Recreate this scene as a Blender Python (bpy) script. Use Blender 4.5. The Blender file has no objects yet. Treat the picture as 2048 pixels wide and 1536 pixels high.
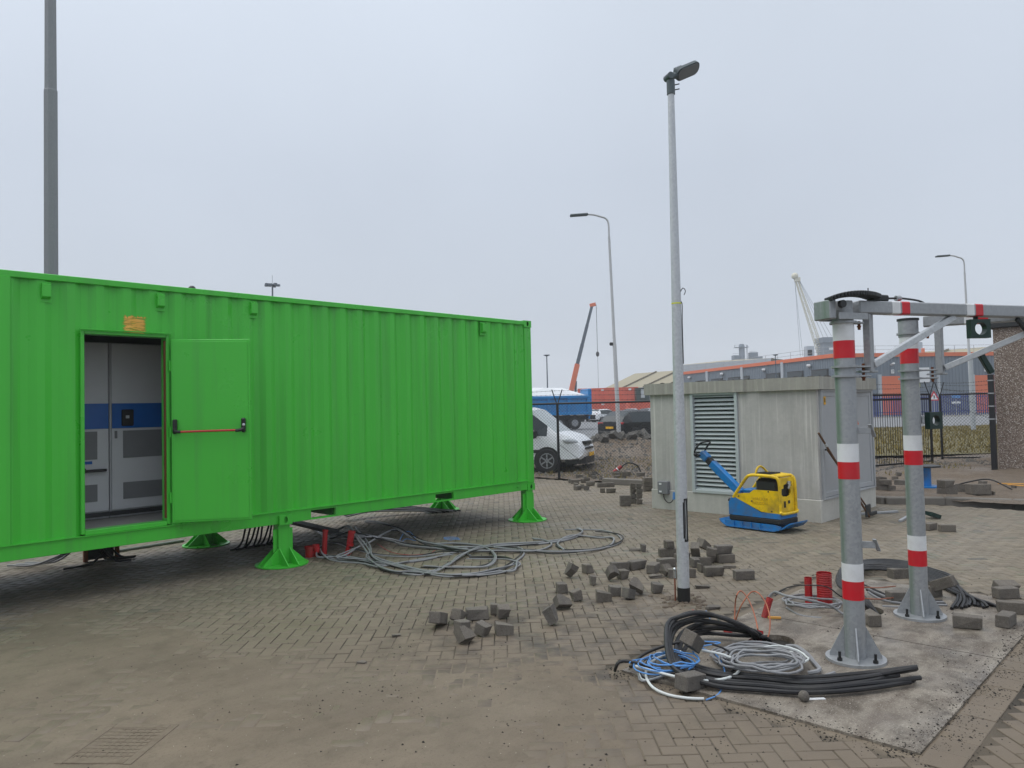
import bpy, bmesh, math, random
import numpy as np
from mathutils import Vector, Matrix
from mathutils.geometry import tessellate_polygon

# ------------------------------------------------------------------ camera, world, sun, exposure
SC = bpy.context.scene
C = SC.collection
F_PX, YAW, PITCH, ROLL, CAM_H = 1490.77, 0.7997, 0.0332, -0.0232, 1.9196
def cam_axes():
    cy, sy = math.cos(YAW), math.sin(YAW)
    fw = Vector((sy*math.cos(PITCH), cy*math.cos(PITCH), math.sin(PITCH)))
    rt = Vector((cy, -sy, 0)); up = rt.cross(fw)
    r2 = rt*math.cos(ROLL) + up*math.sin(ROLL)
    u2 = up*math.cos(ROLL) - rt*math.sin(ROLL)
    return r2, u2, fw
RT, UP, FW = cam_axes()
CAM = Vector((0, 0, CAM_H))
cd = bpy.data.cameras.new('camera'); cam = bpy.data.objects.new('camera', cd); C.objects.link(cam)
cam.matrix_world = Matrix(((RT.x, UP.x, -FW.x, 0), (RT.y, UP.y, -FW.y, 0), (RT.z, UP.z, -FW.z, CAM_H), (0, 0, 0, 1)))
cd.sensor_width = 36; cd.lens = F_PX/2048*36; cd.clip_start = 0.05; cd.clip_end = 4000
SC.camera = cam

W = bpy.data.worlds.new('World'); SC.world = W; W.use_nodes = True
nt = W.node_tree; nt.nodes.clear()
wo = nt.nodes.new('ShaderNodeOutputWorld'); mixs = nt.nodes.new('ShaderNodeMixShader'); mixs.inputs[0].default_value = 0.9
b1 = nt.nodes.new('ShaderNodeBackground'); b2 = nt.nodes.new('ShaderNodeBackground')
sky = nt.nodes.new('ShaderNodeTexSky'); sky.sky_type = 'NISHITA'; sky.sun_disc = False
SUN_EL, SUN_AZ = math.radians(60), math.radians(320)     # azimuth from +Y towards +X
sky.sun_elevation = SUN_EL; sky.sun_rotation = SUN_AZ; sky.dust_density = 4.0
b1.inputs[1].default_value = 0.09
nt.links.new(sky.outputs[0], b1.inputs[0])
tc = nt.nodes.new('ShaderNodeTexCoord'); sep = nt.nodes.new('ShaderNodeSeparateXYZ')
nt.links.new(tc.outputs['Generated'], sep.inputs[0])
rmp = nt.nodes.new('ShaderNodeValToRGB')
rmp.color_ramp.elements[0].position = 0.0; rmp.color_ramp.elements[0].color = (0.60, 0.64, 0.705, 1)
rmp.color_ramp.elements[1].position = 1.0; rmp.color_ramp.elements[1].color = (1.55, 1.62, 1.70, 1)
for p_, c_ in ((0.12, (0.565, 0.62, 0.705, 1)), (0.3, (0.59, 0.65, 0.745, 1)), (0.5, (0.70, 0.77, 0.87, 1))):
    e_ = rmp.color_ramp.elements.new(p_); e_.color = c_
nt.links.new(sep.outputs[2], rmp.inputs[0])
nz = nt.nodes.new('ShaderNodeTexNoise'); nz.inputs['Scale'].default_value = 1.6; nz.inputs['Detail'].default_value = 3
nt.links.new(tc.outputs['Generated'], nz.inputs['Vector'])
mr = nt.nodes.new('ShaderNodeMapRange'); mr.inputs['From Min'].default_value = 0.3; mr.inputs['From Max'].default_value = 0.7
mr.inputs['To Min'].default_value = 0.94; mr.inputs['To Max'].default_value = 1.06
nt.links.new(nz.outputs['Fac'], mr.inputs['Value'])
nt.links.new(rmp.outputs[0], b2.inputs[0]); nt.links.new(mr.outputs[0], b2.inputs[1])
nt.links.new(b1.outputs[0], mixs.inputs[1]); nt.links.new(b2.outputs[0], mixs.inputs[2])
nt.links.new(mixs.outputs[0], wo.inputs[0])

sl = bpy.data.lights.new('sun', 'SUN'); sl.energy = 1.15; sl.angle = math.radians(60); sl.color = (1.0, 0.97, 0.93)
so = bpy.data.objects.new('sun', sl); C.objects.link(so)
sd = Vector((math.sin(SUN_AZ)*math.cos(SUN_EL), math.cos(SUN_AZ)*math.cos(SUN_EL), math.sin(SUN_EL)))
so.rotation_euler = (-sd).to_track_quat('-Z', 'Y').to_euler()
vs = SC.view_settings; vs.view_transform = 'Standard'; vs.look = 'None'; vs.exposure = 0.1; vs.gamma = 1.0
SC.render.engine = 'CYCLES'
SC.cycles.use_denoising = True
SC.cycles.max_bounces = 6; SC.cycles.diffuse_bounces = 3; SC.cycles.glossy_bounces = 3; SC.cycles.transmission_bounces = 4; SC.cycles.volume_bounces = 1
SC.cycles.transparent_max_bounces = 8

# ------------------------------------------------------------------ measuring helpers (photo column/row -> place on the site)
def ray(x, y): return (FW*F_PX + RT*(x-1024) - UP*(y-768)).normalized()
def G(x, y, z=0.0):
    d = ray(x, y); return CAM + d*((z-CAM_H)/d.z)
def hor(x): return 768 + F_PX*math.tan(PITCH)/math.cos(ROLL) + math.tan(ROLL)*(x-1024)
def B(x, depth, z=0.0):
    d = ray(x, hor(x)); k = depth/math.hypot(d.x, d.y)/((d.x*math.sin(YAW)+d.y*math.cos(YAW))/math.hypot(d.x, d.y))
    return Vector((d.x*k, d.y*k, z))
def VH(x, y, p):
    d = ray(x, y); return CAM_H + d.z/math.hypot(d.x, d.y)*math.hypot(p[0], p[1])
def PY(x, y, Y): d = ray(x, y); return CAM + d*(Y/d.y)
def PX(x, y, X): d = ray(x, y); return CAM + d*(X/d.x)
def on_wall(x, y, p0, p1):
    "distance along the wall p0->p1 and height of what is seen at column x, row y"
    d = ray(x, y); e = Vector((p1.x-p0.x, p1.y-p0.y)); L = e.length; e /= L
    den = d.x*e.y - d.y*e.x
    t = (p0.x*e.y - p0.y*e.x)/den
    q = CAM + d*t
    return (q.x-p0.x)*e.x + (q.y-p0.y)*e.y, q.z

# ------------------------------------------------------------------ mesh helpers
R_ = random.Random(7)
class MB:
    def __init__(s): s.v = []; s.f = []
    def add(s, vs, fs, M=None):
        n = len(s.v)
        if M is not None: vs = [M @ Vector(v) for v in vs]
        s.v += [tuple(v) for v in vs]; s.f += [tuple(i+n for i in f) for f in fs]; return s
    def box(s, c, d, M=None, b=0.0, rz=0.0):
        hx, hy, hz = d[0]/2, d[1]/2, d[2]/2
        T = Matrix.Translation(c)
        if rz: T = T @ Matrix.Rotation(rz, 4, 'Z')
        if M is not None: T = M @ T
        if b <= 0:
            vs = [(x, y, z) for x in (-hx, hx) for y in (-hy, hy) for z in (-hz, hz)]
            return s.add(vs, [(0, 1, 3, 2), (4, 6, 7, 5), (0, 4, 5, 1), (2, 3, 7, 6), (0, 2, 6, 4), (1, 5, 7, 3)], T)
        b = min(b, hx*.99, hy*.99, hz*.99)
        h = (hx, hy, hz); vs = []; idx = {}
        for sx in (-1, 1):
            for sy in (-1, 1):
                for sz in (-1, 1):
                    sg = (sx, sy, sz)
                    for a in range(3):
                        idx[(sg, a)] = len(vs)
                        vs.append(tuple(sg[k]*(h[k] if k == a else h[k]-b) for k in range(3)))
        fs = []
        def q(ids):
            p = [Vector(vs[i]) for i in ids]; n = (p[1]-p[0]).cross(p[2]-p[0]); c_ = sum(p, Vector())/len(p)
            fs.append(tuple(ids) if n.dot(c_) > 0 else tuple(reversed(ids)))
        for a in range(3):
            o1, o2 = [k for k in range(3) if k != a]
            for sg in (-1, 1):
                ids = []
                for t1, t2 in ((-1, -1), (1, -1), (1, 1), (-1, 1)):
                    g = [0, 0, 0]; g[a] = sg; g[o1] = t1; g[o2] = t2; ids.append(idx[(tuple(g), a)])
                q(ids)
        for a in range(3):
            for b_ in range(a+1, 3):
                c_ = 3-a-b_
                for s1 in (-1, 1):
                    for s2 in (-1, 1):
                        g1 = [0, 0, 0]; g1[a] = s1; g1[b_] = s2; g2 = list(g1); g1[c_] = -1; g2[c_] = 1
                        q([idx[(tuple(g1), a)], idx[(tuple(g1), b_)], idx[(tuple(g2), b_)], idx[(tuple(g2), a)]])
        for sx in (-1, 1):
            for sy in (-1, 1):
                for sz in (-1, 1): q([idx[((sx, sy, sz), a)] for a in range(3)])
        return s.add(vs, fs, T)
    def bar(s, p, q, w, h=None, b=0.0, up=(0, 0, 1)):
        "a square bar from p to q, w across, h high"
        p, q = Vector(p), Vector(q); h = h or w; d = (q-p); L = d.length; d.normalize()
        u = Vector(up)
        if abs(u.dot(d)) > .98: u = Vector((1, 0, 0))
        y = u.cross(d).normalized(); z = d.cross(y)
        M = Matrix(((d.x, y.x, z.x, 0), (d.y, y.y, z.y, 0), (d.z, y.z, z.z, 0), (0, 0, 0, 1)))
        return s.box((0, 0, 0), (L, w, h), Matrix.Translation((p+q)/2) @ M, b)
    def tube(s, pts, r, n=8, closed=False, caps=True):
        pts = [Vector(p) for p in pts]; N = len(pts)
        rr = r if isinstance(r, (list, tuple)) else [r]*N
        tan = []
        for i in range(N):
            a = pts[(i-1) % N] if (closed or i > 0) else pts[i]; b = pts[(i+1) % N] if (closed or i < N-1) else pts[i]
            t = (b-a); tan.append(t.normalized() if t.length > 1e-9 else Vector((0, 0, 1)))
        u = Vector((0, 0, 1)) if abs(tan[0].z) < .9 else Vector((1, 0, 0))
        u = (u - tan[0]*u.dot(tan[0])).normalized(); vs = []; fs = []
        for i in range(N):
            u = (u - tan[i]*u.dot(tan[i]))
            u = u.normalized() if u.length > 1e-6 else tan[i].orthogonal().normalized()
            w = tan[i].cross(u)
            for k in range(n):
                a = 2*math.pi*k/n; vs.append(pts[i] + (u*math.cos(a) + w*math.sin(a))*rr[i])
        for i in range(N if closed else N-1):
            j = (i+1) % N
            for k in range(n):
                l = (k+1) % n; fs.append((i*n+k, i*n+l, j*n+l, j*n+k))
        if caps and not closed:
            fs.append(tuple(range(n-1, -1, -1))); fs.append(tuple((N-1)*n+k for k in range(n)))
        return s.add(vs, fs)
    def lathe(s, prof, n=16, M=None, a0=0.0):
        vs = []; fs = []; P = len(prof)
        for k in range(n):
            a = a0 + 2*math.pi*k/n
            for r, z in prof: vs.append((r*math.cos(a), r*math.sin(a), z))
        for k in range(n):
            l = (k+1) % n
            for i in range(P-1): fs.append((k*P+i, l*P+i, l*P+i+1, k*P+i+1))
        if prof[0][0] > 1e-6: fs.append(tuple(k*P for k in range(n-1, -1, -1)))
        if prof[-1][0] > 1e-6: fs.append(tuple(k*P+P-1 for k in range(n)))
        return s.add(vs, fs, M)
    def prism(s, poly, d, M=None, holes=()):
        "polygon in xy (counter-clockwise), extruded from z=0 to z=d"
        loops = [list(poly)] + [list(h) for h in holes]
        flat = [p for l in loops for p in l]; n = len(flat)
        vs = [(p[0], p[1], 0) for p in flat] + [(p[0], p[1], d) for p in flat]; fs = []
        if holes:
            tris = tessellate_polygon([[Vector((p[0], p[1], 0)) for p in l] for l in loops])
            for t in tris:
                a, b, c = (Vector(flat[i]).to_3d() if len(flat[i]) == 2 else Vector(flat[i]) for i in t)
                if (b-a).cross(c-a).z < 0: t = tuple(reversed(t))
                fs.append(tuple(reversed(t))); fs.append(tuple(i+n for i in t))
        else:
            fs.append(tuple(range(n-1, -1, -1))); fs.append(tuple(range(n, 2*n)))
        o = 0
        for li, l in enumerate(loops):
            m = len(l)
            area = sum(l[i][0]*l[(i+1) % m][1]-l[(i+1) % m][0]*l[i][1] for i in range(m))
            ccw = (area > 0) == (li == 0)
            for i in range(m):
                a, b = o+i, o+(i+1) % m
                fs.append((a, b, b+n, a+n) if ccw else (b, a, a+n, b+n))
            o += m
        return s.add(vs, fs, M)
    def sphere(s, c, r, n=10, m=6, sc=(1, 1, 1)):
        prof = [(max(1e-7, r*math.sin(math.pi*i/m)), -r*math.cos(math.pi*i/m)) for i in range(m+1)]
        return s.lathe(prof, n, Matrix.Translation(c) @ Matrix.Diagonal((*sc, 1)))
    def mesh(s, name, mat=None, smooth=True, ang=35):
        me = bpy.data.meshes.new(name); me.from_pydata(s.v, [], s.f); me.update()
        if smooth:
            me.shade_smooth(); me.set_sharp_from_angle(angle=math.radians(ang))
        if mat is not None: me.materials.append(mat)
        return me
    def obj(s, name, mat=None, parent=None, smooth=True, ang=35):
        return put(s.mesh(name, mat, smooth, ang), name, parent)
MW = {}
def put(me, name, parent=None):
    o = bpy.data.objects.new(name, me); C.objects.link(o)
    if parent is not None:
        o.parent = parent; o.matrix_parent_inverse = world_of(parent).inverted()
    return o
def world_of(o):
    M = Matrix.Translation(o.location) @ o.rotation_euler.to_matrix().to_4x4()
    if o.parent is not None: M = world_of(o.parent) @ o.matrix_parent_inverse @ M
    return M
def tag(o, label, cat=None, group=None):
    if label: o['label'] = label
    if cat: o['category'] = cat
    if group: o['group'] = group
    return o
def kind(o, k): o['kind'] = k; return o
def thing(name, label, cat, loc=(0, 0, 0), rz=0.0, group=None):
    o = bpy.data.objects.new(name, None); C.objects.link(o); o.empty_display_size = .2
    o.location = loc; o.rotation_euler = (0, 0, rz); return tag(o, label, cat, group)
def copy_tree(o, parent=None):
    c = o.copy(); C.objects.link(c)
    if parent is not None: c.parent = parent
    for ch in o.children: copy_tree(ch, c)
    return c
def XF(o, M=None):
    "matrix taking local coordinates of a thing to the site"
    return world_of(o)
def smooth_path(pts, step=0.04, closed=False):
    pts = [Vector(p) for p in pts]; out = []; n = len(pts)
    rng = range(n if closed else n-1)
    for i in rng:
        p1, p2 = pts[i], pts[(i+1) % n]
        p0 = pts[(i-1) % n] if (closed or i > 0) else p1*2-p2
        p3 = pts[(i+2) % n] if (closed or i+2 < n) else p2*2-p1
        m = max(2, min(60, int((p2-p1).length/step)))
        for k in range(m):
            t = k/m; t2 = t*t; t3 = t2*t
            out.append(0.5*((2*p1) + (p2-p0)*t + (2*p0-5*p1+4*p2-p3)*t2 + (3*p1-p0-3*p2+p3)*t3))
    if not closed: out.append(pts[-1])
    return out
def circ(cx, cy, rx, ry, n=16, a0=0): return [(cx+rx*math.cos(a0+2*math.pi*i/n), cy+ry*math.sin(a0+2*math.pi*i/n)) for i in range(n)]

# ------------------------------------------------------------------ materials
def srgb(r, g, b): return tuple(((c/255)/12.92 if c/255 <= .04045 else (((c/255)+.055)/1.055)**2.4) for c in (r, g, b)) + (1,)
class NT:
    def __init__(s, name):
        s.m = bpy.data.materials.new(name); s.m.use_nodes = True; s.t = s.m.node_tree
        s.b = s.t.nodes['Principled BSDF']; s.out = s.t.nodes['Material Output']
    def n(s, ty, **kw):
        o = s.t.nodes.new(ty)
        for k, v in kw.items():
            if k in o.inputs: o.inputs[k].default_value = v
            else: setattr(o, k, v)
        return o
    def l(s, a, b): s.t.links.new(a, b)
    def coord(s, which='Object', scale=None, rnd=True):
        t = s.n('ShaderNodeTexCoord'); out = t.outputs[which]
        if which == 'Object' and rnd:
            oi = s.n('ShaderNodeObjectInfo'); mu = s.n('ShaderNodeMath', operation='MULTIPLY'); mu.inputs[1].default_value = 37.0
            s.l(oi.outputs['Random'], mu.inputs[0]); ad = s.n('ShaderNodeVectorMath', operation='ADD')
            s.l(out, ad.inputs[0]); s.l(mu.outputs[0], ad.inputs[1]); out = ad.outputs[0]
        if scale is not None:
            mp = s.n('ShaderNodeMapping'); mp.inputs['Scale'].default_value = scale; s.l(out, mp.inputs['Vector']); out = mp.outputs[0]
        return out
    def noise(s, vec, scale, detail=4, rough=.55, dist=0):
        o = s.n('ShaderNodeTexNoise', Scale=scale, Detail=detail, Roughness=rough, Distortion=dist); s.l(vec, o.inputs['Vector']); return o.outputs['Fac']
    def ramp(s, fac, stops):
        r = s.n('ShaderNodeValToRGB'); e = r.color_ramp.elements
        while len(e) < len(stops): e.new(.5)
        for k, (p, c) in enumerate(stops):
            e[k].position = p; e[k].color = c if not isinstance(c, (int, float)) else (c, c, c, 1)
        s.l(fac, r.inputs[0]); return r.outputs[0]
    def mix(s, f, a, b, mode='MIX'):
        m = s.n('ShaderNodeMix', data_type='RGBA', blend_type=mode)
        for v, i in ((f, 0), (a, 6), (b, 7)):
            if hasattr(v, 'is_output'): s.l(v, m.inputs[i])
            else: m.inputs[i].default_value = v
        return m.outputs[2]
    def math(s, op, a, b=0.0, clamp=False):
        m = s.n('ShaderNodeMath', operation=op); m.use_clamp = clamp
        for v, i in ((a, 0), (b, 1)):
            if hasattr(v, 'is_output'): s.l(v, m.inputs[i])
            else: m.inputs[i].default_value = v
        return m.outputs[0]
    def bump(s, h, strength=.3, dist=.01):
        b = s.n('ShaderNodeBump', Strength=strength, Distance=dist); s.l(h, b.inputs['Height']); s.l(b.outputs[0], s.b.inputs['Normal'])
    def base(s, c):
        if hasattr(c, 'is_output'): s.l(c, s.b.inputs['Base Color'])
        else: s.b.inputs['Base Color'].default_value = c
    def set(s, **kw):
        for k, v in kw.items():
            i = s.b.inputs[k.replace('_', ' ')]
            if hasattr(v, 'is_output'): s.l(v, i)
            else: i.default_value = v
def dim(c, k): return (c[0]*k, c[1]*k, c[2]*k, 1)
def pm(name, col, rough=.5, metal=0.0, var=.12, scale=6, bump=0.0, bscale=40, dirt=None, dirt_amt=.3, spec=.5, coat=0):
    t = NT(name); v = t.coord(); f = t.noise(v, scale)
    c = t.mix(f, dim(col, 1-var), dim(col, 1+var))
    if dirt is not None:
        g = t.noise(v, scale*.45, 6, .65); g = t.ramp(g, ((.45, 0), (.72, dirt_amt))); c = t.mix(g, c, dirt)
    t.base(c); t.set(Metallic=metal)
    r = t.noise(v, scale*1.7, 3); r = t.n('ShaderNodeMapRange', **{'To Min': max(.02, rough-.1), 'To Max': min(1, rough+.1)}) if False else r
    mr_ = t.n('ShaderNodeMapRange'); mr_.inputs['To Min'].default_value = max(.03, rough-.12); mr_.inputs['To Max'].default_value = min(1, rough+.12)
    t.l(r, mr_.inputs['Value']); t.set(Roughness=mr_.outputs[0]); t.b.inputs['Specular IOR Level'].default_value = spec
    if coat: t.b.inputs['Coat Weight'].default_value = coat; t.b.inputs['Coat Roughness'].default_value = .08
    if bump: t.bump(t.noise(v, bscale, 5), bump)
    return t.m
M = {}
DIRT = (.13, .11, .09, 1)
def m_green():
    t = NT('green_paint'); v = t.coord(rnd=False); g = srgb(72, 193, 60)
    f = t.noise(v, .9, 3); c = t.mix(f, dim(g, .92), dim(g, 1.06))
    st = t.noise(t.coord(scale=(7, 7, .35), rnd=False), 1.0, 4); st = t.ramp(st, ((.48, 0), (.75, .30)))
    c = t.mix(st, c, (.075, .16, .07, 1))
    sc = t.noise(t.coord(scale=(1.5, 1.5, 9), rnd=False), 2.2, 7, .75, .5); c = t.mix(t.ramp(sc, ((.66, 0), (.74, .35))), c, (.05, .12, .05, 1))
    t.base(c); t.set(Roughness=t.ramp(t.noise(v, 1.4, 5, .6), ((.3, .24), (.7, .42)))); t.bump(t.noise(v, 2.2, 3), .10, .03); return t.m
M['green'] = m_green()
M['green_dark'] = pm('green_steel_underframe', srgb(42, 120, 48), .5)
def m_galv(name='galvanised_steel', base=.42, moss=.0):
    t = NT(name); v = t.coord()
    vo = t.n('ShaderNodeTexVoronoi', Scale=55.0); t.l(v, vo.inputs['Vector'])
    sp = t.ramp(vo.outputs['Color'], ((0.1, base*.72), (0.9, base*1.18)))
    big = t.noise(v, 3.2, 5, .6); c = t.mix(t.ramp(big, ((.35, 0), (.7, .55))), sp, (base*.92, base*.97, base*1.03, 1))
    c = t.mix(.5, c, (base*.9, base*.96, base*1.02, 1))
    if moss:
        ms = t.noise(t.coord(scale=(9, 9, .7)), 1.0, 5, .7)
        sx = t.n('ShaderNodeSeparateXYZ'); tc_ = t.n('ShaderNodeNewGeometry'); t.l(tc_.outputs['Normal'], sx.inputs[0])
        side = t.math('SUBTRACT', t.math('MULTIPLY', sx.outputs[1], 1.0), t.math('MULTIPLY', sx.outputs[0], .35))
        k = t.math('MULTIPLY', t.ramp(side, ((.35, 0), (.8, 1))), t.ramp(ms, ((.35, .2), (.65, 1))))
        c = t.mix(t.math('MULTIPLY', k, moss), c, (.12, .2, .13, 1))
    t.base(c); t.set(Metallic=.35); rr = t.ramp(vo.outputs['Color'], ((0, .38), (1, .58))); t.set(Roughness=rr)
    t.bump(t.noise(v, 30, 4), .06, .01); return t.m
M['galv'] = m_galv(base=.36); M['galv_moss'] = m_galv('galvanised_steel_with_algae', .36, .75)
M['galv_new'] = m_galv('bright_galvanised_steel', .56)
M['pole_grey'] = m_galv('weathered_grey_mast_steel', .25, .35)
M['alu'] = pm('painted_lamp_post', (.5, .51, .52, 1), .45, .2)
def m_concrete(name, col, streak=.35, bump=.25):
    t = NT(name); v = t.coord(rnd=False)
    c = t.mix(t.noise(v, 2.2, 8, .62), dim(col, .78), dim(col, 1.2))
    c = t.mix(t.ramp(t.noise(v, 14, 6, .7), ((.4, 0), (.75, .4))), c, dim(col, .7))
    s1 = t.noise(t.coord(scale=(11, 11, .3), rnd=False), 1.3, 6, .62); c = t.mix(t.ramp(s1, ((.52, 0), (.66, streak*1.3))), c, dim(col, 1.75))
    s2 = t.noise(t.coord(scale=(7, 7, .35), rnd=False), 1.1, 5); c = t.mix(t.ramp(s2, ((.48, 0), (.72, streak))), c, dim(col, .55))
    t.base(c); t.set(Roughness=.85); t.bump(t.noise(v, 45, 6, .7), bump, .01); return t.m
M['concrete'] = m_concrete('cast_concrete', (.46, .448, .422, 1))
M['concrete_roof'] = m_concrete('weathered_concrete_roof', (.34, .33, .29, 1), .3)
M['concrete_base'] = m_concrete('concrete_plinth', (.50, .49, .45, 1), .08)
M['kerb'] = m_concrete('kerb_concrete', (.17, .155, .135, 1), .05)
M['louvre'] = pm('pale_green_grey_louvre_paint', srgb(180, 188, 189), .4, 0, .06)
M['cab_grey'] = pm('grey_door_paint', srgb(164, 167, 170), .42, 0, .06)
M['black'] = pm('black_plastic', (.012, .012, .013, 1), .45)
M['rubber'] = pm('black_rubber', (.016, .016, .017, 1), .75, bump=.1)
M['dark'] = pm('dark_steel', (.03, .032, .034, 1), .5, .3)
M['fence_black'] = pm('black_fence_coating', (.012, .013, .016, 1), .4)
M['red'] = pm('red_reflective_band', srgb(200, 18, 36), .4, 0, .08, 12, dirt=(.3, .06, .06, 1), dirt_amt=.3)
M['white_band'] = pm('white_reflective_band', (.72, .73, .74, 1), .42, 0, .05, 12, dirt=(.45, .44, .42, 1), dirt_amt=.4)
M['red_bar'] = pm('red_push_bar', srgb(190, 45, 45), .35)
M['conduit_red'] = pm('red_conduit_plastic', srgb(165, 22, 28), .45, dirt=DIRT, dirt_amt=.4)
M['white'] = pm('white_paint', (.74, .75, .76, 1), .35, 0, .03)
M['white_car'] = pm('white_car_paint', (.72, .74, .76, 1), .22, 0, .02, coat=.6)
M['cable_black'] = pm('black_cable_sheath', (.013, .013, .015, 1), .42, 0, .2, 9, dirt=(.1, .09, .075, 1), dirt_amt=.22, spec=.4)
M['cable_grey'] = pm('grey_cable_sheath', (.23, .235, .245, 1), .42, 0, .15, 9, dirt=(.12, .1, .085, 1), dirt_amt=.35)
M['cable_white'] = pm('white_cable_sheath', (.6, .63, .62, 1), .4, 0, .08, 9, dirt=(.3, .27, .23, 1), dirt_amt=.4)
M['cable_blue'] = pm('blue_cable_sheath', srgb(84, 142, 205), .42, dirt=DIRT, dirt_amt=.3)
M['copper'] = pm('bare_copper', (.36, .13, .075, 1), .4, .7, .2, 15)
M['mach_blue'] = pm('blue_machine_paint', srgb(24, 118, 188), .4, 0, .12, 8, dirt=(.11, .095, .075, 1), dirt_amt=.75)
M['mach_yellow'] = pm('yellow_machine_paint', srgb(235, 195, 10), .4, 0, .08, 9, dirt=(.14, .09, .03, 1), dirt_amt=.65)
M['yellow'] = pm('yellow_plate', srgb(225, 170, 20), .45)
M['lime'] = pm('yellow_green_sign', srgb(215, 220, 20), .5)
M['sensor_green'] = pm('dark_green_housing', srgb(14, 44, 38), .4)
M['wood'] = pm('wooden_handle', srgb(96, 70, 50), .7, 0, .3, 20, bump=.2)
M['wood_chip'] = pm('fresh_wood', srgb(205, 150, 70), .7, 0, .2, 30)
M['rust'] = pm('rusty_steel', srgb(110, 62, 34), .8, 0, .3, 20, bump=.3)
M['orange'] = pm('orange_paint', srgb(214, 108, 66), .5, 0, .06, 1.5)
M['cont_orange'] = pm('orange_container_paint', srgb(218, 88, 56), .5, 0, .15, 1.2, dirt=srgb(140, 70, 50), dirt_amt=.5)
M['hall_grey'] = pm('grey_cladding', srgb(108, 118, 128), .5, 0, .03, .3)
M['hall_trim'] = pm('grey_trim', srgb(170, 176, 182), .5)
M['roof_beige'] = pm('beige_sheet_roof', srgb(158, 150, 126), .7, 0, .12, .15)
M['ship'] = pm('distant_plant_steel', srgb(110, 120, 132), .6)
M['crane_cream'] = pm('cream_crane_paint', srgb(205, 200, 180), .5)
M['boom_grey'] = pm('grey_boom_paint', srgb(72, 84, 96), .5)
M['blue_fence'] = pm('blue_fence_paint', srgb(32, 52, 128), .5)
M['truck_blue'] = pm('blue_truck_paint', srgb(8, 124, 188), .35, 0, .1, 2, dirt=(.1, .1, .1, 1), dirt_amt=.3)
M['tarp'] = pm('white_tarpaulin', (.68, .7, .72, 1), .6, 0, .06, 2, bump=.3, bscale=4)
M['car_black'] = pm('black_car_paint', (.008, .009, .011, 1), .3, 0, .1, spec=.3)
M['car_grey'] = pm('silver_car_paint', (.36, .38, .4, 1), .3, .4)
M['chrome'] = pm('polished_metal', (.6, .62, .64, 1), .2, .9)
M['rim'] = pm('alloy_rim', (.32, .33, .35, 1), .35, .7)
M['tail_red'] = pm('red_lamp_lens', (.35, .01, .015, 1), .2)
M['lamp_lens'] = pm('clear_lamp_lens', (.45, .48, .5, 1), .15)
M['interior'] = pm('light_grey_interior_panel', (.26, .265, .27, 1), .5)
M['cabinet'] = pm('light_grey_cabinet', (.58, .59, .61, 1), .4, 0, .04)
M['cabinet_blue'] = pm('blue_cabinet_band', srgb(10, 92, 172), .35)
M['vent_grey'] = pm('grey_vent_mesh', (.19, .195, .205, 1), .6)
M['floor_grey'] = pm('interior_floor_vinyl', (.26, .25, .24, 1), .6)
def m_glass():
    t = NT('tinted_glass'); t.base((.03, .04, .045, 1)); t.set(Roughness=.06, Metallic=0.0); t.b.inputs['Specular IOR Level'].default_value = .4; return t.m
M['glass'] = m_glass()
M['windscreen'] = pm('windscreen_painted_sky_reflection', (.34, .38, .385, 1), .12, 0, .05)  # van windscreen: sky reflection painted in as a pale base colour
def m_pebble():
    t = NT('pebble_dash'); v = t.coord(rnd=False)
    vo = t.n('ShaderNodeTexVoronoi', Scale=42.0); t.l(v, vo.inputs['Vector'])
    c = t.ramp(vo.outputs['Color'], ((0.0, srgb(96, 82, 74)), (.4, srgb(150, 134, 122)), (.7, srgb(178, 166, 155)), (1, srgb(225, 220, 212))))
    e = t.ramp(vo.outputs['Distance'], ((.25, 0), (.6, .8))); c = t.mix(e, c, srgb(104, 90, 80))
    t.base(c); t.set(Roughness=.9); t.bump(t.math('SUBTRACT', 1.0, vo.outputs['Distance']), .8, .02); return t.m
M['pebble'] = m_pebble()
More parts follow.
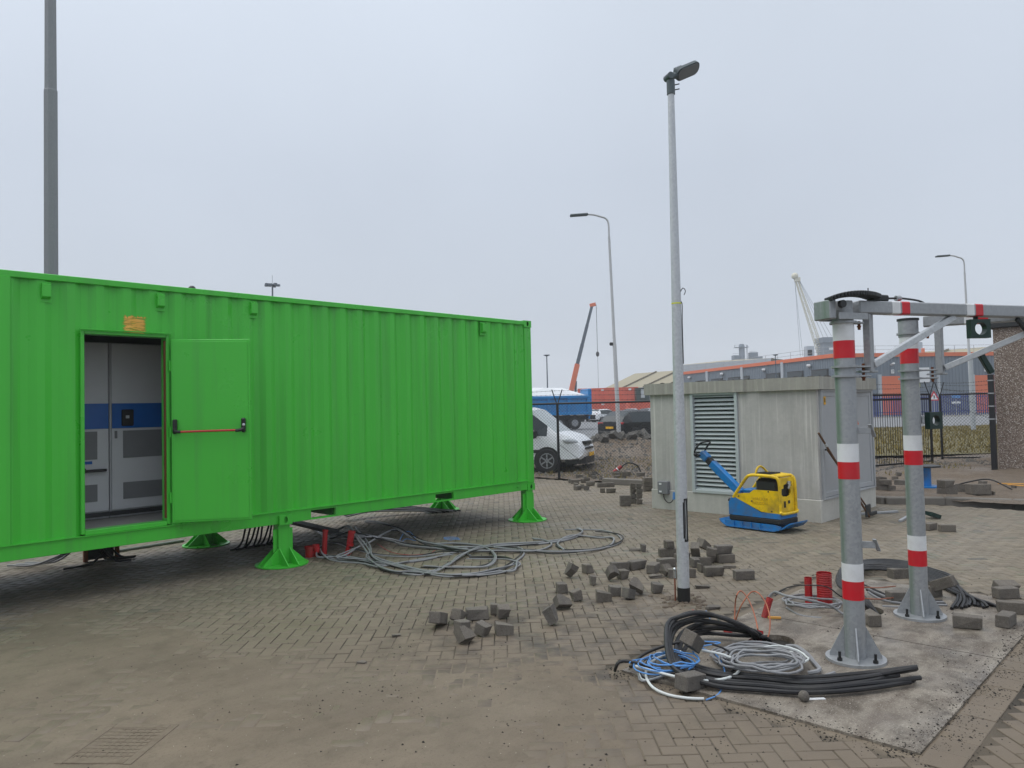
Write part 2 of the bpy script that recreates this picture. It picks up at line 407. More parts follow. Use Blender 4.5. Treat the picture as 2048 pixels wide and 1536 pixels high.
# ------------------------------------------------------------------ ground, paving, slabs, road, verge
rs = np.random.RandomState(3)
LAT = rs.rand(256, 256)
def vnoise(x, y):
    xi = np.floor(x).astype(int); yi = np.floor(y).astype(int); fx = x-xi; fy = y-yi
    fx = fx*fx*(3-2*fx); fy = fy*fy*(3-2*fy)
    a = LAT[xi % 256, yi % 256]; b = LAT[(xi+1) % 256, yi % 256]; c = LAT[xi % 256, (yi+1) % 256]; d = LAT[(xi+1) % 256, (yi+1) % 256]
    return (a*(1-fx)+b*fx)*(1-fy) + (c*(1-fx)+d*fx)*fy
def fbm(x, y, o=4):
    s = 0; a = .5
    for k in range(o): s = s+a*vnoise(x*2**k+17.3*k, y*2**k+9.1*k); a *= .5
    return s/(1-.5**o)
def sst(a, b, x): t = np.clip((x-a)/(b-a), 0, 1); return t*t*(3-2*t)
def cover(x, y):
    "how deep the sand lies over the paving, 0 clean .. 1 buried"
    d = np.hypot(x, y); off = (x-y)/1.4142
    d0 = 6.3 + 2.3*sst(-1.5, -4.5, off)
    c = sst(d0+.9, d0-1.3, d + (fbm(x*.9, y*.9)-.5)*3.0)
    c = c*(.60+.7*sst(.3, .6, fbm(x*.8+11, y*.8+2)))
    c = c*(1-.72*sst(.1, .95, off + (fbm(x*1.3+5, y*1.3)-.5)*.8))
    patch = sst(.55, .72, fbm(x*.55+3, y*.55+8))*.8*sst(7.2, 8.2, x+y*.3)*sst(3.2, 1.5, y-.25*x)   # earth tracked round the posts
    near_lamp = .75*np.exp(-((x-6.5)**2+(y-4.0)**2)/.7)
    ex_ = np.maximum(np.maximum(4.43-x, x-8.38), np.maximum(1.30-y, y-3.275)); edge = sst(.16, .02, ex_)*sst(-.3, -.02, ex_)*(.55+.5*fbm(x*4, y*4))
    c = np.maximum(c, edge)
    return np.clip(np.maximum(np.maximum(c, patch), near_lamp*fbm(x*3, y*3)*1.7), 0, 1)
def grid_obj(name, x0, x1, y0, y1, step, hf, mat):
    xs = np.arange(x0, x1+1e-6, step); ys = np.arange(y0, y1+1e-6, step); nx, ny = len(xs), len(ys)
    X, Y = np.meshgrid(xs, ys, indexing='ij'); Z = hf(X, Y)
    v = np.stack([X.ravel(), Y.ravel(), Z.ravel()], 1)
    i = np.arange(nx-1)[:, None]*ny + np.arange(ny-1)[None, :]
    f = np.stack([i, i+ny, i+ny+1, i+1], -1).reshape(-1, 4)
    me = bpy.data.meshes.new(name); me.vertices.add(len(v)); me.vertices.foreach_set('co', v.ravel())
    me.loops.add(f.size); me.loops.foreach_set('vertex_index', f.ravel().astype(np.int32))
    me.polygons.add(len(f)); me.polygons.foreach_set('loop_start', np.arange(0, f.size, 4, dtype=np.int32))
    me.update(calc_edges=True); me.shade_smooth(); me.materials.append(mat)
    return put(me, name)

def earth_mat(name, c0, c1, c2, scale=3.0, bump=.8, rough=.9, wet=None):
    t = NT(name); g = t.n('ShaderNodeNewGeometry'); v = g.outputs['Position']
    c = t.mix(t.noise(v, scale*.35, 5, .6), c0, c1)
    c = t.mix(t.ramp(t.noise(v, scale*5, 6, .7), ((.45, 0), (.7, .7))), c, c2)
    t.base(c); t.set(Roughness=rough)
    if wet is not None:
        t.set(Roughness=t.ramp(t.noise(v, wet, 4, .6), ((.35, rough-.45), (.6, rough))))
    t.bump(t.noise(v, scale*12, 8, .75), bump, .03); return t.m
M['ground_far'] = earth_mat('far_ground', (.13, .13, .12, 1), (.17, .165, .15, 1), (.1, .1, .08, 1), .4, .2)
M['earth'] = earth_mat('turned_earth', (.13, .096, .066, 1), (.19, .148, .106, 1), (.07, .052, .038, 1), 3.0, 1.0, .95, .8)
M['grass_ground'] = earth_mat('dry_winter_grass_ground', (.12, .105, .04, 1), (.15, .125, .055, 1), (.07, .06, .03, 1), 1.2, .8)
M['asphalt'] = earth_mat('wet_asphalt', (.16, .165, .17, 1), (.2, .205, .21, 1), (.12, .12, .125, 1), 1.0, .2, .6)
M['soil_and_pit_shade'] = earth_mat('wet_dark_soil_and_pit_shade', (.028, .024, .02, 1), (.045, .038, .031, 1), (.02, .017, .014, 1), 8, 1.0, .8)
M['rubble'] = earth_mat('broken_asphalt_and_concrete', (.1, .095, .085, 1), (.17, .16, .145, 1), (.06, .056, .05, 1), 4, .9, .9)

def m_sand():
    t = NT('trodden_sand'); v = t.n('ShaderNodeNewGeometry').outputs['Position']
    c = t.mix(t.noise(v, .8, 6, .6), srgb(100, 89, 76), srgb(130, 117, 99))
    mp = t.n('ShaderNodeMapping'); mp.inputs['Rotation'].default_value = (0, 0, math.radians(-38)); mp.inputs['Scale'].default_value = (.7, 1.9, 1)
    t.l(v, mp.inputs['Vector']); sw = t.noise(mp.outputs[0], 1.7, 7, .66, 1.2)          # sweeping and tyre smears
    c = t.mix(t.ramp(sw, ((.45, 0), (.75, .4))), c, srgb(87, 77, 63))
    c = t.mix(t.ramp(t.noise(v, 6, 8, .7), ((.5, 0), (.72, .5))), c, srgb(79, 71, 56))
    c = t.mix(t.ramp(t.noise(v, 55, 4, .7), ((.55, 0), (.72, .45))), c, srgb(62, 53, 45))
    dp = t.ramp(t.noise(v, .55, 6, .62, .4), ((.46, 0), (.66, .38))); c = t.mix(dp, c, srgb(77, 68, 55))          # damp, muddy patches
    vo = t.n('ShaderNodeTexVoronoi', Scale=16.0); t.l(v, vo.inputs['Vector'])
    c = t.mix(t.ramp(vo.outputs['Distance'], ((.035, .9), (.06, 0))), c, srgb(185, 177, 163))   # pale grit
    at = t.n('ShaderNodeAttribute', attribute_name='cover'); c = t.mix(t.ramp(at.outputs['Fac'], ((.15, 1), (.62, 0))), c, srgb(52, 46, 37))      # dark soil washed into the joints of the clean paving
    t.base(c); t.set(Roughness=t.ramp(t.noise(v, .7, 4), ((.35, .68), (.65, .92))))
    t.bump(t.noise(v, 38, 8, .72), .35, .015); return t.m
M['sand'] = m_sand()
def m_paver():
    t = NT('grey_brown_concrete_paver'); v = t.n('ShaderNodeNewGeometry').outputs['Position']
    oi = t.n('ShaderNodeObjectInfo'); ge = t.n('ShaderNodeNewGeometry')
    r = t.math('FRACT', t.math('ADD', oi.outputs['Random'], ge.outputs['Random Per Island']))
    c = t.ramp(r, ((0, srgb(104, 96, 82)), (.3, srgb(125, 115, 100)), (.6, srgb(114, 106, 92)), (.85, srgb(132, 122, 106)), (.96, srgb(108, 107, 90)), (1, srgb(88, 85, 78))))
    c = t.mix(t.ramp(t.noise(v, 1.1, 5, .6), ((.4, 0), (.7, .55))), c, srgb(125, 114, 95))       # dusty
    c = t.mix(t.ramp(t.noise(v, 7, 7, .7), ((.5, 0), (.78, .5))), c, srgb(84, 74, 63))
    c = t.mix(t.ramp(t.noise(v, 70, 4, .7), ((.5, 0), (.75, .35))), c, srgb(63, 57, 49))
    dd = t.n('ShaderNodeVectorMath', operation='LENGTH'); t.l(v, dd.inputs[0])
    dn_ = t.math('ADD', t.math('MULTIPLY', dd.outputs['Value'], .1), t.math('MULTIPLY', t.math('SUBTRACT', t.noise(v, .9, 5, .6), .5), .35))
    c = t.mix(t.ramp(dn_, ((.60, .9), (.92, .1))), c, t.mix(t.noise(v, 2.5, 6, .65), srgb(92, 81, 68), srgb(120, 107, 91)))      # sand trodden into the near paving
    # dark wet soil smeared over the paving beside the lamp post
    sp = t.n('ShaderNodeVectorMath', operation='DISTANCE'); sp.inputs[1].default_value = (5.0, 3.9, 0); t.l(v, sp.inputs[0])
    w = t.math('MULTIPLY', t.ramp(t.math('MULTIPLY', sp.outputs['Value'], .42), ((.4, 1), (1.0, 0))), t.ramp(t.noise(v, 3.2, 6, .68), ((.44, 0), (.64, .8))))
    c = t.mix(w, c, srgb(60, 54, 48))
    t.base(c); t.set(Roughness=t.ramp(t.noise(v, .9, 4), ((.35, .5), (.62, .78))))
    t.bump(t.noise(v, 60, 6, .7), .25, .01); return t.m
M['paver'] = m_paver()
def m_brick():
    t = NT('loose_paver_concrete'); v = t.coord(); oi = t.n('ShaderNodeObjectInfo')
    c = t.ramp(oi.outputs['Random'], ((0, (.085, .074, .062, 1)), (.3, (.135, .118, .099, 1)), (.55, (.11, .1, .09, 1)), (.8, (.165, .145, .12, 1)), (1, (.1, .097, .092, 1))))
    c = t.mix(t.ramp(t.noise(v, 7, 7, .7), ((.42, 0), (.68, .7))), c, (.2, .175, .145, 1))
    c = t.mix(t.ramp(t.noise(v, 95, 3, .8), ((.5, 0), (.66, .6))), c, (.06, .053, .046, 1))
    c = t.mix(t.ramp(t.noise(v, 120, 2, .8), ((.62, 0), (.7, .6))), c, (.34, .33, .31, 1))
    t.base(c); t.set(Roughness=.92); t.bump(t.noise(v, 55, 7, .75), .7, .012); return t.m
M['brick'] = m_brick()

def sheet(name, pts, z, mat):
    m = MB().add([(p[0], p[1], z) for p in pts], [tuple(range(len(pts)))]); return kind(m.obj(name, mat, smooth=False), 'structure')
kind(MB().add([(x, y, -.045) for x, y in circ(60, 60, 620, 620, 48)], [tuple(range(48))]).obj('ground', M['ground_far'], smooth=False), 'structure')

PX0, PX1, PY0, PY1 = -4.0, 15.15, -.6, 16.5
SLX, SLY, SLN = (4.43, 6.405, 8.38), (1.30, 3.275), .0
def sand_h(x, y):
    h = -.0075 + .0088*cover(x, y) + (fbm(x*9, y*9)-.5)*.005 + (fbm(x*2.2, y*2.2)-.5)*.005
    ins = sst(SLX[0]+.01, SLX[0]+.05, x)*sst(SLX[2]-.01, SLX[2]-.05, x)*sst(SLY[0]+.01, SLY[0]+.05, y)*sst(SLY[1]-.01, SLY[1]-.05, y)
    return h - .028*ins
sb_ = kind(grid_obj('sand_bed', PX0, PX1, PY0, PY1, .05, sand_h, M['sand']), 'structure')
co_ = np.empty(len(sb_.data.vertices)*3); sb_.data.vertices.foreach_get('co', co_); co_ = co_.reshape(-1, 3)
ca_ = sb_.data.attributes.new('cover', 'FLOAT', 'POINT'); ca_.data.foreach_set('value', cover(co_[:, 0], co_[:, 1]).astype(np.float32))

# pavers: herringbone at 45 degrees to the buildings
WB = .1045
ca, sa = math.cos(-math.pi/4), math.sin(-math.pi/4)
AX, BX = np.array((ca, sa)), np.array((-sa, ca))
cells = []
for r in range(-150, 190):
    for t4 in range(-90, 90):
        x = r+4*t4; cells.append((x+1.0, r+.5, 0)); cells.append((x+2.5, r+0.0, 1))
cells = np.array(cells)
org = np.array((5.0, 5.0))
P2 = org + cells[:, :1]*WB*AX + cells[:, 1:2]*WB*BX
keep = (P2[:, 0] > PX0+.1) & (P2[:, 0] < PX1-.1) & (P2[:, 1] > PY0+.1) & (P2[:, 1] < PY1-.1)
inslab = (P2[:, 0] > SLX[0]-.09) & (P2[:, 0] < SLX[2]+.09) & (P2[:, 1] > SLY[0]-.30) & (P2[:, 1] < SLY[1]+.09)
fwn = np.array(FW); rtn = np.array(RT); upn = np.array(UP)
D3 = np.stack([P2[:, 0], P2[:, 1], np.full(len(P2), -CAM_H)], 1)
dz = D3 @ fwn; sx = 1024 + F_PX*(D3 @ rtn)/np.maximum(dz, .01); sy = 768 - F_PX*(D3 @ upn)/np.maximum(dz, .01)
keep &= ~inslab & (dz > 1.2) & (sx > -700) & (sx < 2750) & (sy < 2600)
lp = np.array((6.405, 3.952)); keep &= (np.hypot(P2[:, 0]-lp[0], P2[:, 1]-lp[1]) > .16)        # dug up round the lamp post
P2 = P2[keep]; ori = cells[keep, 2]; sx, sy, dz = sx[keep], sy[keep], dz[keep]
cov = cover(P2[:, 0], P2[:, 1])
inview = (sx > 5) & (sx < 2043) & (sy < 1530)
rank = np.where(inview & (cov < .52), dz, 1e9)
hid = cov > 1.5
first = np.argsort(rank)[:292]
first = first[rank[first] < 1e8]; fs_ = set(first.tolist())
def paver_mb(L, Wd, H=.05, b=.0035):
    hx, hy = L/2, Wd/2
    v = []
    for z, k in ((-H, 0), (-b, 0), (0, b)):
        v += [(-hx+k, -hy+k, z), (hx-k, -hy+k, z), (hx-k, hy-k, z), (-hx+k, hy-k, z)]
    f = [(8, 9, 10, 11)]
    for a in (0, 4):
        for k in range(4): l = (k+1) % 4; f.append((a+k, a+l, a+4+l, a+4+k))
    return v, f
PV, PF = paver_mb(2*WB-.0075, WB-.0075)
pme = bpy.data.meshes.new('paver'); pme.from_pydata(PV, [], PF); pme.update(); pme.materials.append(M['paver'])
pave = bpy.data.objects.new('pavement', None); C.objects.link(pave); kind(pave, 'structure')
tilt = rs.normal(0, .004, (len(P2), 2)); dzr = rs.normal(0, .0011, len(P2))
V0 = np.array(PV); allv = []; allf = []; nb = 0; F0 = np.array([f for f in PF])
for i in range(len(P2)):
    if hid[i]: continue
    ang = -math.pi/4 + (math.pi/2 if ori[i] else 0) + rs.normal(0, .006)
    if i in fs_:
        o = put(pme, 'paver', pave); o.location = (P2[i, 0], P2[i, 1], dzr[i]); o.rotation_euler = (tilt[i, 0], tilt[i, 1], ang)
    else:
        c_, s_ = math.cos(ang), math.sin(ang)
        x = V0[:, 0]*c_-V0[:, 1]*s_+P2[i, 0]; y = V0[:, 0]*s_+V0[:, 1]*c_+P2[i, 1]; z = V0[:, 2]+dzr[i]+V0[:, 0]*tilt[i, 0]+V0[:, 1]*tilt[i, 1]
        allv.append(np.stack([x, y, z], 1)); allf.append(F0+nb*12); nb += 1
av = np.concatenate(allv); af = np.concatenate(allf)
me = bpy.data.meshes.new('distant_paving'); me.vertices.add(len(av)); me.vertices.foreach_set('co', av.ravel())
me.loops.add(af.size); me.loops.foreach_set('vertex_index', af.ravel().astype(np.int32))
me.polygons.add(len(af)); me.polygons.foreach_set('loop_start', np.arange(0, af.size, 4, dtype=np.int32)); me.update(calc_edges=True)
me.materials.append(M['paver']); kind(put(me, 'distant_paving', pave), 'stuff')
# edge row of square pavers beside the slabs
ev, ef = paver_mb(.203, .195); eme = bpy.data.meshes.new('edge_paver'); eme.from_pydata(ev, [], ef); eme.update(); eme.materials.append(M['paver'])
for k in range(20):
    o = put(eme, 'edge_paver', pave); o.location = (SLX[0]+.02+k*.209, SLY[0]-.105, rs.normal(0, .0015)); o.rotation_euler = (rs.normal(0, .006), rs.normal(0, .006), rs.normal(0, .01))

# concrete plates under the height barrier, with two cable openings
def m_slab():
    t = NT('worn_concrete_plate'); v = t.n('ShaderNodeNewGeometry').outputs['Position']
    c = t.mix(t.noise(v, 1.6, 6, .6), srgb(122, 114, 102), srgb(148, 140, 128))
    mp = t.n('ShaderNodeMapping'); mp.inputs['Rotation'].default_value = (0, 0, math.radians(52)); mp.inputs['Scale'].default_value = (.9, 2.6, 1)
    t.l(v, mp.inputs['Vector']); sw = t.noise(mp.outputs[0], 1.6, 8, .68, 1.6)
    c = t.mix(t.ramp(sw, ((.4, 0), (.62, .75))), c, srgb(91, 80, 70))
    c = t.mix(t.ramp(t.noise(v, 3.4, 7, .7), ((.46, 0), (.62, .9))), c, srgb(78, 69, 59))
    c = t.mix(t.ramp(t.noise(v, 90, 3, .8), ((.58, 0), (.66, .8))), c, srgb(182, 176, 165))
    c = t.mix(t.ramp(t.noise(v, 60, 3, .7), ((.58, 0), (.7, .6))), c, srgb(55, 49, 42))
    t.base(c); t.set(Roughness=t.ramp(t.noise(v, 2.0, 4), ((.35, .35), (.6, .8)))); t.bump(t.noise(v, 60, 6, .7), .25, .01); return t.m
M['slab'] = m_slab()
plates = bpy.data.objects.new('barrier_plinth', None); C.objects.link(plates)
plates.location = (4.43, 1.3, 0); tag(plates, 'flat dirty concrete plates set in the paving under the striped barrier posts', 'concrete slab')
for k in range(2):
    x0, x1 = SLX[k]+.006, SLX[k+1]-.006; y0, y1 = SLY[0]+.004, SLY[1]-.004
    if k == 0: hole = circ(5.70, 2.74, .24, .17, 20)
    else: hole = circ(7.1, 2.5, .2, .15, 20)
    MB().prism([(x0, y0), (x1, y0), (x1, y1), (x0, y1)], .055, Matrix.Translation((0, 0, -.043)), [hole]).obj('concrete_plate', M['slab'], plates, smooth=False)
    MB().add([(x, y, -.030) for x, y in circ(sum(h[0] for h in hole)/20, sum(h[1] for h in hole)/20, .29, .22, 20)], [tuple(range(20))]).obj('pit_shade_disc', M['soil_and_pit_shade'], plates, smooth=False)  # dark disc close under the opening, painted shade in place of a deep pit

# verge of turned earth beyond the paving, with the heap behind the fence
def verge_h(x, y):
    z = .02 + .10*sst(7.5, 5.0, y)*sst(15.0, 15.35, x) + (fbm(x*1.1, y*1.1)-.5)*.12*sst(15.2, 17, x) + (fbm(x*5, y*5)-.5)*.06
    u = (x*math.sin(YAW)+y*math.cos(YAW)); w = (x*math.cos(YAW)-y*math.sin(YAW))
    heap = .72*np.exp(-((u-27.5)/3.2)**2)*sst(1.2, 3.0, w)*sst(8.0, 5.6, w)*(.75+.5*fbm(x*.7, y*.7))
    return z + heap*(1+.25*(fbm(x*4, y*4)-.5))
kind(grid_obj('earth_verge', 15.2, 32.2, -6, 32, .16, verge_h, M['earth']), 'structure')
def cam_pt(dep, lat, z=0): return (dep*math.sin(YAW)+lat*math.cos(YAW), dep*math.cos(YAW)-lat*math.sin(YAW), z)
sheet('grass_verge', [cam_pt(24.3, 9), cam_pt(24.3, 40), cam_pt(50, 70), cam_pt(50, 7.5), cam_pt(34, 7.5)], .115, M['grass_ground'])
sheet('road', [cam_pt(49, -60), cam_pt(49, 110), cam_pt(74, 130), cam_pt(74, -70)], .135, M['asphalt'])
sheet('parking_lane', [cam_pt(33, -30), cam_pt(33, 7.2), cam_pt(48.9, 7.2), cam_pt(48.9, -40)], .128, M['asphalt'])

sheet('car_park', [cam_pt(74.1, -40), cam_pt(74.1, 24), cam_pt(118, 32), cam_pt(118, -40)], .131, M['asphalt'])
# kerb
def path_strip(name, pts, w, h, mat, parent=None, nseg=None):
    for a, b in zip(pts[:-1], pts[1:]):
        a, b = Vector(a), Vector(b); d = (b-a); L = d.length; n = max(1, round(L/1.0)); d /= L
        for k in range(n):
            p, q = a+d*(L*k/n+.004), a+d*(L*(k+1)/n-.004)
            MB().bar((p.x, p.y, h/2-.03), (q.x, q.y, h/2-.03), w, h+.06, .018).obj('kerb_stone', mat, parent)
kerb = thing('kerb', 'low dark concrete kerb curving away between the paving and the earth verge', 'kerb', (15.2, 4, 0))
path_strip('kerb', [(14.98, 5.6), (14.72, 4.75), (15.25, 3.9), (15.55, 2.9), (15.85, 1.6), (16.1, -.5)], .16, .13, M['kerb'], kerb)
# ------------------------------------------------------------------ green container
CX1, CX0, CY0, CY1 = 9.515, -2.677, 8.755, 11.193
ZB, ZR, ZT = .527, .683, 3.423
cont = thing('site_container', 'long bright green steel container on stub feet with its side door open', 'container', (3.4, 9.97, 0))
GM = M['green']
def corr(x0, x1, z0, z1, y, phase=9.30, per=.278, dep=.036, face=-1):
    "trapezoid corrugation along x; outer flats at y"
    xs = []
    k0 = int((phase-x1)/per)-1; k1 = int((phase-x0)/per)+2
    for k in range(k1, k0-1, -1):
        b = phase-k*per
        for dx, d in ((0, 0), (.072, 0), (.072+.068, dep), (.072+.068+.07, dep)): xs.append((b+dx, d))
    pts = []
    for i in range(len(xs)-1):
        (a, da), (b, db) = xs[i], xs[i+1]
        if b <= x0 or a >= x1: continue
        la, lb = max(a, x0), min(b, x1)
        fa = da+(db-da)*(la-a)/(b-a); fb = da+(db-da)*(lb-a)/(b-a)
        if not pts: pts.append((la, fa))
        pts.append((lb, fb))
    m = MB(); n = len(pts)
    vs = [(p[0], y-face*p[1], z0) for p in pts] + [(p[0], y-face*p[1], z1) for p in pts]
    fs = [(i, i+1, n+i+1, n+i) if face < 0 else (i+1, i, n+i, n+i+1) for i in range(n-1)]
    return m.add(vs, fs)
YW = CY0+.022
DX0, DX1, DZ0, DZ1 = 2.47, 3.385, .70, 2.86
w = corr(1.83, DX0, ZR, ZT-.06, YW); w2 = corr(DX0, DX1, DZ1, ZT-.06, YW); w3 = corr(DX1, CX1-.17, ZR, ZT-.06, YW)
for q in (w2, w3): w.add(q.v, q.f)
w4 = corr(CX0+.17, .62, ZR, ZT-.06, YW); w.add(w4.v, w4.f)
sw = w.obj('side_wall', GM, cont, smooth=False)
MB().box(((.62+1.83)/2, CY0+.03, (ZR+ZT-.06)/2), (1.83-.62, .02, ZT-.06-ZR), b=.003).obj('blank_panel', GM, cont, smooth=False)
MB().box((1.79, CY0+.012, (ZR+ZT-.06)/2), (.10, .03, ZT-.06-ZR), b=.004).obj('panel_post', GM, cont)
corr(CX0+.1, CX1-.1, ZR, ZT-.06, CY1-.022, face=1).obj('back_wall', GM, cont, smooth=False)
# roof, rails, posts, castings
rf = MB()
for k in range(44):
    x = CX0+.15+k*.272
    rf.box((x+.06, (CY0+CY1)/2, ZT-.006), (.12, CY1-CY0-.06, .02), b=.006)
rf.box(((CX0+CX1)/2, (CY0+CY1)/2, ZT-.03), (CX1-CX0-.1, CY1-CY0-.08, .02)); rf.obj('roof', GM, cont, smooth=False)
for y, nm in ((CY0+.03, 'top_rail'), (CY1-.03, 'top_rail')):
    MB().box(((CX0+CX1)/2, y, ZT-.032), (CX1-CX0-.30, .06, .066), b=.006).obj(nm, GM, cont)
FP = ((5.185, 5.555), (7.305, 7.665), (-.2, .17), (1.9, 2.27))
FPV = sorted([f for f in FP if f[0] > 3])
for y in (CY0+.035, CY1-.035):
    m = MB(); cuts = [CX0+.17] + [c for f in FPV for c in f] + [CX1-.17]
    for a, b in zip(cuts[0::2], cuts[1::2]): m.box(((a+b)/2, y, (ZB+ZR)/2), (b-a, .05, ZR-ZB), b=.004)
    for a, b in FPV:
        m.box(((a+b)/2, y, ZB+.012), (b-a+.004, .05, .022)); m.box(((a+b)/2, y, ZR-.018), (b-a+.004, .05, .034))
    m.box(((CX0+CX1)/2, y-.006, ZR-.001), (CX1-CX0-.30, .085, .008)); m.obj('bottom_rail', GM, cont)
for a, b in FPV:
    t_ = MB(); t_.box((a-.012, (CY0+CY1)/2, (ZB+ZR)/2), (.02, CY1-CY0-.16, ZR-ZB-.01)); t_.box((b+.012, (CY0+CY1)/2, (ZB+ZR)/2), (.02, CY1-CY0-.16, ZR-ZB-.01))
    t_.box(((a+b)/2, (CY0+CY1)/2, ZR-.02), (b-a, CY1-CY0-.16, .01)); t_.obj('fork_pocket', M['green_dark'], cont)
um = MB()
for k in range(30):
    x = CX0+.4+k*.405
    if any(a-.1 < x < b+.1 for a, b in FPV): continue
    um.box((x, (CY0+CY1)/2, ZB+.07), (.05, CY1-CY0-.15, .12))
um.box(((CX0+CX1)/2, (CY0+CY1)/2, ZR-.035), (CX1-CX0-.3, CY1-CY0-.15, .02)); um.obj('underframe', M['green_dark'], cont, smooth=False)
def casting(x, y, z, sx, sy):
    "corner block 178 x 162 x 118 with oval holes; (x,y,z) is its outer lower corner"
    m = MB(); L, Wd, H = .178, .162, .118
    def holed(l, h): return [(0, 0), (l, 0), (l, h), (0, h)], [circ(l/2, h/2, .026, .042, 14)]
    o, hs = holed(L, H)
    Mf = Matrix(((sx, 0, 0, x), (0, 0, -sy*-1, y), (0, 1, 0, z), (0, 0, 0, 1)))
    m.prism(o, .02, Mf, hs); Mb = Mf @ Matrix.Translation((0, 0, Wd-.02)); m.prism(o, .02, Mb)
    cx, cy = x+sx*L/2, y+sy*Wd/2
    m.box((cx, cy, z+.008), (L-.004, Wd-.042, .016)); m.box((cx, cy, z+H-.008), (L-.004, Wd-.042, .016))
    m.box((x+sx*.01, cy, z+H/2), (.02, Wd-.042, H-.034)); m.box((x+sx*(L-.01), cy, z+H/2), (.02, Wd-.042, H-.034))
    return m
for x, sx in ((CX1, -1), (CX0, 1)):
    for y, sy in ((CY0-.006, 1), (CY1+.006, -1)):
        casting(x, y, ZB-.012, sx, sy).obj('corner_casting', GM, cont, smooth=False)
        casting(x, y, ZT-.104, sx, sy).obj('corner_casting', GM, cont, smooth=False)
        px = x+sx*.085
        MB().box((px, y+sy*.085, (ZB+.106+ZT-.104)/2), (.17, .155, ZT-.104-ZB-.106-.004), b=.01).obj('corner_post', GM, cont)
ew = MB()
for k in range(9): ew.box((CX1-.05-(.02 if k % 2 else 0), CY0+.2+k*.255, (ZR+ZT)/2), (.03, .25, ZT-ZR-.2))
ew.obj('end_wall', GM, cont, smooth=False)
for z in (.9, 1.7, 2.5, 3.05): MB().box((CX1+.012, CY0+.05, z), (.03, .03, .12), b=.004).obj('hinge', GM, cont)
# ventilators under the top rail
for x in (2.15, 3.29, 4.412, 8.373):
    v = MB().box((x, YW+.004, 3.235), (.11, .012, .22), b=.004).obj('ventilator', GM, cont)
    MB().add([(x-.04, YW-.004, 3.325), (x+.04, YW-.004, 3.325), (x+.04, YW-.052, 3.31), (x-.04, YW-.052, 3.31), (x-.04, YW-.004, 3.16), (x+.04, YW-.004, 3.16), (x+.04, YW-.052, 3.185), (x-.04, YW-.052, 3.185)],
             [(0, 3, 2, 1), (3, 7, 6, 2), (0, 4, 7, 3), (1, 2, 6, 5), (4, 5, 6, 7)]).obj('ventilator_hood', GM, v, smooth=False)
# orange paint scraped over an old mark above the doorway
def m_patch():
    t = NT('orange_paint_scrubbed_over_green'); v = t.coord(rnd=False)
    sx_ = t.n('ShaderNodeSeparateXYZ'); t.l(v, sx_.inputs[0])
    st = t.noise(t.coord(scale=(4, 4, 60), rnd=False), 1.0, 6, .7, .8)
    c = t.mix(st, srgb(214, 138, 30), srgb(255, 206, 110)); t.base(c); t.set(Roughness=.5)
    ex = t.math('ABSOLUTE', sx_.outputs[0]); ez = t.math('ABSOLUTE', sx_.outputs[2])
    wob = t.math('MULTIPLY', t.noise(t.coord(scale=(2, 2, 75), rnd=False), 1.0, 5, .75), .17)
    a1 = t.ramp(t.math('ADD', ex, wob), ((.19, 1), (.205, 0))); wob2 = t.math('MULTIPLY', t.noise(t.coord(scale=(34, 34, 8), rnd=False), 1.0, 5, .7), .12)
    a2 = t.ramp(t.math('ADD', ez, wob2), ((.155, 1), (.168, 0)))
    gap = t.ramp(st, ((.34, .1), (.5, 1)))
    t.set(Alpha=t.math('MULTIPLY', t.math('MULTIPLY', a1, a2), gap)); return t.m
pv = corr(2.88, 3.17, 2.84, 3.08, YW-.003); cx_, cz_ = 3.02, 2.945
pv.v = [(a-cx_, b-YW, c-cz_) for a, b, c in pv.v]
pp = pv.obj('paint_patch', m_patch(), cont, smooth=False); pp.location = (cx_, YW, cz_); pp['label'] = 'rough orange paint patch scrubbed over the green above the doorway'
# door opening
fr = MB(); YF = CY0-.018
fr.box((DX0+.018, CY0+.075, (DZ0+DZ1)/2), (.036, .15, DZ1-DZ0), b=.004); fr.box((DX1-.018, CY0+.075, (DZ0+DZ1)/2), (.036, .15, DZ1-DZ0), b=.004)
fr.box(((DX0+DX1)/2, CY0+.075, DZ1-.018), (DX1-DX0-.074, .148, .036), b=.004); fr.box(((DX0+DX1)/2, CY0+.075, DZ0+.012), (DX1-DX0-.074, .148, .05), b=.004)
fr.box(((DX0+DX1)/2, CY0-.018, DZ1+.010), (DX1-DX0+.03, .045, .010))
fr.obj('door_frame', GM, cont)
MB().box((DX1-.045, CY0+.03, (DZ0+DZ1)/2), (.014, .03, DZ1-DZ0-.14)).obj('door_seal', M['rust'], cont)
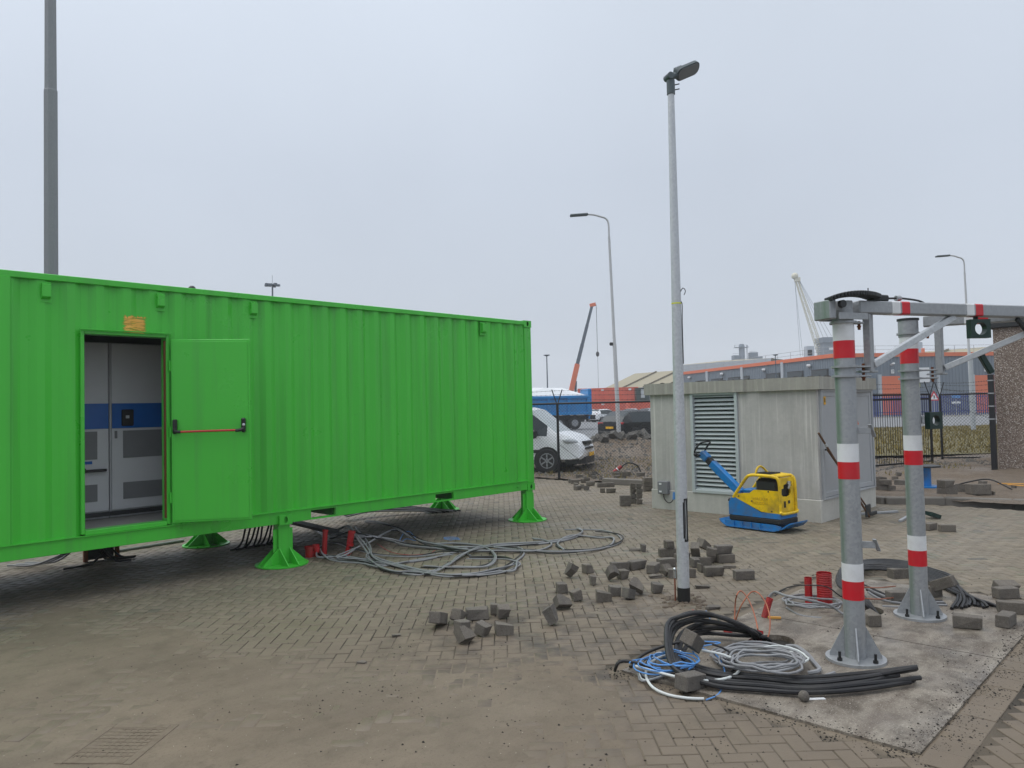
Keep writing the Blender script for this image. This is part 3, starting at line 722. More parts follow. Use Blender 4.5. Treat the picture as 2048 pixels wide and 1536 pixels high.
# leaf, standing open about 145 degrees
hx, hy = DX1-.012, CY0-.045; ang = math.atan2(8.20-hy, 4.06-hx)
leaf = MB(); LW, LZ0, LZ1 = .865, .715, 2.80
ML = Matrix.Translation((hx, hy, 0)) @ Matrix.Rotation(ang, 4, 'Z')
leaf.box((LW/2+.01, .022, (LZ0+LZ1)/2), (LW, .042, LZ1-LZ0), ML, b=.005)
door = leaf.obj('door', GM, cont)
MB().box((LW/2+.01, -.0035, (LZ0+LZ1)/2), (LW-.05, .006, LZ1-LZ0-.05), ML, b=.002).obj('door_skin', GM, door)
zb_ = 1.80
pb = MB(); pb.tube([ML @ Vector(p) for p in ((.10, -.085, zb_-.055), (.40, -.085, zb_-.052), (.74, -.085, zb_-.05))], .0125, 10)
pb.obj('push_bar', M['red_bar'], door)
for x0, s in ((.055, 1), (.80, -1)):
    h = MB(); h.box((x0, -.03, zb_+.005), (.046, .05, .165), ML, b=.012)
    h.tube(smooth_path([ML @ Vector(p) for p in ((x0, -.045, zb_-.02), (x0+s*.012, -.075, zb_-.045), (x0+s*.05, -.087, zb_-.054), (x0+s*.075, -.086, zb_-.055))], .01), .018, 10)
    hb = h.obj('bar_bracket', M['black'], door)
    if s < 0: MB().lathe([(.001, 0), (.016, 0), (.016, .02), (.001, .022)], 12, ML @ Matrix.Translation((x0+.01, -.055, zb_+.01)) @ Matrix.Rotation(math.pi/2, 4, 'X')).obj('lock_cylinder', M['chrome'], door)
for z in (1.0, 1.75, 2.5):
    MB().tube([ML @ Vector((-.004, .01, z-.06)), ML @ Vector((-.004, .01, z+.06))], .011, 8).obj('door_hinge', GM, door)
# inside
IY1 = CY1-.12
fl = MB().box(((1.2+5.2)/2, (CY0+.14+IY1)/2, .715), (4.0, IY1-CY0-.14, .02)); fl.obj('interior_floor', M['floor_grey'], cont)
iw = MB(); iw.box((3.2, IY1+.01, 2.0), (4.0, .02, 2.56)); iw.box((1.2, (CY0+.14+IY1)/2, 2.0), (.02, IY1-CY0-.14, 2.56)); iw.box((5.2, (CY0+.14+IY1)/2, 2.0), (.02, IY1-CY0-.14, 2.56))
iw.box((3.2, (CY0+.14+IY1)/2, 3.27), (4.0, IY1-CY0-.14, .02))
iw.box(((1.2+DX0)/2, CY0+.1, 2.0), (DX0-1.2-.01, .02, 2.56)); iw.box(((5.2+DX1)/2, CY0+.1, 2.0), (5.2-DX1-.01, .02, 2.56)); iw.box(((DX0+DX1)/2, CY0+.1, (DZ1+3.27)/2), (DX1-DX0-.02, .02, 3.27-DZ1))
iw.obj('interior_lining', M['interior'], cont, smooth=False)
MB().box((3.12, CY0+.32, 2.87), (.42, .08, .05), b=.01).obj('light_fitting', M['white'], cont)
MB().box((3.0, CY0+.55, 2.93), (2.6, .3, .06)).obj('cable_tray', M['dark'], cont)
# cabinets inside
def cabinet(x0, x1, label, kind_):
    y = 9.70; c = thing('switch_cabinet', label, 'cabinet', ((x0+x1)/2, y+.3, .725), 0, 'cabinets inside the container')
    MB().box(((x0+x1)/2, y+.32, 1.78), (x1-x0-.006, .6, 2.1), b=.004).obj('cabinet_body', M['cabinet'], c)
    w_ = x1-x0
    d = MB().box(((x0+x1)/2, y+.006, 1.82), (w_-.03, .03, 2.0), b=.004).obj('cabinet_door', M['cabinet'], c)
    MB().box(((x0+x1)/2, y-.012, 1.945), (w_-.034, .012, .30)).obj('blue_band', M['cabinet_blue'], d)
    MB().box(((x0+x1)/2+(.03 if kind_ else -.03), y-.0115, 1.60), (w_-.22, .008, .33)).obj('vent_panel', M['vent_grey'], d)
    MB().box(((x0+x1)/2+(.03 if kind_ else -.03), y-.0115, 1.04), (w_-.22, .008, .20)).obj('vent_panel', M['vent_grey'], d)
    MB().box(((x0+x1)/2, y+.0, .78), (w_, .03, .05)).obj('plinth', M['dark'], c)
    return c, d
c1, d1 = cabinet(2.25, 3.045, 'left grey switch cabinet with black rotary handle inside the open container', 0)
hm = MB(); hm.lathe([(.001, 0), (.045, 0), (.04, .03), (.001, .032)], 14, Matrix.Translation((2.74, 9.685, 1.31)) @ Matrix.Rotation(math.pi/2, 4, 'X'))
hm.box((2.86, 9.645, 1.305), (.27, .022, .034), b=.006); hm.obj('rotary_handle', M['black'], d1)
MB().box((2.78, 9.688, 1.40), (.14, .004, .035)).obj('name_strip', M['cabinet_blue'], d1)
c2, d2 = cabinet(3.05, 3.95, 'right grey switch cabinet with small dark display in its blue band', 1)
dm = MB().box((3.24, 9.676, 1.92), (.14, .022, .20), b=.02).obj('display', M['black'], d2)
MB().box((3.235, 9.663, 1.93), (.04, .004, .035)).obj('screen', M['lamp_lens'], dm)
MB().box((3.11, 9.684, 1.72), (.03, .012, .09), b=.004).obj('door_lock', M['vent_grey'], d2)
# stub feet
def foot(x, y, s, far=False):
    f = MB().box((x, y, .015+.25), (.16, .14, .495), b=.004).obj('support_leg', GM, cont)
    MB().lathe([(.001, 0), (.33, 0), (.33, .014), (.001, .0142)], 40, Matrix.Translation((x, y, .004))).obj('base_disc', GM, f)
    for a in range(4):
        Mg = Matrix.Translation((x, y, .019)) @ Matrix.Rotation(a*math.pi/2, 4, 'Z') @ Matrix.Rotation(math.pi/2, 4, 'X')
        off = .08 if a % 2 == 0 else .07
        for dy in ((-.066, .054) if a % 2 == 0 else (-.076, .064)):
            MB().prism([(off, 0), (.305, 0), (off, .20)], .011, Mg @ Matrix.Translation((0, 0, dy))).obj('gusset', GM, f, smooth=False)
    for sx_ in (-1, 1):
        MB().box((x+sx_*.108, y-.03, .28), (.055, .012, .36), b=.002).obj('stiffener', GM, f)
    return f
for x in (CX1-.115, 4.80, 0.0):
    for y in (CY0+.085, CY1-.1): foot(x, y, 1)
for x in (4.80, 0.0):
    m = casting(x+.09, CY0-.03, ZB-.012, -1, 1); m.obj('leg_socket', GM, cont, smooth=False)
MB().tube([(CX1-.42, CY0+.012, .60), (CX1-.42, CY0-.02, .60)], .012, 8).obj('earth_stud', GM, cont)
# ------------------------------------------------------------------ concrete transformer kiosk
KX, KY, KL, KW, KH = 11.875, 4.781, 3.176, 2.478, 2.321
ki = thing('transformer_kiosk', 'small grey concrete transformer kiosk with louvre and flat overhanging roof', 'kiosk', (KX+KW/2, KY+KL/2, 0))
ky1, kx1 = KY+KL, KX+KW
LY0, LY1, LZ0_, LZ1_ = 6.155, 7.07, .345, 2.135
ZS = 2.10
bs = MB().box((KX+KW/2, KY+KL/2, .15), (KW, KL, .42), b=.012).obj('plinth', M['concrete_base'], ki)
wl = MB()
def wx(y0, y1, z0, z1): wl.box((KX+.06+.012, (y0+y1)/2, (z0+z1)/2), (.12, y1-y0, z1-z0), b=.006)
ins = .012
wx(KY+.02, LY0, .36, ZS+.05); wl.obj('wall', M['concrete'], ki); wl = MB()
wx(LY1, ky1-.02, .36, ZS+.05); wl.obj('wall', M['concrete'], ki); wl = MB()
wl.box((KX+KW/2+.06, ky1-.075, (.36+ZS+.05)/2), (KW-.25, .12, ZS-.31)); wl.box((kx1-.075, KY+KL/2, (.36+ZS+.05)/2), (.12, KL-.05, ZS-.31))
wl.box((KX+.15, KY+.075, (.36+ZS+.05)/2), (.03, .12, ZS-.31)); wl.obj('wall', M['concrete'], ki)
# roof slab with a drip notch cut in its front edge
rp = [(KX-.06, KY-.06), (kx1+.06, KY-.06), (kx1+.06, ky1+.06), (KX-.06, ky1+.06)]
nY = PX(1500, 765, KX-.06).y
MB().prism([(rp[0][0], rp[0][1]), rp[1], rp[2], (rp[3][0], rp[3][1]), (KX-.06, nY+.13), (KX-.02, nY+.09), (KX-.02, nY-.09), (KX-.06, nY-.13)], .205, Matrix.Translation((0, 0, KH-.205))).obj('roof_slab', M['concrete_roof'], ki, smooth=False)
MB().box((KX+.16, nY, KH-.03), (.34, .16, .075)).obj('roof_outlet', M['dark'], ki)
mo = MB()
for k in range(120):
    x = R_.uniform(KX, kx1); y = R_.uniform(KY, ky1); mo.sphere((x, y, KH+.004), R_.uniform(.015, .05), 6, 4, (1.6, 1.2, .55))
kind(mo.obj('roof_moss', M['soil_and_pit_shade'], ki), 'stuff')
# louvre
lf = MB()
for y in (LY0+.028, LY1-.028): lf.box((KX+.02, y, (LZ0_+LZ1_)/2), (.09, .056, LZ1_-LZ0_), b=.005)
for z in (LZ0_+.03, LZ1_-.028): lf.box((KX+.02, (LY0+LY1)/2, z), (.088, LY1-LY0-.114, .056), b=.005)
lo = lf.obj('louvre_frame', M['louvre'], ki)
MB().box((KX+.105, (LY0+LY1)/2, (LZ0_+LZ1_)/2), (.01, LY1-LY0, LZ1_-LZ0_)).obj('louvre_backing', M['dark'], lo)
sm = MB()
sm.add([(-.02, -.5, -.020), (-.02, .5, -.020), (.03, .5, .020), (.03, -.5, .020), (-.022, -.5, -.017), (-.022, .5, -.017), (.028, .5, .023), (.028, -.5, .023), (-.02, -.5, -.028), (-.02, .5, -.028)],
       [(4, 5, 6, 7), (0, 3, 2, 1), (8, 9, 5, 4), (0, 1, 9, 8)])
sme = sm.mesh('louvre_slat', M['louvre'], smooth=False); NS = 23
for k in range(NS):
    o = put(sme, 'louvre_slat', lo); z = LZ0_+.085+(LZ1_-LZ0_-.15)*k/(NS-1)
    o.location = (KX+.035, (LY0+LY1)/2, z); o.scale = (1, LY1-LY0-.118, 1)
# doors on the right hand face
def kdoor(x0, x1, ajar, nm, lab=None):
    Md = Matrix.Translation((x0 if ajar >= 0 else x1, KY+.02, 0)) @ Matrix.Rotation(ajar, 4, 'Z'); s = 1 if ajar >= 0 else -1; w_ = x1-x0
    d = MB().box((s*w_/2, .0, 1.23), (w_-.012, .04, 1.70), Md, b=.004).obj('door', M['cab_grey'], ki)
    for a in (.045, w_-.045): MB().box((s*a, -.024, 1.23), (.075, .012, 1.69), Md, b=.003).obj('door_stile', M['cab_grey'], d)
    for z in (.425, 2.04): MB().box((s*w_/2, -.024, z), (w_-.166, .011, .075), Md, b=.003).obj('door_rail', M['cab_grey'], d)
    return d, Md
fr = MB(); fr.box((11.99, KY+.015, 1.23), (.05, .08, 1.76), b=.003); fr.box((14.28, KY+.015, 1.23), (.06, .08, 1.76), b=.003); fr.box((13.13, KY+.015, 2.10), (2.22, .08, .05), b=.003); fr.box((13.13, KY+.015, .362), (2.22, .08, .03), b=.003)
fr.obj('door_frame', M['cab_grey'], ki)
da, Ma = kdoor(12.02, 13.13, 0.0, 'a')
MB().box((.10, -.036, 1.935), (.075, .004, .13), Ma).obj('warning_sticker', M['yellow'], da)
MB().box((.10, -.0395, 1.94), (.03, .003, .07), Ma).obj('sticker_symbol', M['black'], da)
db, Mb_ = kdoor(13.14, 14.25, -.10, 'b')
hl = MB().box((-.98, -.05, 1.27), (.035, .05, .22), Mb_, b=.01); hl.box((-1.0, -.07, 1.2), (.03, .03, .16), Mb_, b=.006); hl.obj('door_handle', M['black'], db)
MB().prism([(-.04, 0), (.04, 0), (0, .07)], .004, Mb_ @ Matrix.Translation((-.55, -.031, 1.50)) @ Matrix.Rotation(math.pi/2, 4, 'X')).obj('warning_sign', M['orange'], db)
# socket box with blue plug on the louvre side
by = 7.66
sb = MB().box((KX-.03, by, .40), (.11, .21, .235), b=.01).obj('socket_box', M['vent_grey'], ki)
for z in (.33, .47): MB().box((KX-.088, by+.04, z), (.006, .05, .03)).obj('box_label', M['white'], sb)
MB().tube(smooth_path([(KX-.04, by+.0, .285), (KX-.06, by-.02, .20), (KX-.07, by-.12, .13), (KX-.07, by-.2, .17), (KX-.05, by-.22, .26)], .03), .009, 8).obj('plug_lead', M['cable_black'], sb)
MB().tube([(KX-.05, by-.22, .2), (KX-.05, by-.225, .33)], [.028, .022], 10).obj('plug', M['cable_blue'], sb)

# tools leaning on the kiosk door
def leaning_tool(p0, p1, r, label, name, head):
    t = thing(name, label, 'tool', p0, 0, None)
    MB().tube([p0, p1], r, 8).obj('handle', M['wood'], t)
    d = (Vector(p1)-Vector(p0)).normalized()
    if head == 'shovel':
        q = Vector(p0); MB().box(q+Vector((0, .02, .1)), (.2, .03, .2), b=.01).obj('blade', M['dark'], t)
        MB().tube([Vector(p1)-d*.28, Vector(p1)-d*.22], r*1.25, 8).obj('collar', M['galv_new'], t)
    else:
        q = Vector(p0); MB().box(q+Vector((0, .0, .03)), (.35, .04, .06), b=.01).obj('head', M['dark'], t); MB().tube([Vector(p1)-Vector((.06, 0, 0)), Vector(p1)+Vector((.06, 0, 0))], r*1.1, 8).obj('grip', M['black'], t)
pa = PY(1637, 866, KY-.07); pb_ = Vector((12.75, KY-.42, .03))
leaning_tool(pb_, pa, .017, 'long handled shovel leaning on the grey kiosk door', 'shovel', 'shovel')
pa = PY(1654, 899, KY-.08); leaning_tool(Vector((12.95, KY-.40, .03)), pa, .014, 'shorter dark rake handle leaning beside the shovel on the kiosk door', 'rake', 'rake')

# ------------------------------------------------------------------ plate compactor
pc0 = G(1525, 1060); PCR = math.atan2(-1, 0)     # long axis along the kiosk wall
a_ = G(1450, 1056); b_ = G(1600, 1056)
dirp = (b_-a_); rot = math.atan2(dirp.y, dirp.x) - .74
pc = thing('plate_compactor', 'blue and yellow vibrating plate compactor with long blue tiller in front of the louvre', 'plate compactor', ((a_+b_)/2).to_tuple(), rot)
PM = world_of(pc) @ Matrix.Diagonal((.95, .95, .92, 1))
def pprism(poly, y0, y1, Mx=PM):  # poly in (x, z), extruded in y
    return MB().prism(poly, y1-y0, Mx @ Matrix.Translation((0, y1, 0)) @ Matrix.Rotation(math.pi/2, 4, 'X'))
# base plate with turned-up ends
bp = MB(); secs = [(-.60, .115, .30), (-.57, .085, .31), (-.46, .022, .315), (.40, .022, .315), (.54, .07, .31), (.62, .135, .28), (.64, .15, .26)]
vs_ = []; 
for x, z, hw in secs: vs_ += [(x, -hw, z), (x, hw, z), (x, hw, z+.022), (x, -hw, z+.022)]
fs_2 = []
for i in range(len(secs)-1):
    for k in range(4): l = (k+1) % 4; fs_2.append((i*4+k, i*4+l, i*4+4+l, i*4+4+k))
fs_2 += [(3, 2, 1, 0), tuple((len(secs)-1)*4+k for k in range(4))]
bp.add(vs_, [tuple(reversed(f)) for f in fs_2], PM); base_pl = bp.obj('base_plate', M['mach_blue'], pc, smooth=False)
for s in (-1, 1): pprism([(-.50, .035), (.46, .035), (.52, .10), (.40, .125), (-.50, .125)], s*.285-.008, s*.285+.008).obj('side_flange', M['mach_blue'], base_pl, smooth=False)
for x in (-.32, -.16, .0, .16):
    for s in (-1, 1): MB().box((x, s*.304, .08), (.012, .026, .09), PM).obj('rib', M['mach_blue'], base_pl)
MB().box((0.02, 0, .168), (.96, .50, .115), PM, b=.03).obj('rubber_band', M['rubber'], pc)
pprism([(-.45, .215), (.48, .215), (.48, .30), (.12, .30), (-.30, .50), (-.40, .50), (-.45, .42)], -.245, .245).obj('lower_body', M['mach_blue'], pc, smooth=False)
# yellow hood: side plates, rear panel, roll frame
side = [(-.31, .50), (.14, .312), (.46, .29), (.46, .76), (.40, .80), (-.02, .80), (-.06, .78), (-.12, .66), (-.30, .64), (-.335, .58)]
hood_hole = []
for s in (-1, 1):
    y = s*.225
    pl = pprism([(-.31, .50), (.14, .312), (.45, .285), (.45, .66), (.02, .66), (-.06, .60), (-.27, .58), (-.33, .54)], y-.012, y+.012); pl.obj('hood_side', M['mach_yellow'], pc, smooth=False)
    tb = MB(); tb.tube(smooth_path([PM @ Vector(p) for p in ((-.36, y, .50), (-.33, y, .56), (-.12, y, .84), (-.04, y, .89), (.10, y, .90), (.38, y, .885), (.45, y, .84), (.47, y, .70), (.475, y, .30))], .02), .024, 10)
    tb.obj('roll_frame', M['mach_yellow'], pc)
tb = MB()
for (x, z) in ((-.05, .895), (.40, .89)): tb.tube([PM @ Vector((x, -.225, z)), PM @ Vector((x, .225, z))], .022, 10)
tb.tube(smooth_path([PM @ Vector(p) for p in ((.47, -.225, .34), (.50, -.21, .30), (.50, .21, .30), (.47, .225, .34))], .03), .022, 10)
tb.obj('frame_cross_tube', M['mach_yellow'], pc)
MB().box((.17, 0, .905), (.44, .42, .02), PM, b=.006).obj('top_cover', M['mach_yellow'], pc)
gr = MB().box((.14, 0, .921), (.26, .30, .012), PM).obj('top_grille', M['dark'], pc)
for k in range(6): MB().box((.03+k*.045, 0, .931), (.012, .30, .01), PM).obj('grille_bar', M['dark'], gr)
rear = MB().prism([(-.2, .30), (.2, .30), (.2, .87), (-.2, .87)], .014, PM @ Matrix(((0, 0, 1, .448), (1, 0, 0, 0), (0, 1, 0, 0), (0, 0, 0, 1))), [[(-.16, .60), (-.12, .57), (.0, .56), (.08, .58), (.10, .62), (.10, .70), (.13, .72), (.13, .80), (.02, .81), (-.02, .77), (-.10, .75), (-.10, .70), (-.16, .69)]])
rear.obj('rear_panel', M['mach_yellow'], pc, smooth=False)
for (y, z, w_, h_) in ((-.08, .44, .045, .10), (.04, .47, .05, .05)): MB().box((.466, y, z), (.006, w_, h_), PM).obj('panel_cutout', M['black'], pc)
MB().box((.20, 0, .66), (.40, .36, .36), PM, b=.05).obj('engine', M['dark'], pc)
MB().tube([PM @ Vector((.33, .06, .60)), PM @ Vector((.40, .06, .76))], .05, 12).obj('exhaust', M['black'], pc)
MB().box((-.16, 0, .60), (.18, .26, .10), PM, b=.02).obj('motor_cover', M['mach_blue'], pc)
lp_ = MB(); lp_.tube(smooth_path([PM @ Vector(p) for p in ((-.02, -.10, .90), (-.015, -.085, .97), (0, -.05, 1.02), (.02, .0, 1.025), (.05, .06, .97), (.08, .10, .91))], .02), .017, 10); lp_.obj('lifting_eye', M['mach_yellow'], pc)
for (x, z) in ((-.26, .535), (-.02, .47), (.33, .33), (.28, .645)):
    MB().sphere(PM @ Vector((x, -.24, z)), .012, 8, 5).obj('bolt', M['dark'], pc)
# tiller
t0, t1 = Vector((-.36, 0, .55)), Vector((-.93, 0, 1.04)); td = (t1-t0).normalized()
MB().bar(PM @ t0, PM @ t1, .11, .13, .012).obj('tiller', M['mach_blue'], pc)
MB().bar(PM @ (t1-td*.01), PM @ (t1+td*.10), .10, .105, .01).obj('tiller_joint', M['rubber'], pc)
MB().bar(PM @ (t1+td*.10), PM @ (t1+td*.27), .12, .12, .012).obj('tiller_head', M['mach_blue'], pc)
e = t1+td*.25
hb = MB(); hb.tube(smooth_path([PM @ Vector(p) for p in ((e.x, -.05, e.z-.03), (e.x-.06, -.13, e.z), (e.x-.03, -.15, e.z+.09), (e.x+.06, -.14, e.z+.19), (e.x+.10, -.06, e.z+.215), (e.x+.10, .06, e.z+.215), (e.x+.06, .14, e.z+.19), (e.x-.03, .15, e.z+.09), (e.x-.06, .13, e.z), (e.x, .05, e.z-.03))], .02), .015, 10); hb.obj('handle_bar', M['black'], pc)
MB().sphere(PM @ Vector((e.x-.05, -.13, e.z-.01)), .035, 10, 6).obj('throttle_knob', M['black'], pc)
MB().tube([PM @ Vector((-.42, -.20, .44)), PM @ Vector((-.47, -.20, .46))], .03, 10).obj('hitch_pin', M['black'], pc)
def text_mesh(body, size, depth, name, mat, Mx, parent):
    cu = bpy.data.curves.new(name, 'FONT'); cu.body = body; cu.size = size; cu.extrude = depth; cu.align_x = 'CENTER'; cu.align_y = 'CENTER'; cu.resolution_u = 2
    o = bpy.data.objects.new(name, cu); C.objects.link(o)
    me = bpy.data.meshes.new_from_object(o.evaluated_get(bpy.context.evaluated_depsgraph_get())); bpy.data.objects.remove(o); bpy.data.curves.remove(cu)
    me.transform(Mx); me.materials.clear(); me.materials.append(mat); return put(me, name, parent)
MT = PM @ Matrix(((1, 0, 0, .13), (0, 0, -1, -.2385), (0, 1, 0, .515), (0, 0, 0, 1)))
M['emboss'] = pm('worn_embossed_yellow', srgb(205, 168, 30), .5, 0, .2, 30, dirt=srgb(150, 120, 30), dirt_amt=.6)
text_mesh('WACKER', .068, .003, 'brand_lettering', M['emboss'], MT, pc)
text_mesh('NEUSON', .068, .003, 'brand_lettering', M['emboss'], MT @ Matrix.Translation((0, -.068, 0)), pc)
# ------------------------------------------------------------------ lamp post in the middle
LPX, LPY = 6.405, 3.952
lam = thing('lamp_post', 'new galvanised lamp post with open cable hatch and dark tilted lantern', 'lamp post', (LPX, LPY, 0))
lean = Vector((.006, -.006, 0))
def lp(z, dx=0, dy=0): return Vector((LPX+dx+lean.x*z*.6, LPY+dy+lean.y*z*.6, z))
def rad(z): return .058 - (.058-.032)*max(0, z-1.2)/3.85 if z > 1.2 else .058
hz0, hz1 = .585, 1.005
zs = [.0, .2, .4, hz0-.02] + [hz0+(hz1-hz0)*k/12 for k in range(13)] + [hz1+.02] + [1.2+3.83*k/12 for k in range(13)]
# shell with a real hatch opening on the side that faces right
n = 36; m = MB(); ha = math.atan2(-.42, .05)      # direction of the hatch
rtd = math.atan2(-math.sin(YAW), math.cos(YAW)); fwa = math.atan2(-math.cos(YAW), -math.sin(YAW)); ha = rtd - .80
hw = math.radians(48)
ring = []
for z in zs:
    c0 = lp(z); r = rad(z)
    row = []
    for k in range(n):
        a = ha + 2*math.pi*(k+.5)/n - math.pi
        row.append((c0.x+r*math.cos(a), c0.y+r*math.sin(a), z))
    ring.append(row)
vs_ = [p for row in ring for p in row]; fs_2 = []
for i in range(len(zs)-1):
    zm = (zs[i]+zs[i+1])/2
    for k in range(n):
        l = (k+1) % n; am = abs(2*math.pi*(k+1)/n - math.pi)
        ez = min((zm-hz0)/.07, (hz1-zm)/.07, 1) if hz0 < zm < hz1 else 0
        if ez > 0 and am < hw*math.sqrt(max(0, 1-(1-ez)**2)): continue
        fs_2.append((i*n+k, i*n+l, (i+1)*n+l, (i+1)*n+k))
m.add(vs_, fs_2); m.obj('post', M['galv_new'], lam)
m = MB(); m.tube([lp(.5), lp(1.06)], .042, 16); m.obj('post_interior', M['black'], lam)
for k in range(2):
    p0 = lp(.52, .03*math.cos(ha)+.03, .045*math.sin(ha)); 
    MB().tube(smooth_path([lp(hz0+.02)+Vector((math.cos(ha+.25*(k-1)), math.sin(ha+.25*(k-1)), 0))*.044, lp(hz0+.15)+Vector((math.cos(ha+.35*(k-1)), math.sin(ha+.35*(k-1)), 0))*.048, lp(hz1-.02)+Vector((math.cos(ha+.2*(k-1)), math.sin(ha+.2*(k-1)), 0))*.045], .03), .0025, 6).obj('hatch_wire', M['cable_grey'] if k != 1 else M['cable_white'], lam)
MB().tube([lp(.001), lp(.14)], .0615, 24).obj('base_sleeve', M['black'], lam)
gx = lp(.1)+Vector((math.cos(rtd+math.pi-.5), math.sin(rtd+math.pi-.5), 0))*.085
MB().tube([gx+Vector((0, 0, -.1)), gx+Vector((0, 0, .12))], .008, 8).obj('earth_rod', M['copper'], lam)
bl = MB().tube([gx+Vector((0, 0, .12)), gx+Vector((0, 0, .19))], .013, 8); bl.sphere(gx+Vector((0, 0, .205)), .018, 8, 6); bl.obj('earth_clamp', M['chrome'], lam)
tz = VH(1352, 607, (LPX, LPY)); TS = lp(tz)
MB().tube([lp(tz-.006), lp(tz+.006)], rad(tz)+.002, 20).obj('yellow_tape', M['lime'], lam)
wd = Vector((math.cos(rtd-.3), math.sin(rtd-.3), 0))
MB().tube(smooth_path([lp(tz-.6)+wd*(rad(tz)+.008), lp(tz-.2)+wd*(rad(tz)+.006), lp(tz)+wd*(rad(tz)+.008), lp(tz+.04)+wd*(rad(tz)-.02), lp(tz+.1)+wd*(rad(tz)-.01), lp(tz+.15)+wd*(rad(tz)+.02), lp(tz+.12)+wd*(rad(tz)+.045), lp(tz+.08)+wd*(rad(tz)+.03)], .02), .0045, 6).obj('loose_wire', M['dark'], lam)
# lantern
top = lp(5.03); M['lantern'] = pm('dark_grey_lantern_housing', srgb(78, 88, 92), .5)
MB().tube([top+Vector((0, 0, -.01)), top+Vector((0, 0, .13))], .041, 16).obj('spigot', M['lantern'], lam)
for k in range(2): MB().tube([top+Vector((0, 0, .03+.05*k))+wd*.03, top+Vector((0, 0, .035+.05*k))+wd*.085], .006, 6).obj('clamp_screw', M['dark'], lam)
kn = top+Vector((0, 0, .165)); ax = Vector((math.cos(rtd+.3), math.sin(rtd+.3), 0)); side_ = Vector((-ax.y, ax.x, 0))
MB().tube([kn-side_*.05-ax*.02, kn+side_*.05-ax*.02], .034, 14).obj('knuckle', M['lantern'], lam)
tilt_ = math.radians(26); la = ax*math.cos(tilt_)+Vector((0, 0, math.sin(tilt_))); dn = ((CAM-kn).normalized()*.9 + Vector((0, 0, -.8))); dn = (dn-la*dn.dot(la)).normalized(); lu = -dn; side_ = lu.cross(la)
ML2 = Matrix(((la.x, side_.x, lu.x, kn.x), (la.y, side_.y, lu.y, kn.y), (la.z, side_.z, lu.z, kn.z), (0, 0, 0, 1)))
MB().box((.05, 0, .0), (.14, .06, .06), ML2, b=.015).obj('neck', M['lantern'], lam)
def rrect(l, w_, r, n_=5):
    o = []
    for cx, cy, a0 in ((l/2-r, w_/2-r, 0), (-l/2+r, w_/2-r, 90), (-l/2+r, -w_/2+r, 180), (l/2-r, -w_/2+r, 270)):
        for k in range(n_+1): a = math.radians(a0+90*k/n_); o.append((cx+r*math.cos(a), cy+r*math.sin(a)))
    return o
hd = MB().prism(rrect(.29, .14, .06), .034, ML2 @ Matrix.Translation((.205, 0, -.025))); hd.box((.13, 0, .03), (.12, .09, .05), ML2, b=.012)
for k in range(5): hd.box((.09+k*.02, 0, .055), (.007, .08, .016), ML2)
hd.obj('lantern_head', M['lantern'], lam)
MB().prism(rrect(.26, .12, .05), .006, ML2 @ Matrix.Translation((.21, 0, -.032))).obj('lantern_glass', M['vent_grey'], lam, smooth=False)
# dug earth round the foot
eh = MB()
for k in range(60):
    a, r = R_.uniform(0, 6.28), abs(R_.gauss(.16, .08)); eh.sphere((LPX+r*math.cos(a), LPY+r*math.sin(a), .0), R_.uniform(.012, .035), 6, 4, (1.3, 1, .6))
kind(tag(eh.obj('loose_soil', M['earth']), 'clods of dark soil heaped round the foot of the new lamp post', 'soil'), 'stuff')

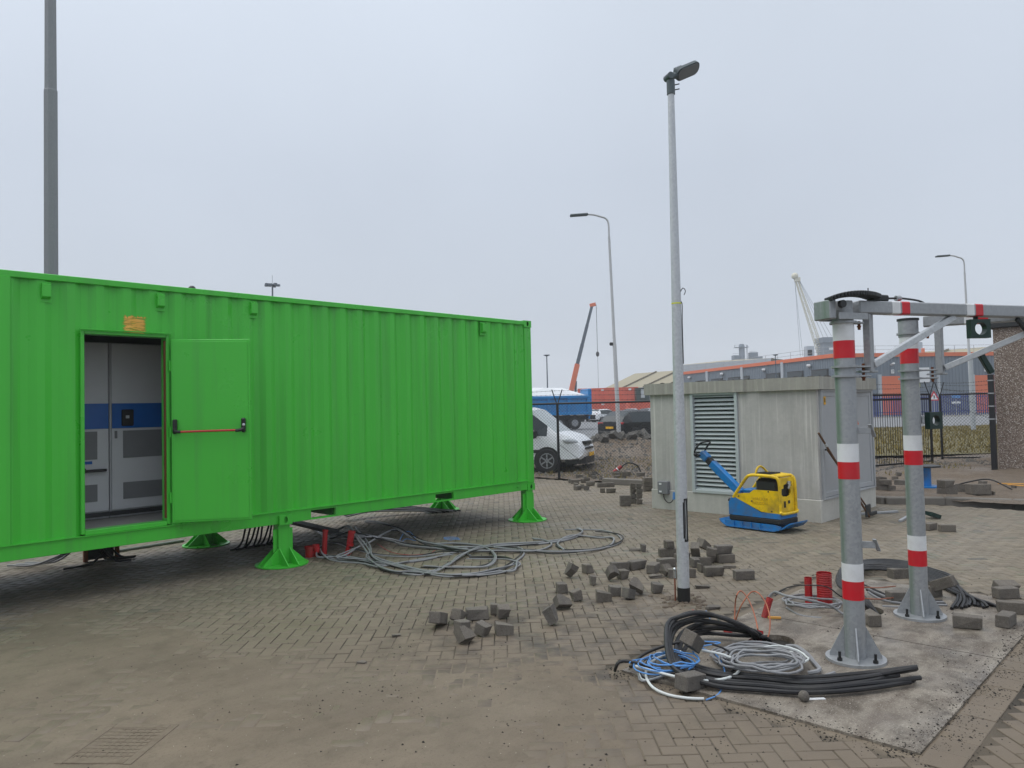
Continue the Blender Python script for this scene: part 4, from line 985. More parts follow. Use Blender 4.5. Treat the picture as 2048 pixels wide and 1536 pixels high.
# ------------------------------------------------------------------ striped swing barriers
ZB_ = [(2.516, 2.369, 2.238), (1.603, 1.469, 1.343), (.722, .594, .458)]
def ring_band(cx, cy, r, z0, z1, mat, parent):
    MB().lathe([(r, z0), (r, z1)], 40, Matrix.Translation((cx, cy, 0))).obj('band', mat, parent)
def barrier(cx, cy, bd, ln, label, head):
    r = .0735; t = thing('swing_barrier', label, 'barrier', (cx, cy, .012), 0, 'striped swing barriers on the concrete plates')
    bd = Vector((bd[0], bd[1], 0)).normalized(); bn = Vector((-bd.y, bd.x, 0))
    post = MB(); post.lathe([(r, .03), (r, 2.60), (r-.004, 2.602), (.001, 2.603)], 40, Matrix.Translation((cx, cy, 0))); po = post.obj('post', M['galv_moss'], t)
    fl_ = MB().lathe([(.001, .012), (.208, .012), (.208, .032), (.001, .0322)], 44, Matrix.Translation((cx, cy, 0))).obj('base_plate', M['galv'], t)
    for k in range(4):
        a = math.pi/2*k + .45
        Mg = Matrix.Translation((cx, cy, .032)) @ Matrix.Rotation(a, 4, 'Z') @ Matrix.Rotation(math.pi/2, 4, 'X') @ Matrix.Translation((0, 0, -.005))
        MB().prism([(r-.004, 0), (.178, 0), (.178, .02), (r-.004, .235)], .010, Mg).obj('gusset', M['galv'], t, smooth=False)
        a2 = a+math.pi/4; p = Vector((cx+.168*math.cos(a2), cy+.168*math.sin(a2), .032))
        b = MB().tube([p, p+Vector((0, 0, .065))], .010, 10); b.tube([p, p+Vector((0, 0, .02))], .018, 6); b.obj('anchor_bolt', M['black'], t)
    for zw, zm, zr in ZB_:
        ring_band(cx, cy, r+.0015, zm, zw, M['white_band'], po); ring_band(cx, cy, r+.0015, zr, zm, M['red'], po)
    P = Vector((cx, cy, 0))
    def at_(s, z, o=0): return P + bd*s + bn*o + Vector((0, 0, z))
    # swinging arm
    zt_ = 2.672 if head else 2.652; hb_ = .095
    arm = MB().bar(at_(.12, zt_-hb_/2), at_(ln, zt_-hb_/2), .095, hb_, .008).obj('beam', M['galv'], t)
    for k, s0 in enumerate(head_s if head else (.42, 1.25)):
        for j, mt in ((0, M['white_band']), (1, M['red'])):
            MB().bar(at_(s0+.095*j, zt_-hb_/2), at_(s0+.095*(j+1)-.002, zt_-hb_/2), .098, hb_+.003, .008).obj('beam_band', mt, arm)
    if head:
        hh = MB(); hh.box((0, 0, 0), (.06, .17, .14), Matrix.Translation(at_(-.165, 2.595)) @ Matrix.Rotation(math.atan2(bd.y, bd.x), 4, 'Z'), b=.006)
        for o in (-.098, .098): hh.bar(at_(-.13, 2.60, o), at_(.14, 2.60, o), .012, .15, .002) if o > 0 else hh.bar(at_(-.13, 2.545, o), at_(.14, 2.545, o), .012, .05, .002)
        hh.obj('pivot_head', M['galv_moss'], t)
        MB().lathe([(.001, 2.58), (.07, 2.58), (.07, 2.665), (.001, 2.666)], 24, Matrix.Translation(P)).obj('pivot_drum', M['galv'], t)
        MB().tube([at_(-.11, 2.63, -.10), at_(-.11, 2.63, -.13)], .028, 14).obj('cable_gland', M['black'], t)
        # drag chain lying over the head
        pts = smooth_path([at_(-.19, 2.665, -.06), at_(-.10, 2.695, -.09), at_(.02, 2.71, -.10), at_(.16, 2.712, -.07), at_(.30, 2.71, .0)], .022)
        for i, (a, b) in enumerate(zip(pts[:-1], pts[1:])): MB().bar(a, b+(a-b)*.12, .12, .036, .006).obj('chain_link', M['dark'], t)
        MB().bar(at_(.26, 2.700), at_(.42, 2.697), .075, .05, .01).obj('chain_bracket', M['dark'], t)
        MB().tube([at_(.22, 2.72, -.03), at_(.22, 2.77, -.03)], .004, 6).obj('bracket_screw', M['dark'], t)
        MB().tube(smooth_path([at_(.42, 2.70), at_(.55, 2.705), at_(.66, 2.70), at_(.75, 2.69), at_(.8, 2.675)], .03), .008, 8).obj('arm_cable', M['cable_black'], t)
        MB().tube([at_(.52, 2.703), at_(.56, 2.705)], .022, 10).obj('cable_clamp', M['galv'], t)
    else:
        MB().lathe([(.079, 2.475), (.082, 2.477), (.082, 2.62), (.079, 2.622)], 32, Matrix.Translation(P)).obj('pivot_sleeve', M['galv'], t)
        MB().lathe([(.001, 2.622), (.09, 2.622), (.09, 2.640), (.001, 2.641)], 32, Matrix.Translation(P)).obj('pivot_cap', M['dark'], t)
    vx = .235
    MB().bar(at_(vx, zt_-hb_), at_(vx, 2.135), .055, .075, .006).obj('hanger', M['galv'], t)
    MB().bar(at_(vx+.035, 2.19), at_(vx+.87, zt_-hb_-.005), .045, .05, .004).obj('brace', M['galv_new'], t)
    # clamps
    for z, s1 in ((2.175, .22), (2.105, .22), (2.505, .17)):
        c_ = MB(); c_.lathe([(r+.002, z-.008), (r+.022, z-.008), (r+.022, z+.008), (r+.002, z+.008)], 30, Matrix.Translation(P)); c_.bar(at_(r+.005, z), at_(s1, z), .07, .014, .003); c_.obj('clamp', M['galv'], t)
    MB().bar(at_(.13, 2.138), at_(.29, 2.138), .06, .014, .003).obj('hinge_plate', M['galv'], t)
    for z0, z1, s in ((2.07, 2.20, .175), (2.455, 2.52, .15)):
        b = MB().tube([at_(s, z0), at_(s, z1)], .011, 8); b.tube([at_(s, z0), at_(s, z0+.03)], [.006, .018], 8); b.obj('hinge_bolt', M['rust'], t)
    return t, at_, bd, bn
head_s = (.58, 1.10)
d1_ = Vector((7.378-5.73, 1.264-2.095, 0)); d1n = d1_.normalized()
def s_on(px, py, cx, cy, d, z=2.62):
    q = G(px, py, z); return (q.x-cx)*d.x + (q.y-cy)*d.y
head_s = (s_on(1790, 615, 5.73, 2.095, d1n), s_on(1935, 620, 5.73, 2.095, d1n))
b1_, at1, bd1, bn1 = barrier(5.73, 2.095, d1_, 2.6, 'nearer red and white striped galvanised post with swung out arm and cable chain on top', True)
d2_ = Vector((.30, -.954, 0))
b2_, at2, bd2, bn2 = barrier(7.225, 2.08, d2_, 2.7, 'farther red and white striped galvanised post with capped top and braced arm', False)
MB().bar(at1(1.80, 2.57), at1(2.12, 2.28), .03, .035, .004).obj('brace', M['dark'], b1_)
# small brackets and photocells on the posts
def bracket(cx, cy, z, a, parent):
    d = Vector((math.cos(a), math.sin(a), 0)); p = Vector((cx, cy, z))+d*.07
    s_ = Vector((-d.y, d.x, 0))
    k = MB().bar(p-s_*.012, p+d*.09-s_*.012, .006, .05, .002); k.bar(p+d*.08-s_*.03+Vector((0, 0, .045)), p+d*.115+s_*.03+Vector((0, 0, -.05)), .028, .012, .002); k.obj('sensor_bracket', M['galv'], parent)
ar = rtd-.35
bracket(5.73, 2.095, 1.70, ar, b1_); bracket(5.73, 2.095, .86, ar, b1_)
def sensor_box(p, a, parent, name, w_=.17, h_=.15, tilt=0.0, dep=.055):
    Ms = Matrix.Translation(p) @ Matrix.Rotation(a, 4, 'Z') @ Matrix.Rotation(math.pi/2, 4, 'X') @ Matrix.Rotation(tilt, 4, 'Z')
    return MB().prism([(-w_/2, -h_/2), (w_/2, -h_/2), (w_/2, h_/2), (-w_/2, h_/2)], dep, Ms, [circ(0, 0, w_*.3, w_*.3, 20)]).obj(name, M['sensor_green'], parent, smooth=False)
sp = G(1952, 653, 2.47); q1 = at1(on_wall(1952, 653, Vector((5.73, 2.095, 0)), Vector((5.73, 2.095, 0))+d1n)[0], 2.475)
sensor_box(q1, rtd+.1, b1_, 'photocell_guard'); MB().bar(q1+Vector((0, 0, .07)), q1+Vector((0, 0, .13)), .03, .03).obj('guard_bracket', M['dark'], b1_)
q2 = Vector((7.225, 2.08, 1.73))+Vector((math.cos(rtd), math.sin(rtd), 0))*.17
sensor_box(q2, rtd+.35, b2_, 'photocell_guard', .15, .15); MB().bar(Vector((7.225, 2.08, 1.74))+Vector((math.cos(rtd), math.sin(rtd), 0))*.08, q2, .05, .07, .004).obj('sensor_bracket', M['galv_new'], b2_)
sq = at2(.55, 2.36); MB().bar(at2(.53, 2.32, .02), at2(.62, 2.13, .05), .05, .05, .008).obj('camera_tube', M['sensor_green'], b2_)
# loose photocell guard lying on the paving with channel and bars
q = G(1865, 1037); sbx = MB().prism([(-.09, -.08), (.09, -.08), (.09, .08), (-.09, .08)], .06, Matrix.Rotation(.9, 4, 'Z') @ Matrix.Rotation(.35, 4, 'X'), [circ(0, 0, .05, .05, 18)])
o = sbx.obj('photocell_guard', M['sensor_green'], smooth=False); o.location = (q.x, q.y, .03); tag(o, 'spare dark green photocell guard lying loose on the paving near the kerb', 'bracket')
for (x0, y0, x1, y1, lb) in ((1700, 1018, 1742, 1011, 'short pale steel bar lying by the kiosk corner'), (1702, 1029, 1795, 1023, 'long grey steel bar lying in front of the kiosk doors'), (1800, 1042, 1816, 1033, 'stub of steel channel lying behind the farther striped post')):
    a, b = G(x0, y0, .02), G(x1, y1, .02); o = MB().bar(a, b, .05, .035, .004).obj('steel_bar', M['galv']); tag(o, lb, 'steel bar')
# ------------------------------------------------------------------ loose paving bricks
BL, BW, BH = .21, .105, .10
def rough_mesh(name, kind_, seed):
    r = random.Random(seed); bm = bmesh.new()
    L = {'full': BL, 'half': .115, 'quarter': .07}.get(kind_, BL)
    if kind_ in ('full', 'half', 'quarter'):
        m = MB().box((0, 0, BH/2), (L, BW, BH), b=.006)
        m.v = [(x+r.uniform(-.0025, .0025), y+r.uniform(-.0025, .0025), z+(r.uniform(-.0025, .0025) if z > .03 else 0)) for x, y, z in m.v]
        for _c in range(r.choice((0, 1, 1, 2))):      # knocked off corner
            k = r.randrange(8); q_ = r.uniform(.012, .032)
            for i_ in range(3*k, 3*k+3):
                x, y, z = m.v[i_]; m.v[i_] = (x-math.copysign(q_*r.uniform(.5, 1), x), y-math.copysign(q_*r.uniform(.5, 1), y), z-(q_ if z > .05 else -q_*.5)*r.uniform(.4, .9))
        if kind_ != 'full':      # broken end
            m.v = [(x - (r.uniform(0, .025) if x > L/2-.012 else 0), y, z - (r.uniform(0, .012) if x > L/2-.012 and z > .05 else 0)) for x, y, z in m.v]
    elif kind_ == 'wedge':       # cut corner piece
        m = MB().prism([(-.075, -.052), (.07, -.052), (.06, .0), (-.02, .055), (-.075, .055)], BH, Matrix.Translation((0, 0, 0)))
        m.v = [(x+r.uniform(-.006, .006), y+r.uniform(-.006, .006), z*(1-.25*(x+.075)/.15)) for x, y, z in m.v]
    elif kind_ == 'chip':
        m = MB().prism([(-.08, -.03), (.06, -.04), (.085, .01), (.0, .05), (-.07, .03)], .03)
        m.v = [(x+r.uniform(-.01, .01), y+r.uniform(-.01, .01), z*(r.uniform(.6, 1.1))) for x, y, z in m.v]
    return m.mesh(name, M['brick'], smooth=False)
BM = {k: [rough_mesh('loose_brick', k, s) for s in range(7)] for k in ('full', 'half', 'quarter', 'wedge', 'chip')}
nbk = 0
def brick(px, py, kd='full', yaw=0, z=0.0, tilt=(0, 0), label='', group=None, push=.05, gz=0.0):
    global nbk
    p = G(px, py, gz); d = Vector((p.x, p.y, 0)).normalized()*push
    me = BM[kd][nbk % 7]; o = bpy.data.objects.new('loose_brick' if kd != 'chip' else 'brick_chip', me); C.objects.link(o); nbk += 1
    base = math.atan2(RT.y, RT.x)
    o.location = (p.x+d.x, p.y+d.y, z+.001); o.rotation_euler = (math.radians(tilt[0]), math.radians(tilt[1]), base+math.radians(yaw))
    if tilt != (0, 0):
        E_ = o.rotation_euler.to_matrix(); o.location.z = z+.001-min((E_ @ v.co).z for v in me.vertices)
    return tag(o, label, 'brick', group)
def C7(x, y): return 1060+x/4.655, 1060+y/4.655
GA = 'loose bricks scattered in front of the lamp post'
KN = {'full': 'whole', 'half': 'half', 'quarter': 'quarter', 'wedge': 'cut wedge of', 'chip': 'thin broken flake of'}
A1 = 'loose grey paving brick in the scatter left of the new lamp post'
for (x, y, kd, yaw, tl, lb) in [
    (410, 452, 'wedge', 200, (0, 55), 'leftmost upright cut brick wedge at the back of the scatter, next to a half brick'),
    (542, 406, 'half', 30, (0, 0), 'half brick standing alone just right of the upright cut wedge'),
    (835, 385, 'full', 8, (0, 0), 'whole brick behind the tilted wedge in the middle of the scatter'),
    (870, 462, 'half', 25, (0, 0), 'half brick in front of the whole brick, right of the tilted wedge'),
    (760, 492, 'wedge', 160, (35, 30), 'cut brick wedge tipped on its edge in the middle of the scatter'),
    (592, 517, 'quarter', 5, (0, 0), 'small flat quarter brick left of the tipped wedge'),
    (300, 592, 'half', 12, (0, 0), 'rough speckled half brick at the left edge of the scatter'),
    (432, 668, 'half', 190, (0, 8), 'rounded half brick in front of the speckled one'),
    (295, 738, 'wedge', 20, (50, 0), 'cut wedge lying with its ridge up in front of the rounded half brick'),
    (165, 890, 'wedge', 340, (0, 58), 'nearest cut wedge of the scatter, standing on its broken edge'),
    (690, 672, 'wedge', 0, (0, 0), 'dark cut half brick in front of the upright half brick'),
    (790, 618, 'half', 6, (0, 0), 'upright half brick in the front row of the scatter'),
    (920, 655, 'half', 35, (0, 12), 'half brick turned corner forward in the front row of the scatter'),
    (1012, 604, 'wedge', 330, (40, 15), 'broken wedge leaning against the corner forward half brick'),
    (1188, 594, 'half', 2, (0, 0), 'pale half brick standing alone left of the lamp post foot'),
    (1605, 548, 'chip', 10, (0, 0), 'small flake of brick on the soil right of the lamp post foot'),
    (1705, 745, 'chip', 25, (0, 0), 'flat grey brick flake just behind the heap of black cable')]:
    brick(*C7(x, y), kd, yaw, 0, tl, lb, GA)
GB = 'bricks heaped behind the lamp post'
for (x, y, kd, yaw, z, tl, lb) in [
    (1000, 372, 'full', 30, 0, (0, 0), 'whole brick at the left end of the heap behind the lamp post'),
    (1150, 402, 'full', 62, 0, (0, 0), 'whole brick set end on, second from the left of the heap'),
    (1270, 350, 'full', 20, 0, (0, 0), 'whole brick lying flat left of the lamp post in the heap'),
    (1165, 452, 'chip', 15, 0, (0, 0), 'broken flake in front of the heap left of the lamp post'),
    (1258, 438, 'half', 300, 0, (0, 35), 'half brick tipped over in front of the heap'),
    (1330, 452, 'half', 3, 0, (0, 0), 'half brick directly left of the lamp post in the heap'),
    (1505, 445, 'half', 350, 0, (0, 0), 'half brick directly right of the lamp post in the heap'),
    (1715, 434, 'full', 2, 0, (0, 0), 'whole brick in front at the right of the heap, square to the viewer'),
    (1990, 468, 'full', 4, 0, (0, 0), 'single whole brick lying to the right, clear of the heap'),
    (1280, 252, 'full', 5, 0, (0, 0), 'lower whole brick of the pair stacked left behind the lamp post'),
    (1300, 252, 'half', 14, .102, (0, 0), 'upper half brick of the pair stacked left behind the lamp post'),
    (1420, 300, 'full', 40, 0, (0, 0), 'whole brick hidden partly by the lamp post in the heap'),
    (1545, 330, 'full', 70, .05, (0, 48), 'whole brick leaning steeply on top of the heap right of the post'),
    (1600, 335, 'full', 8, 0, (0, 0), 'whole brick in the lower middle of the heap right of the post'),
    (1710, 305, 'half', 12, 0, (0, 0), 'half brick under the rough topped one in the heap'),
    (1690, 330, 'half', 350, .102, (0, 6), 'rough broken half brick on top in the middle of the heap'),
    (1610, 285, 'wedge', 30, .102, (0, 30), 'cut wedge at the back on top of the heap'),
    (1820, 308, 'full', 5, 0, (0, 0), 'lower whole brick at the right end of the heap'),
    (1805, 305, 'full', 8, .102, (0, 0), 'upper whole brick at the right end of the heap'),
    (1540, 352, 'half', 20, 0, (12, 0), 'speckled half brick low in the heap beside the post'),
    (1600, 398, 'quarter', 10, 0, (0, 0), 'quarter brick at the foot of the heap'),
    (1860, 362, 'chip', 0, 0, (0, 0), 'pile of thin flakes at the right foot of the heap'),
    (975, 198, 'chip', 5, 0, (0, 0), 'thin dark slip of brick lying far left of the heap'),
    (1060, 208, 'quarter', 2, 0, (0, 0), 'quarter brick beside the thin slip, far left of the heap')]:
    brick(*C7(x, y), kd, yaw, z, tl, lb, GB)
GC = 'small group of bricks on the open paving'
for (x, y, kd, yaw, z, tl, lb) in [
    (1708, 405, 'full', 75, 0, (0, 18), 'dark brick set end on at the left of the small group on open paving'),
    (1785, 390, 'half', 60, 0, (0, 25), 'tilted half brick second from left in the small group on open paving'),
    (1862, 372, 'full', 10, 0, (0, 0), 'whole mossy brick at the back of the small group on open paving'),
    (1937, 352, 'half', 0, 0, (0, 0), 'half brick at the back right of the small group on open paving'),
    (1965, 367, 'half', 12, 0, (14, 0), 'speckled half brick at the right of the small group on open paving'),
    (1803, 422, 'half', 40, 0, (0, 0), 'plain half brick in the centre of the small group on open paving'),
    (1880, 438, 'half', 330, 0, (0, 15), 'large broken half brick leaning in front in the small group on open paving'),
    (1968, 432, 'wedge', 10, 0, (0, 0), 'cut wedge at the right front of the small group on open paving'),
    (1805, 463, 'wedge', 45, 0, (55, 0), 'small triangular piece nearest the viewer in the small group on open paving'),
    (1545, 440, 'chip', 30, 0, (0, 0), 'thin flake lying left of the small brick group'),
    (1410, 548, 'chip', 0, 0, (0, 0), 'single dark flake on the sand in the foreground')]:
    o = brick(x/1.95, 1050+y/1.95, kd, yaw, z, tl, lb, GC)
    if kd == 'chip': o.scale = (.5, .5, .6)
def C9(x, y): return 1100+x/8.904, 930+y/8.904
GD = 'bricks stacked and strewn by the fence'
lbD = 'dark paving brick strewn on the paving edge in front of the wire fence'
for k in range(2): brick(*C9(1345, 735), 'full', 3, k*.102, (0, 0), ('lower' if k == 0 else 'upper')+' brick of the low front stack left of the kiosk', GD)
for j, (x, y) in enumerate(((1490, 690), (1597, 700))):
    for k in range(4): brick(*C9(x, y), 'half', 1, k*.101, (0, 0), ('brick in the left column of the tall double stack by the kiosk', 'brick in the right column of the tall double stack by the kiosk')[j], GD)
for (x, y, kd, yaw) in [(445, 335, 'full', 4), (465, 398, 'half', 0), (580, 418, 'half', 80), (625, 320, 'full', 30), (720, 374, 'full', 5), (920, 398, 'full', 2), (1065, 392, 'full', 8), (935, 494, 'half', 88), (1090, 498, 'full', 0),
                        (530, 240, 'full', 0), (760, 220, 'wedge', 40), (1740, 470, 'full', 15), (1180, 205, 'full', 0)]:
    brick(*C9(x, y), kd, yaw, 0, (0, 0), lbD, GD)
for k in range(2): brick(*C9(1740, 470), 'full', 12+k*8, .102*(k+1), (0, 0), 'brick piled against the left rear corner of the kiosk', GD)
for k in range(16): brick(*C9(R_.uniform(380, 1350), R_.uniform(170, 470)), R_.choice(('full', 'half', 'half', 'wedge')), R_.uniform(-30, 60), 0, (0, 0), lbD, GD)
p0, p1 = G(*C9(960, 335)), G(*C9(1730, 372)); o = MB().bar(p0+Vector((0, 0, .07)), p1+Vector((0, 0, .07)), .2, .14, .01).obj('concrete_beam', M['kerb']); tag(o, 'long dark concrete beam lying on the earth behind the brick stacks', 'beam')
for (x, y, lb) in ((1360, 300, 'brick lying on the middle of the concrete beam'), (1620, 310, 'brick lying on the right end of the concrete beam')): brick(*C9(x, y), 'full', 6, .145, (0, 0), lb, GD)
def C10(x, y): return 1740+x/6.65, 920+y/6.65
GE = 'bricks and blocks by the kerb'
brick(*C10(800, 935), 'full', 32, 0, (0, 0), 'left brick of the pair lying on the paving behind the farther post', GE)
brick(*C10(1025, 958), 'full', -4, 0, (0, 0), 'right brick of the pair lying on the paving behind the farther post', GE)
for i, (x, y, z, yaw, s, lb) in enumerate([(1030, 455, .12, 10, 1.9, 'lower broken concrete block on the verge behind the kerb'), (1010, 372, .30, 20, 1.4, 'upper concrete block resting on the broken one behind the kerb'), (1230, 432, .12, 40, 1.6, 'pointed concrete lump in the middle of the verge'),
                                        (1440, 458, .12, -3, 2.0, 'flat topped concrete block near the kerb edge on the verge'), (1505, 350, .12, 10, 1.1, 'small upright block behind the flat topped one'), (1640, 462, .12, 0, .6, 'small stone right of the flat topped block'), (1920, 400, .12, 0, .9, 'low grey stone near the wooden sticks on the verge')]):
    o = brick(*C10(x, y), ('wedge', 'full', 'wedge', 'full', 'half', 'quarter', 'quarter')[i], yaw, z, (0, 0), lb, GE, gz=z); o.scale = (s*.85, s*1.2, s); o['category'] = 'block'; o.name = 'concrete_block'
for k in range(10):
    brick(*C10(90+R_.uniform(0, 330), 400-R_.choice((0, 0, 60, 120))), R_.choice(('full', 'half', 'wedge')), R_.uniform(-20, 20), .12+.1*(k % 2), (0, 0), 'dark brick in the untidy pile on the verge right of the kiosk', GE, gz=.12)
for (x0, y0, x1, y1) in ((1700, 312, 2048, 318), (1830, 328, 2060, 345)):
    a, b = G(*C10(x0, y0), .15), G(*C10(x1, y1), .15); tag(MB().tube([a, b], .012, 6).obj('wooden_stick', M['wood_chip']), 'pale wooden stick lying on the verge at the right edge', 'stick', 'sticks on the verge')
def C11(x, y): return 1400+x/3.097, 1040+y/3.097
GF = 'bricks on and around the concrete plates'
for (x, y, kd, yaw, z, tl, lb) in [
    (1055, 662, 'full', 88, .013, (0, 0), 'upright looking brick end peeking out right of the nearer striped post'),
    (1660, 688, 'full', -32, .013, (0, 0), 'whole brick on the plate right of the farther post, set diagonally'),
    (1897, 672, 'full', 42, .013, (0, 0), 'whole brick on the plate at the right, showing its corner'),
    (1930, 592, 'full', -20, .013, (0, 0), 'whole brick behind the corner facing one at the right'),
    (1895, 498, 'full', 6, .013, (0, 0), 'flat brick at the back of the right hand brick group'),
    (1890, 470, 'full', 0, .013, (20, 0), 'thin dark brick tilted at the very back of the right hand group'),
    (1232, 522, 'full', 5, .013, (0, 0), 'brick lying on the black cables left of the farther post'),
    (1240, 440, 'full', 10, .12, (0, 0), 'upper brick resting on cables behind the farther post'),
    (1525, 500, 'full', 130, .06, (0, 25), 'tilted brick resting on the fan of cables right of the farther post'),
    (1440, 486, 'wedge', 20, .013, (0, 0), 'cut brick tucked behind the farther post')]:
    brick(*C11(x, y), kd, yaw, z, tl, lb, GF)
def C12(x, y): return 1210+x/4.551, 1180+y/4.551
brick(*C12(770, 640), 'full', 60, .13, (20, 30), 'brick propped on top of the cable heap among blue wires', GF, gz=.12)
brick(*C12(775, 945), 'full', 40, .0, (0, 8), 'brick lying in front of the cable heap under the white cable', GF)

# ------------------------------------------------------------------ cables
def cable(pts, r, mat, label, group, name='cable', n=8, step=.04):
    o = MB().tube(smooth_path(pts, step), r, n).obj(name, M[mat]); return tag(o, label, 'cable', group)
def P_(conv, lst, off=(0, 0, 0)): return [G(*conv(x, y), z)+Vector(off) for x, y, z in lst]
GG = 'thick black cables looping out of the plate'
rr_ = random.Random(5)
for k in range(8):
    j = lambda s=1.0: rr_.uniform(-1, 1)*s
    spread = k-3.5; a_k = min(k, 6)
    lst = [(1500-18*k+j(30), 480+j(10), -.02), (1440-26*k+j(25), 420-12*k+j(10), .05+.018*k), (1180-40*k+j(40), 400-30*a_k+j(14), .06+.034*a_k), (930-34*k+j(40), 395-27*a_k+j(14), .06+.034*a_k), (770-30*k+j(25), 450-20*k+j(10), .09+.02*k), (690-20*k+j(18), 590-6*k+j(16), .06+.014*k),
           (760-16*k+j(20), 700+12*spread+j(8), .05+.008*k), (980+j(35), 800+19*spread, .035+.012*(k % 3)), (1400, 845+19*spread+j(8), .025+.016*(k % 3)), (1850, 868+18*spread+j(8), .025+.018*(k % 3)), (2350+j(40), 830+19*spread+j(6), .028+.018*(k % 3)), (2740+j(130), 760+19*spread+j(14), .03+.016*(k % 3) + (.09 if k < 2 else 0))]
    lst = [(x, min(y, 985), z) for x, y, z in lst]
    cable(P_(C12, lst), .0165, 'cable_black', 'thick black cable looping from the plate opening and fanning out to the right', GG, 'black_cable')
def coil(cx, cy, rx, ry, turns, r, mat, label, group, z0=.03, seed=0, rot=0, conv=C12, name='cable', drift=.0, start=0):
    q = random.Random(seed); c = G(*conv(cx, cy), z0); pts = []
    ca_, sa_ = math.cos(rot), math.sin(rot); N = int(turns*12)
    for i in range(N+1):
        a = start+2*math.pi*i/12; k = 1+q.uniform(-.11, .11)-drift*i/N
        x, y = rx*k*math.cos(a), ry*k*math.sin(a)
        pts.append((c.x+x*ca_-y*sa_, c.y+x*sa_+y*ca_, z0+.012*i/12*1.2+q.uniform(0, .022)))
    return cable(pts, r, mat, label, group, name, 7, .05)
GH = 'grey cable coils on the near plate'
b45 = math.atan2(RT.y, RT.x)
for k in range(6):
    coil(1370+k*22, 620+k*14, .35-.022*k, .26-.018*k, 2.4, .0085, 'cable_grey', 'grey cable wound in the flat coil in front of the nearer post', GH, .02+.02*k, 20+k, b45, name='grey_cable', drift=.18, start=k*.9)
coil(1480, 640, .30, .22, 1.3, .0075, 'cable_white', 'thin white cable lying in the grey coil in front of the nearer post', None, .06, 31, b45, name='white_cable')
coil(1750, 640, .10, .32, .55, .016, 'cable_grey', 'thick grey cable bend at the right side of the grey coil', None, .02, 32, b45, name='grey_cable', start=4.4)
GI = 'thin blue wires at the left of the cable heap'
for k in range(4):
    coil(520+45*k, 710-22*k, .23-.025*k, .17, 1.5, .005, 'cable_blue', 'thin blue wire looped at the left end of the cable heap', GI, .05+.02*k, 40+k, b45+.2*k, name='blue_wire', drift=.1, start=k)
cable(P_(C12, [(830, 465, .16), (1050, 480, .15), (870, 520, .17), (1000, 580, .12), (1080, 700, .06), (1085, 830, .03), (1030, 950, .01), (920, 1000, .006)]), .005, 'cable_blue', 'single blue wire hanging over the heap and down to the front', None, 'blue_wire')
cable(P_(C12, [(880, 548, .15), (1080, 590, .13), (1200, 650, .10), (1235, 710, .08), (1150, 790, .06), (950, 825, .06), (700, 800, .07), (450, 740, .08), (270, 690, .06)]), .0095, 'cable_white', 'white cable arching across the front of the black bundle', None, 'white_cable')
cable(P_(C12, [(690, 560, .10), (480, 620, .08), (390, 690, .05), (375, 790, .03), (440, 890, .02), (580, 955, .012), (760, 985, .011), (900, 990, .011)]), .0095, 'cable_white', 'white cable sweeping round the left front to a cut end', None, 'white_cable')
cable(P_(C12, [(90, 735, .015), (105, 690, .06), (130, 655, .085), (220, 650, .085), (420, 700, .07), (640, 780, .06), (760, 800, .06)]), .012, 'cable_black', 'single black cable end bent down at the far left of the heap', None, 'black_cable')
cable(P_(C12, [(230, 700, .02), (330, 600, .06), (450, 540, .09), (600, 490, .13), (680, 475, .14)]), .012, 'cable_black', 'black cable rising from the left to the propped brick', None, 'black_cable')
cable(P_(C12, [(840, 470, .17), (1000, 500, .16), (1130, 560, .12), (1210, 640, .09), (1215, 700, .07), (1150, 740, .05)]), .008, 'cable_black', 'thinner black cable curling round the middle of the heap', None, 'black_cable')
for i, hp in enumerate(([(1180, 270, .01), (1185, 130, .13), (1200, 45, .22), (1235, 8, .25), (1290, 60, .23), (1350, 190, .17), (1390, 350, .08), (1400, 445, -.01)],
                        [(1190, 275, .01), (1230, 160, .12), (1300, 50, .22), (1345, 14, .25), (1400, 30, .24), (1470, 130, .19), (1502, 270, .10), (1490, 410, .03), (1450, 470, -.01)])):
    cable(P_(C12, hp), .006, 'copper', ('left', 'right')[i]+' bare copper earth wire bent in a hairpin above the plate opening', None, 'copper_wire')
for k in range(4):
    cable(P_(C12, [(300+40*k, 690+20*k, .03), (420+30*k, 600-15*k, .07), (560+40*k, 590+20*k, .09), (700-20*k, 660+10*k, .06), (560, 740+12*k, .03), (400-20*k, 800+10*k, .02), (330-10*k, 760, .02)]), .006, ('cable_grey', 'cable_black', 'cable_white', 'cable_grey')[k], ('inner grey', 'thin black', 'thin white', 'outer grey')[k]+' wire curling loosely at the left of the cable heap', None, 'loose_wire')
for (x, y, mt, lb) in ((800, 180, 'conduit_red', 'red'), (920, 190, 'cable_blue', 'blue'), (1018, 240, 'sensor_green', 'green')):
    cable(P_(C12, [(x, y, .17), (x+20, y+40, .16), (x+35, y+70, .15)]), .004, mt, lb+' marking tape tail tied to the black cables', 'tape tails on the black cables', 'tape_tail')
def conduit(base, top, r, label, name='red_conduit', mat='conduit_red', nr=14):
    a, b = Vector(base), Vector(top); pts = []; rs_ = []
    n_ = nr*6
    for i in range(n_+1):
        pts.append(a+(b-a)*i/n_); rs_.append(r*(1+.028*math.sin(2*math.pi*i/6)))
    o = MB().tube(pts, rs_, 16, caps=False).obj(name, M[mat])
    return tag(o, label, 'pipe', 'red conduits')
def C13(x, y): return 1440+x/5.12, 1100+y/5.12
pa = G(*C13(455, 690), .01); conduit(pa, pa+Vector((RT.x*.055, RT.y*.055, .17)), .029, 'ribbed red conduit leaning on the plate beside the fresh wood chip')
pa = G(*C13(1075, 560), .01); conduit(pa, pa+Vector((.0, .0, .30)), .068, 'fat ribbed red conduit standing behind the nearer post')
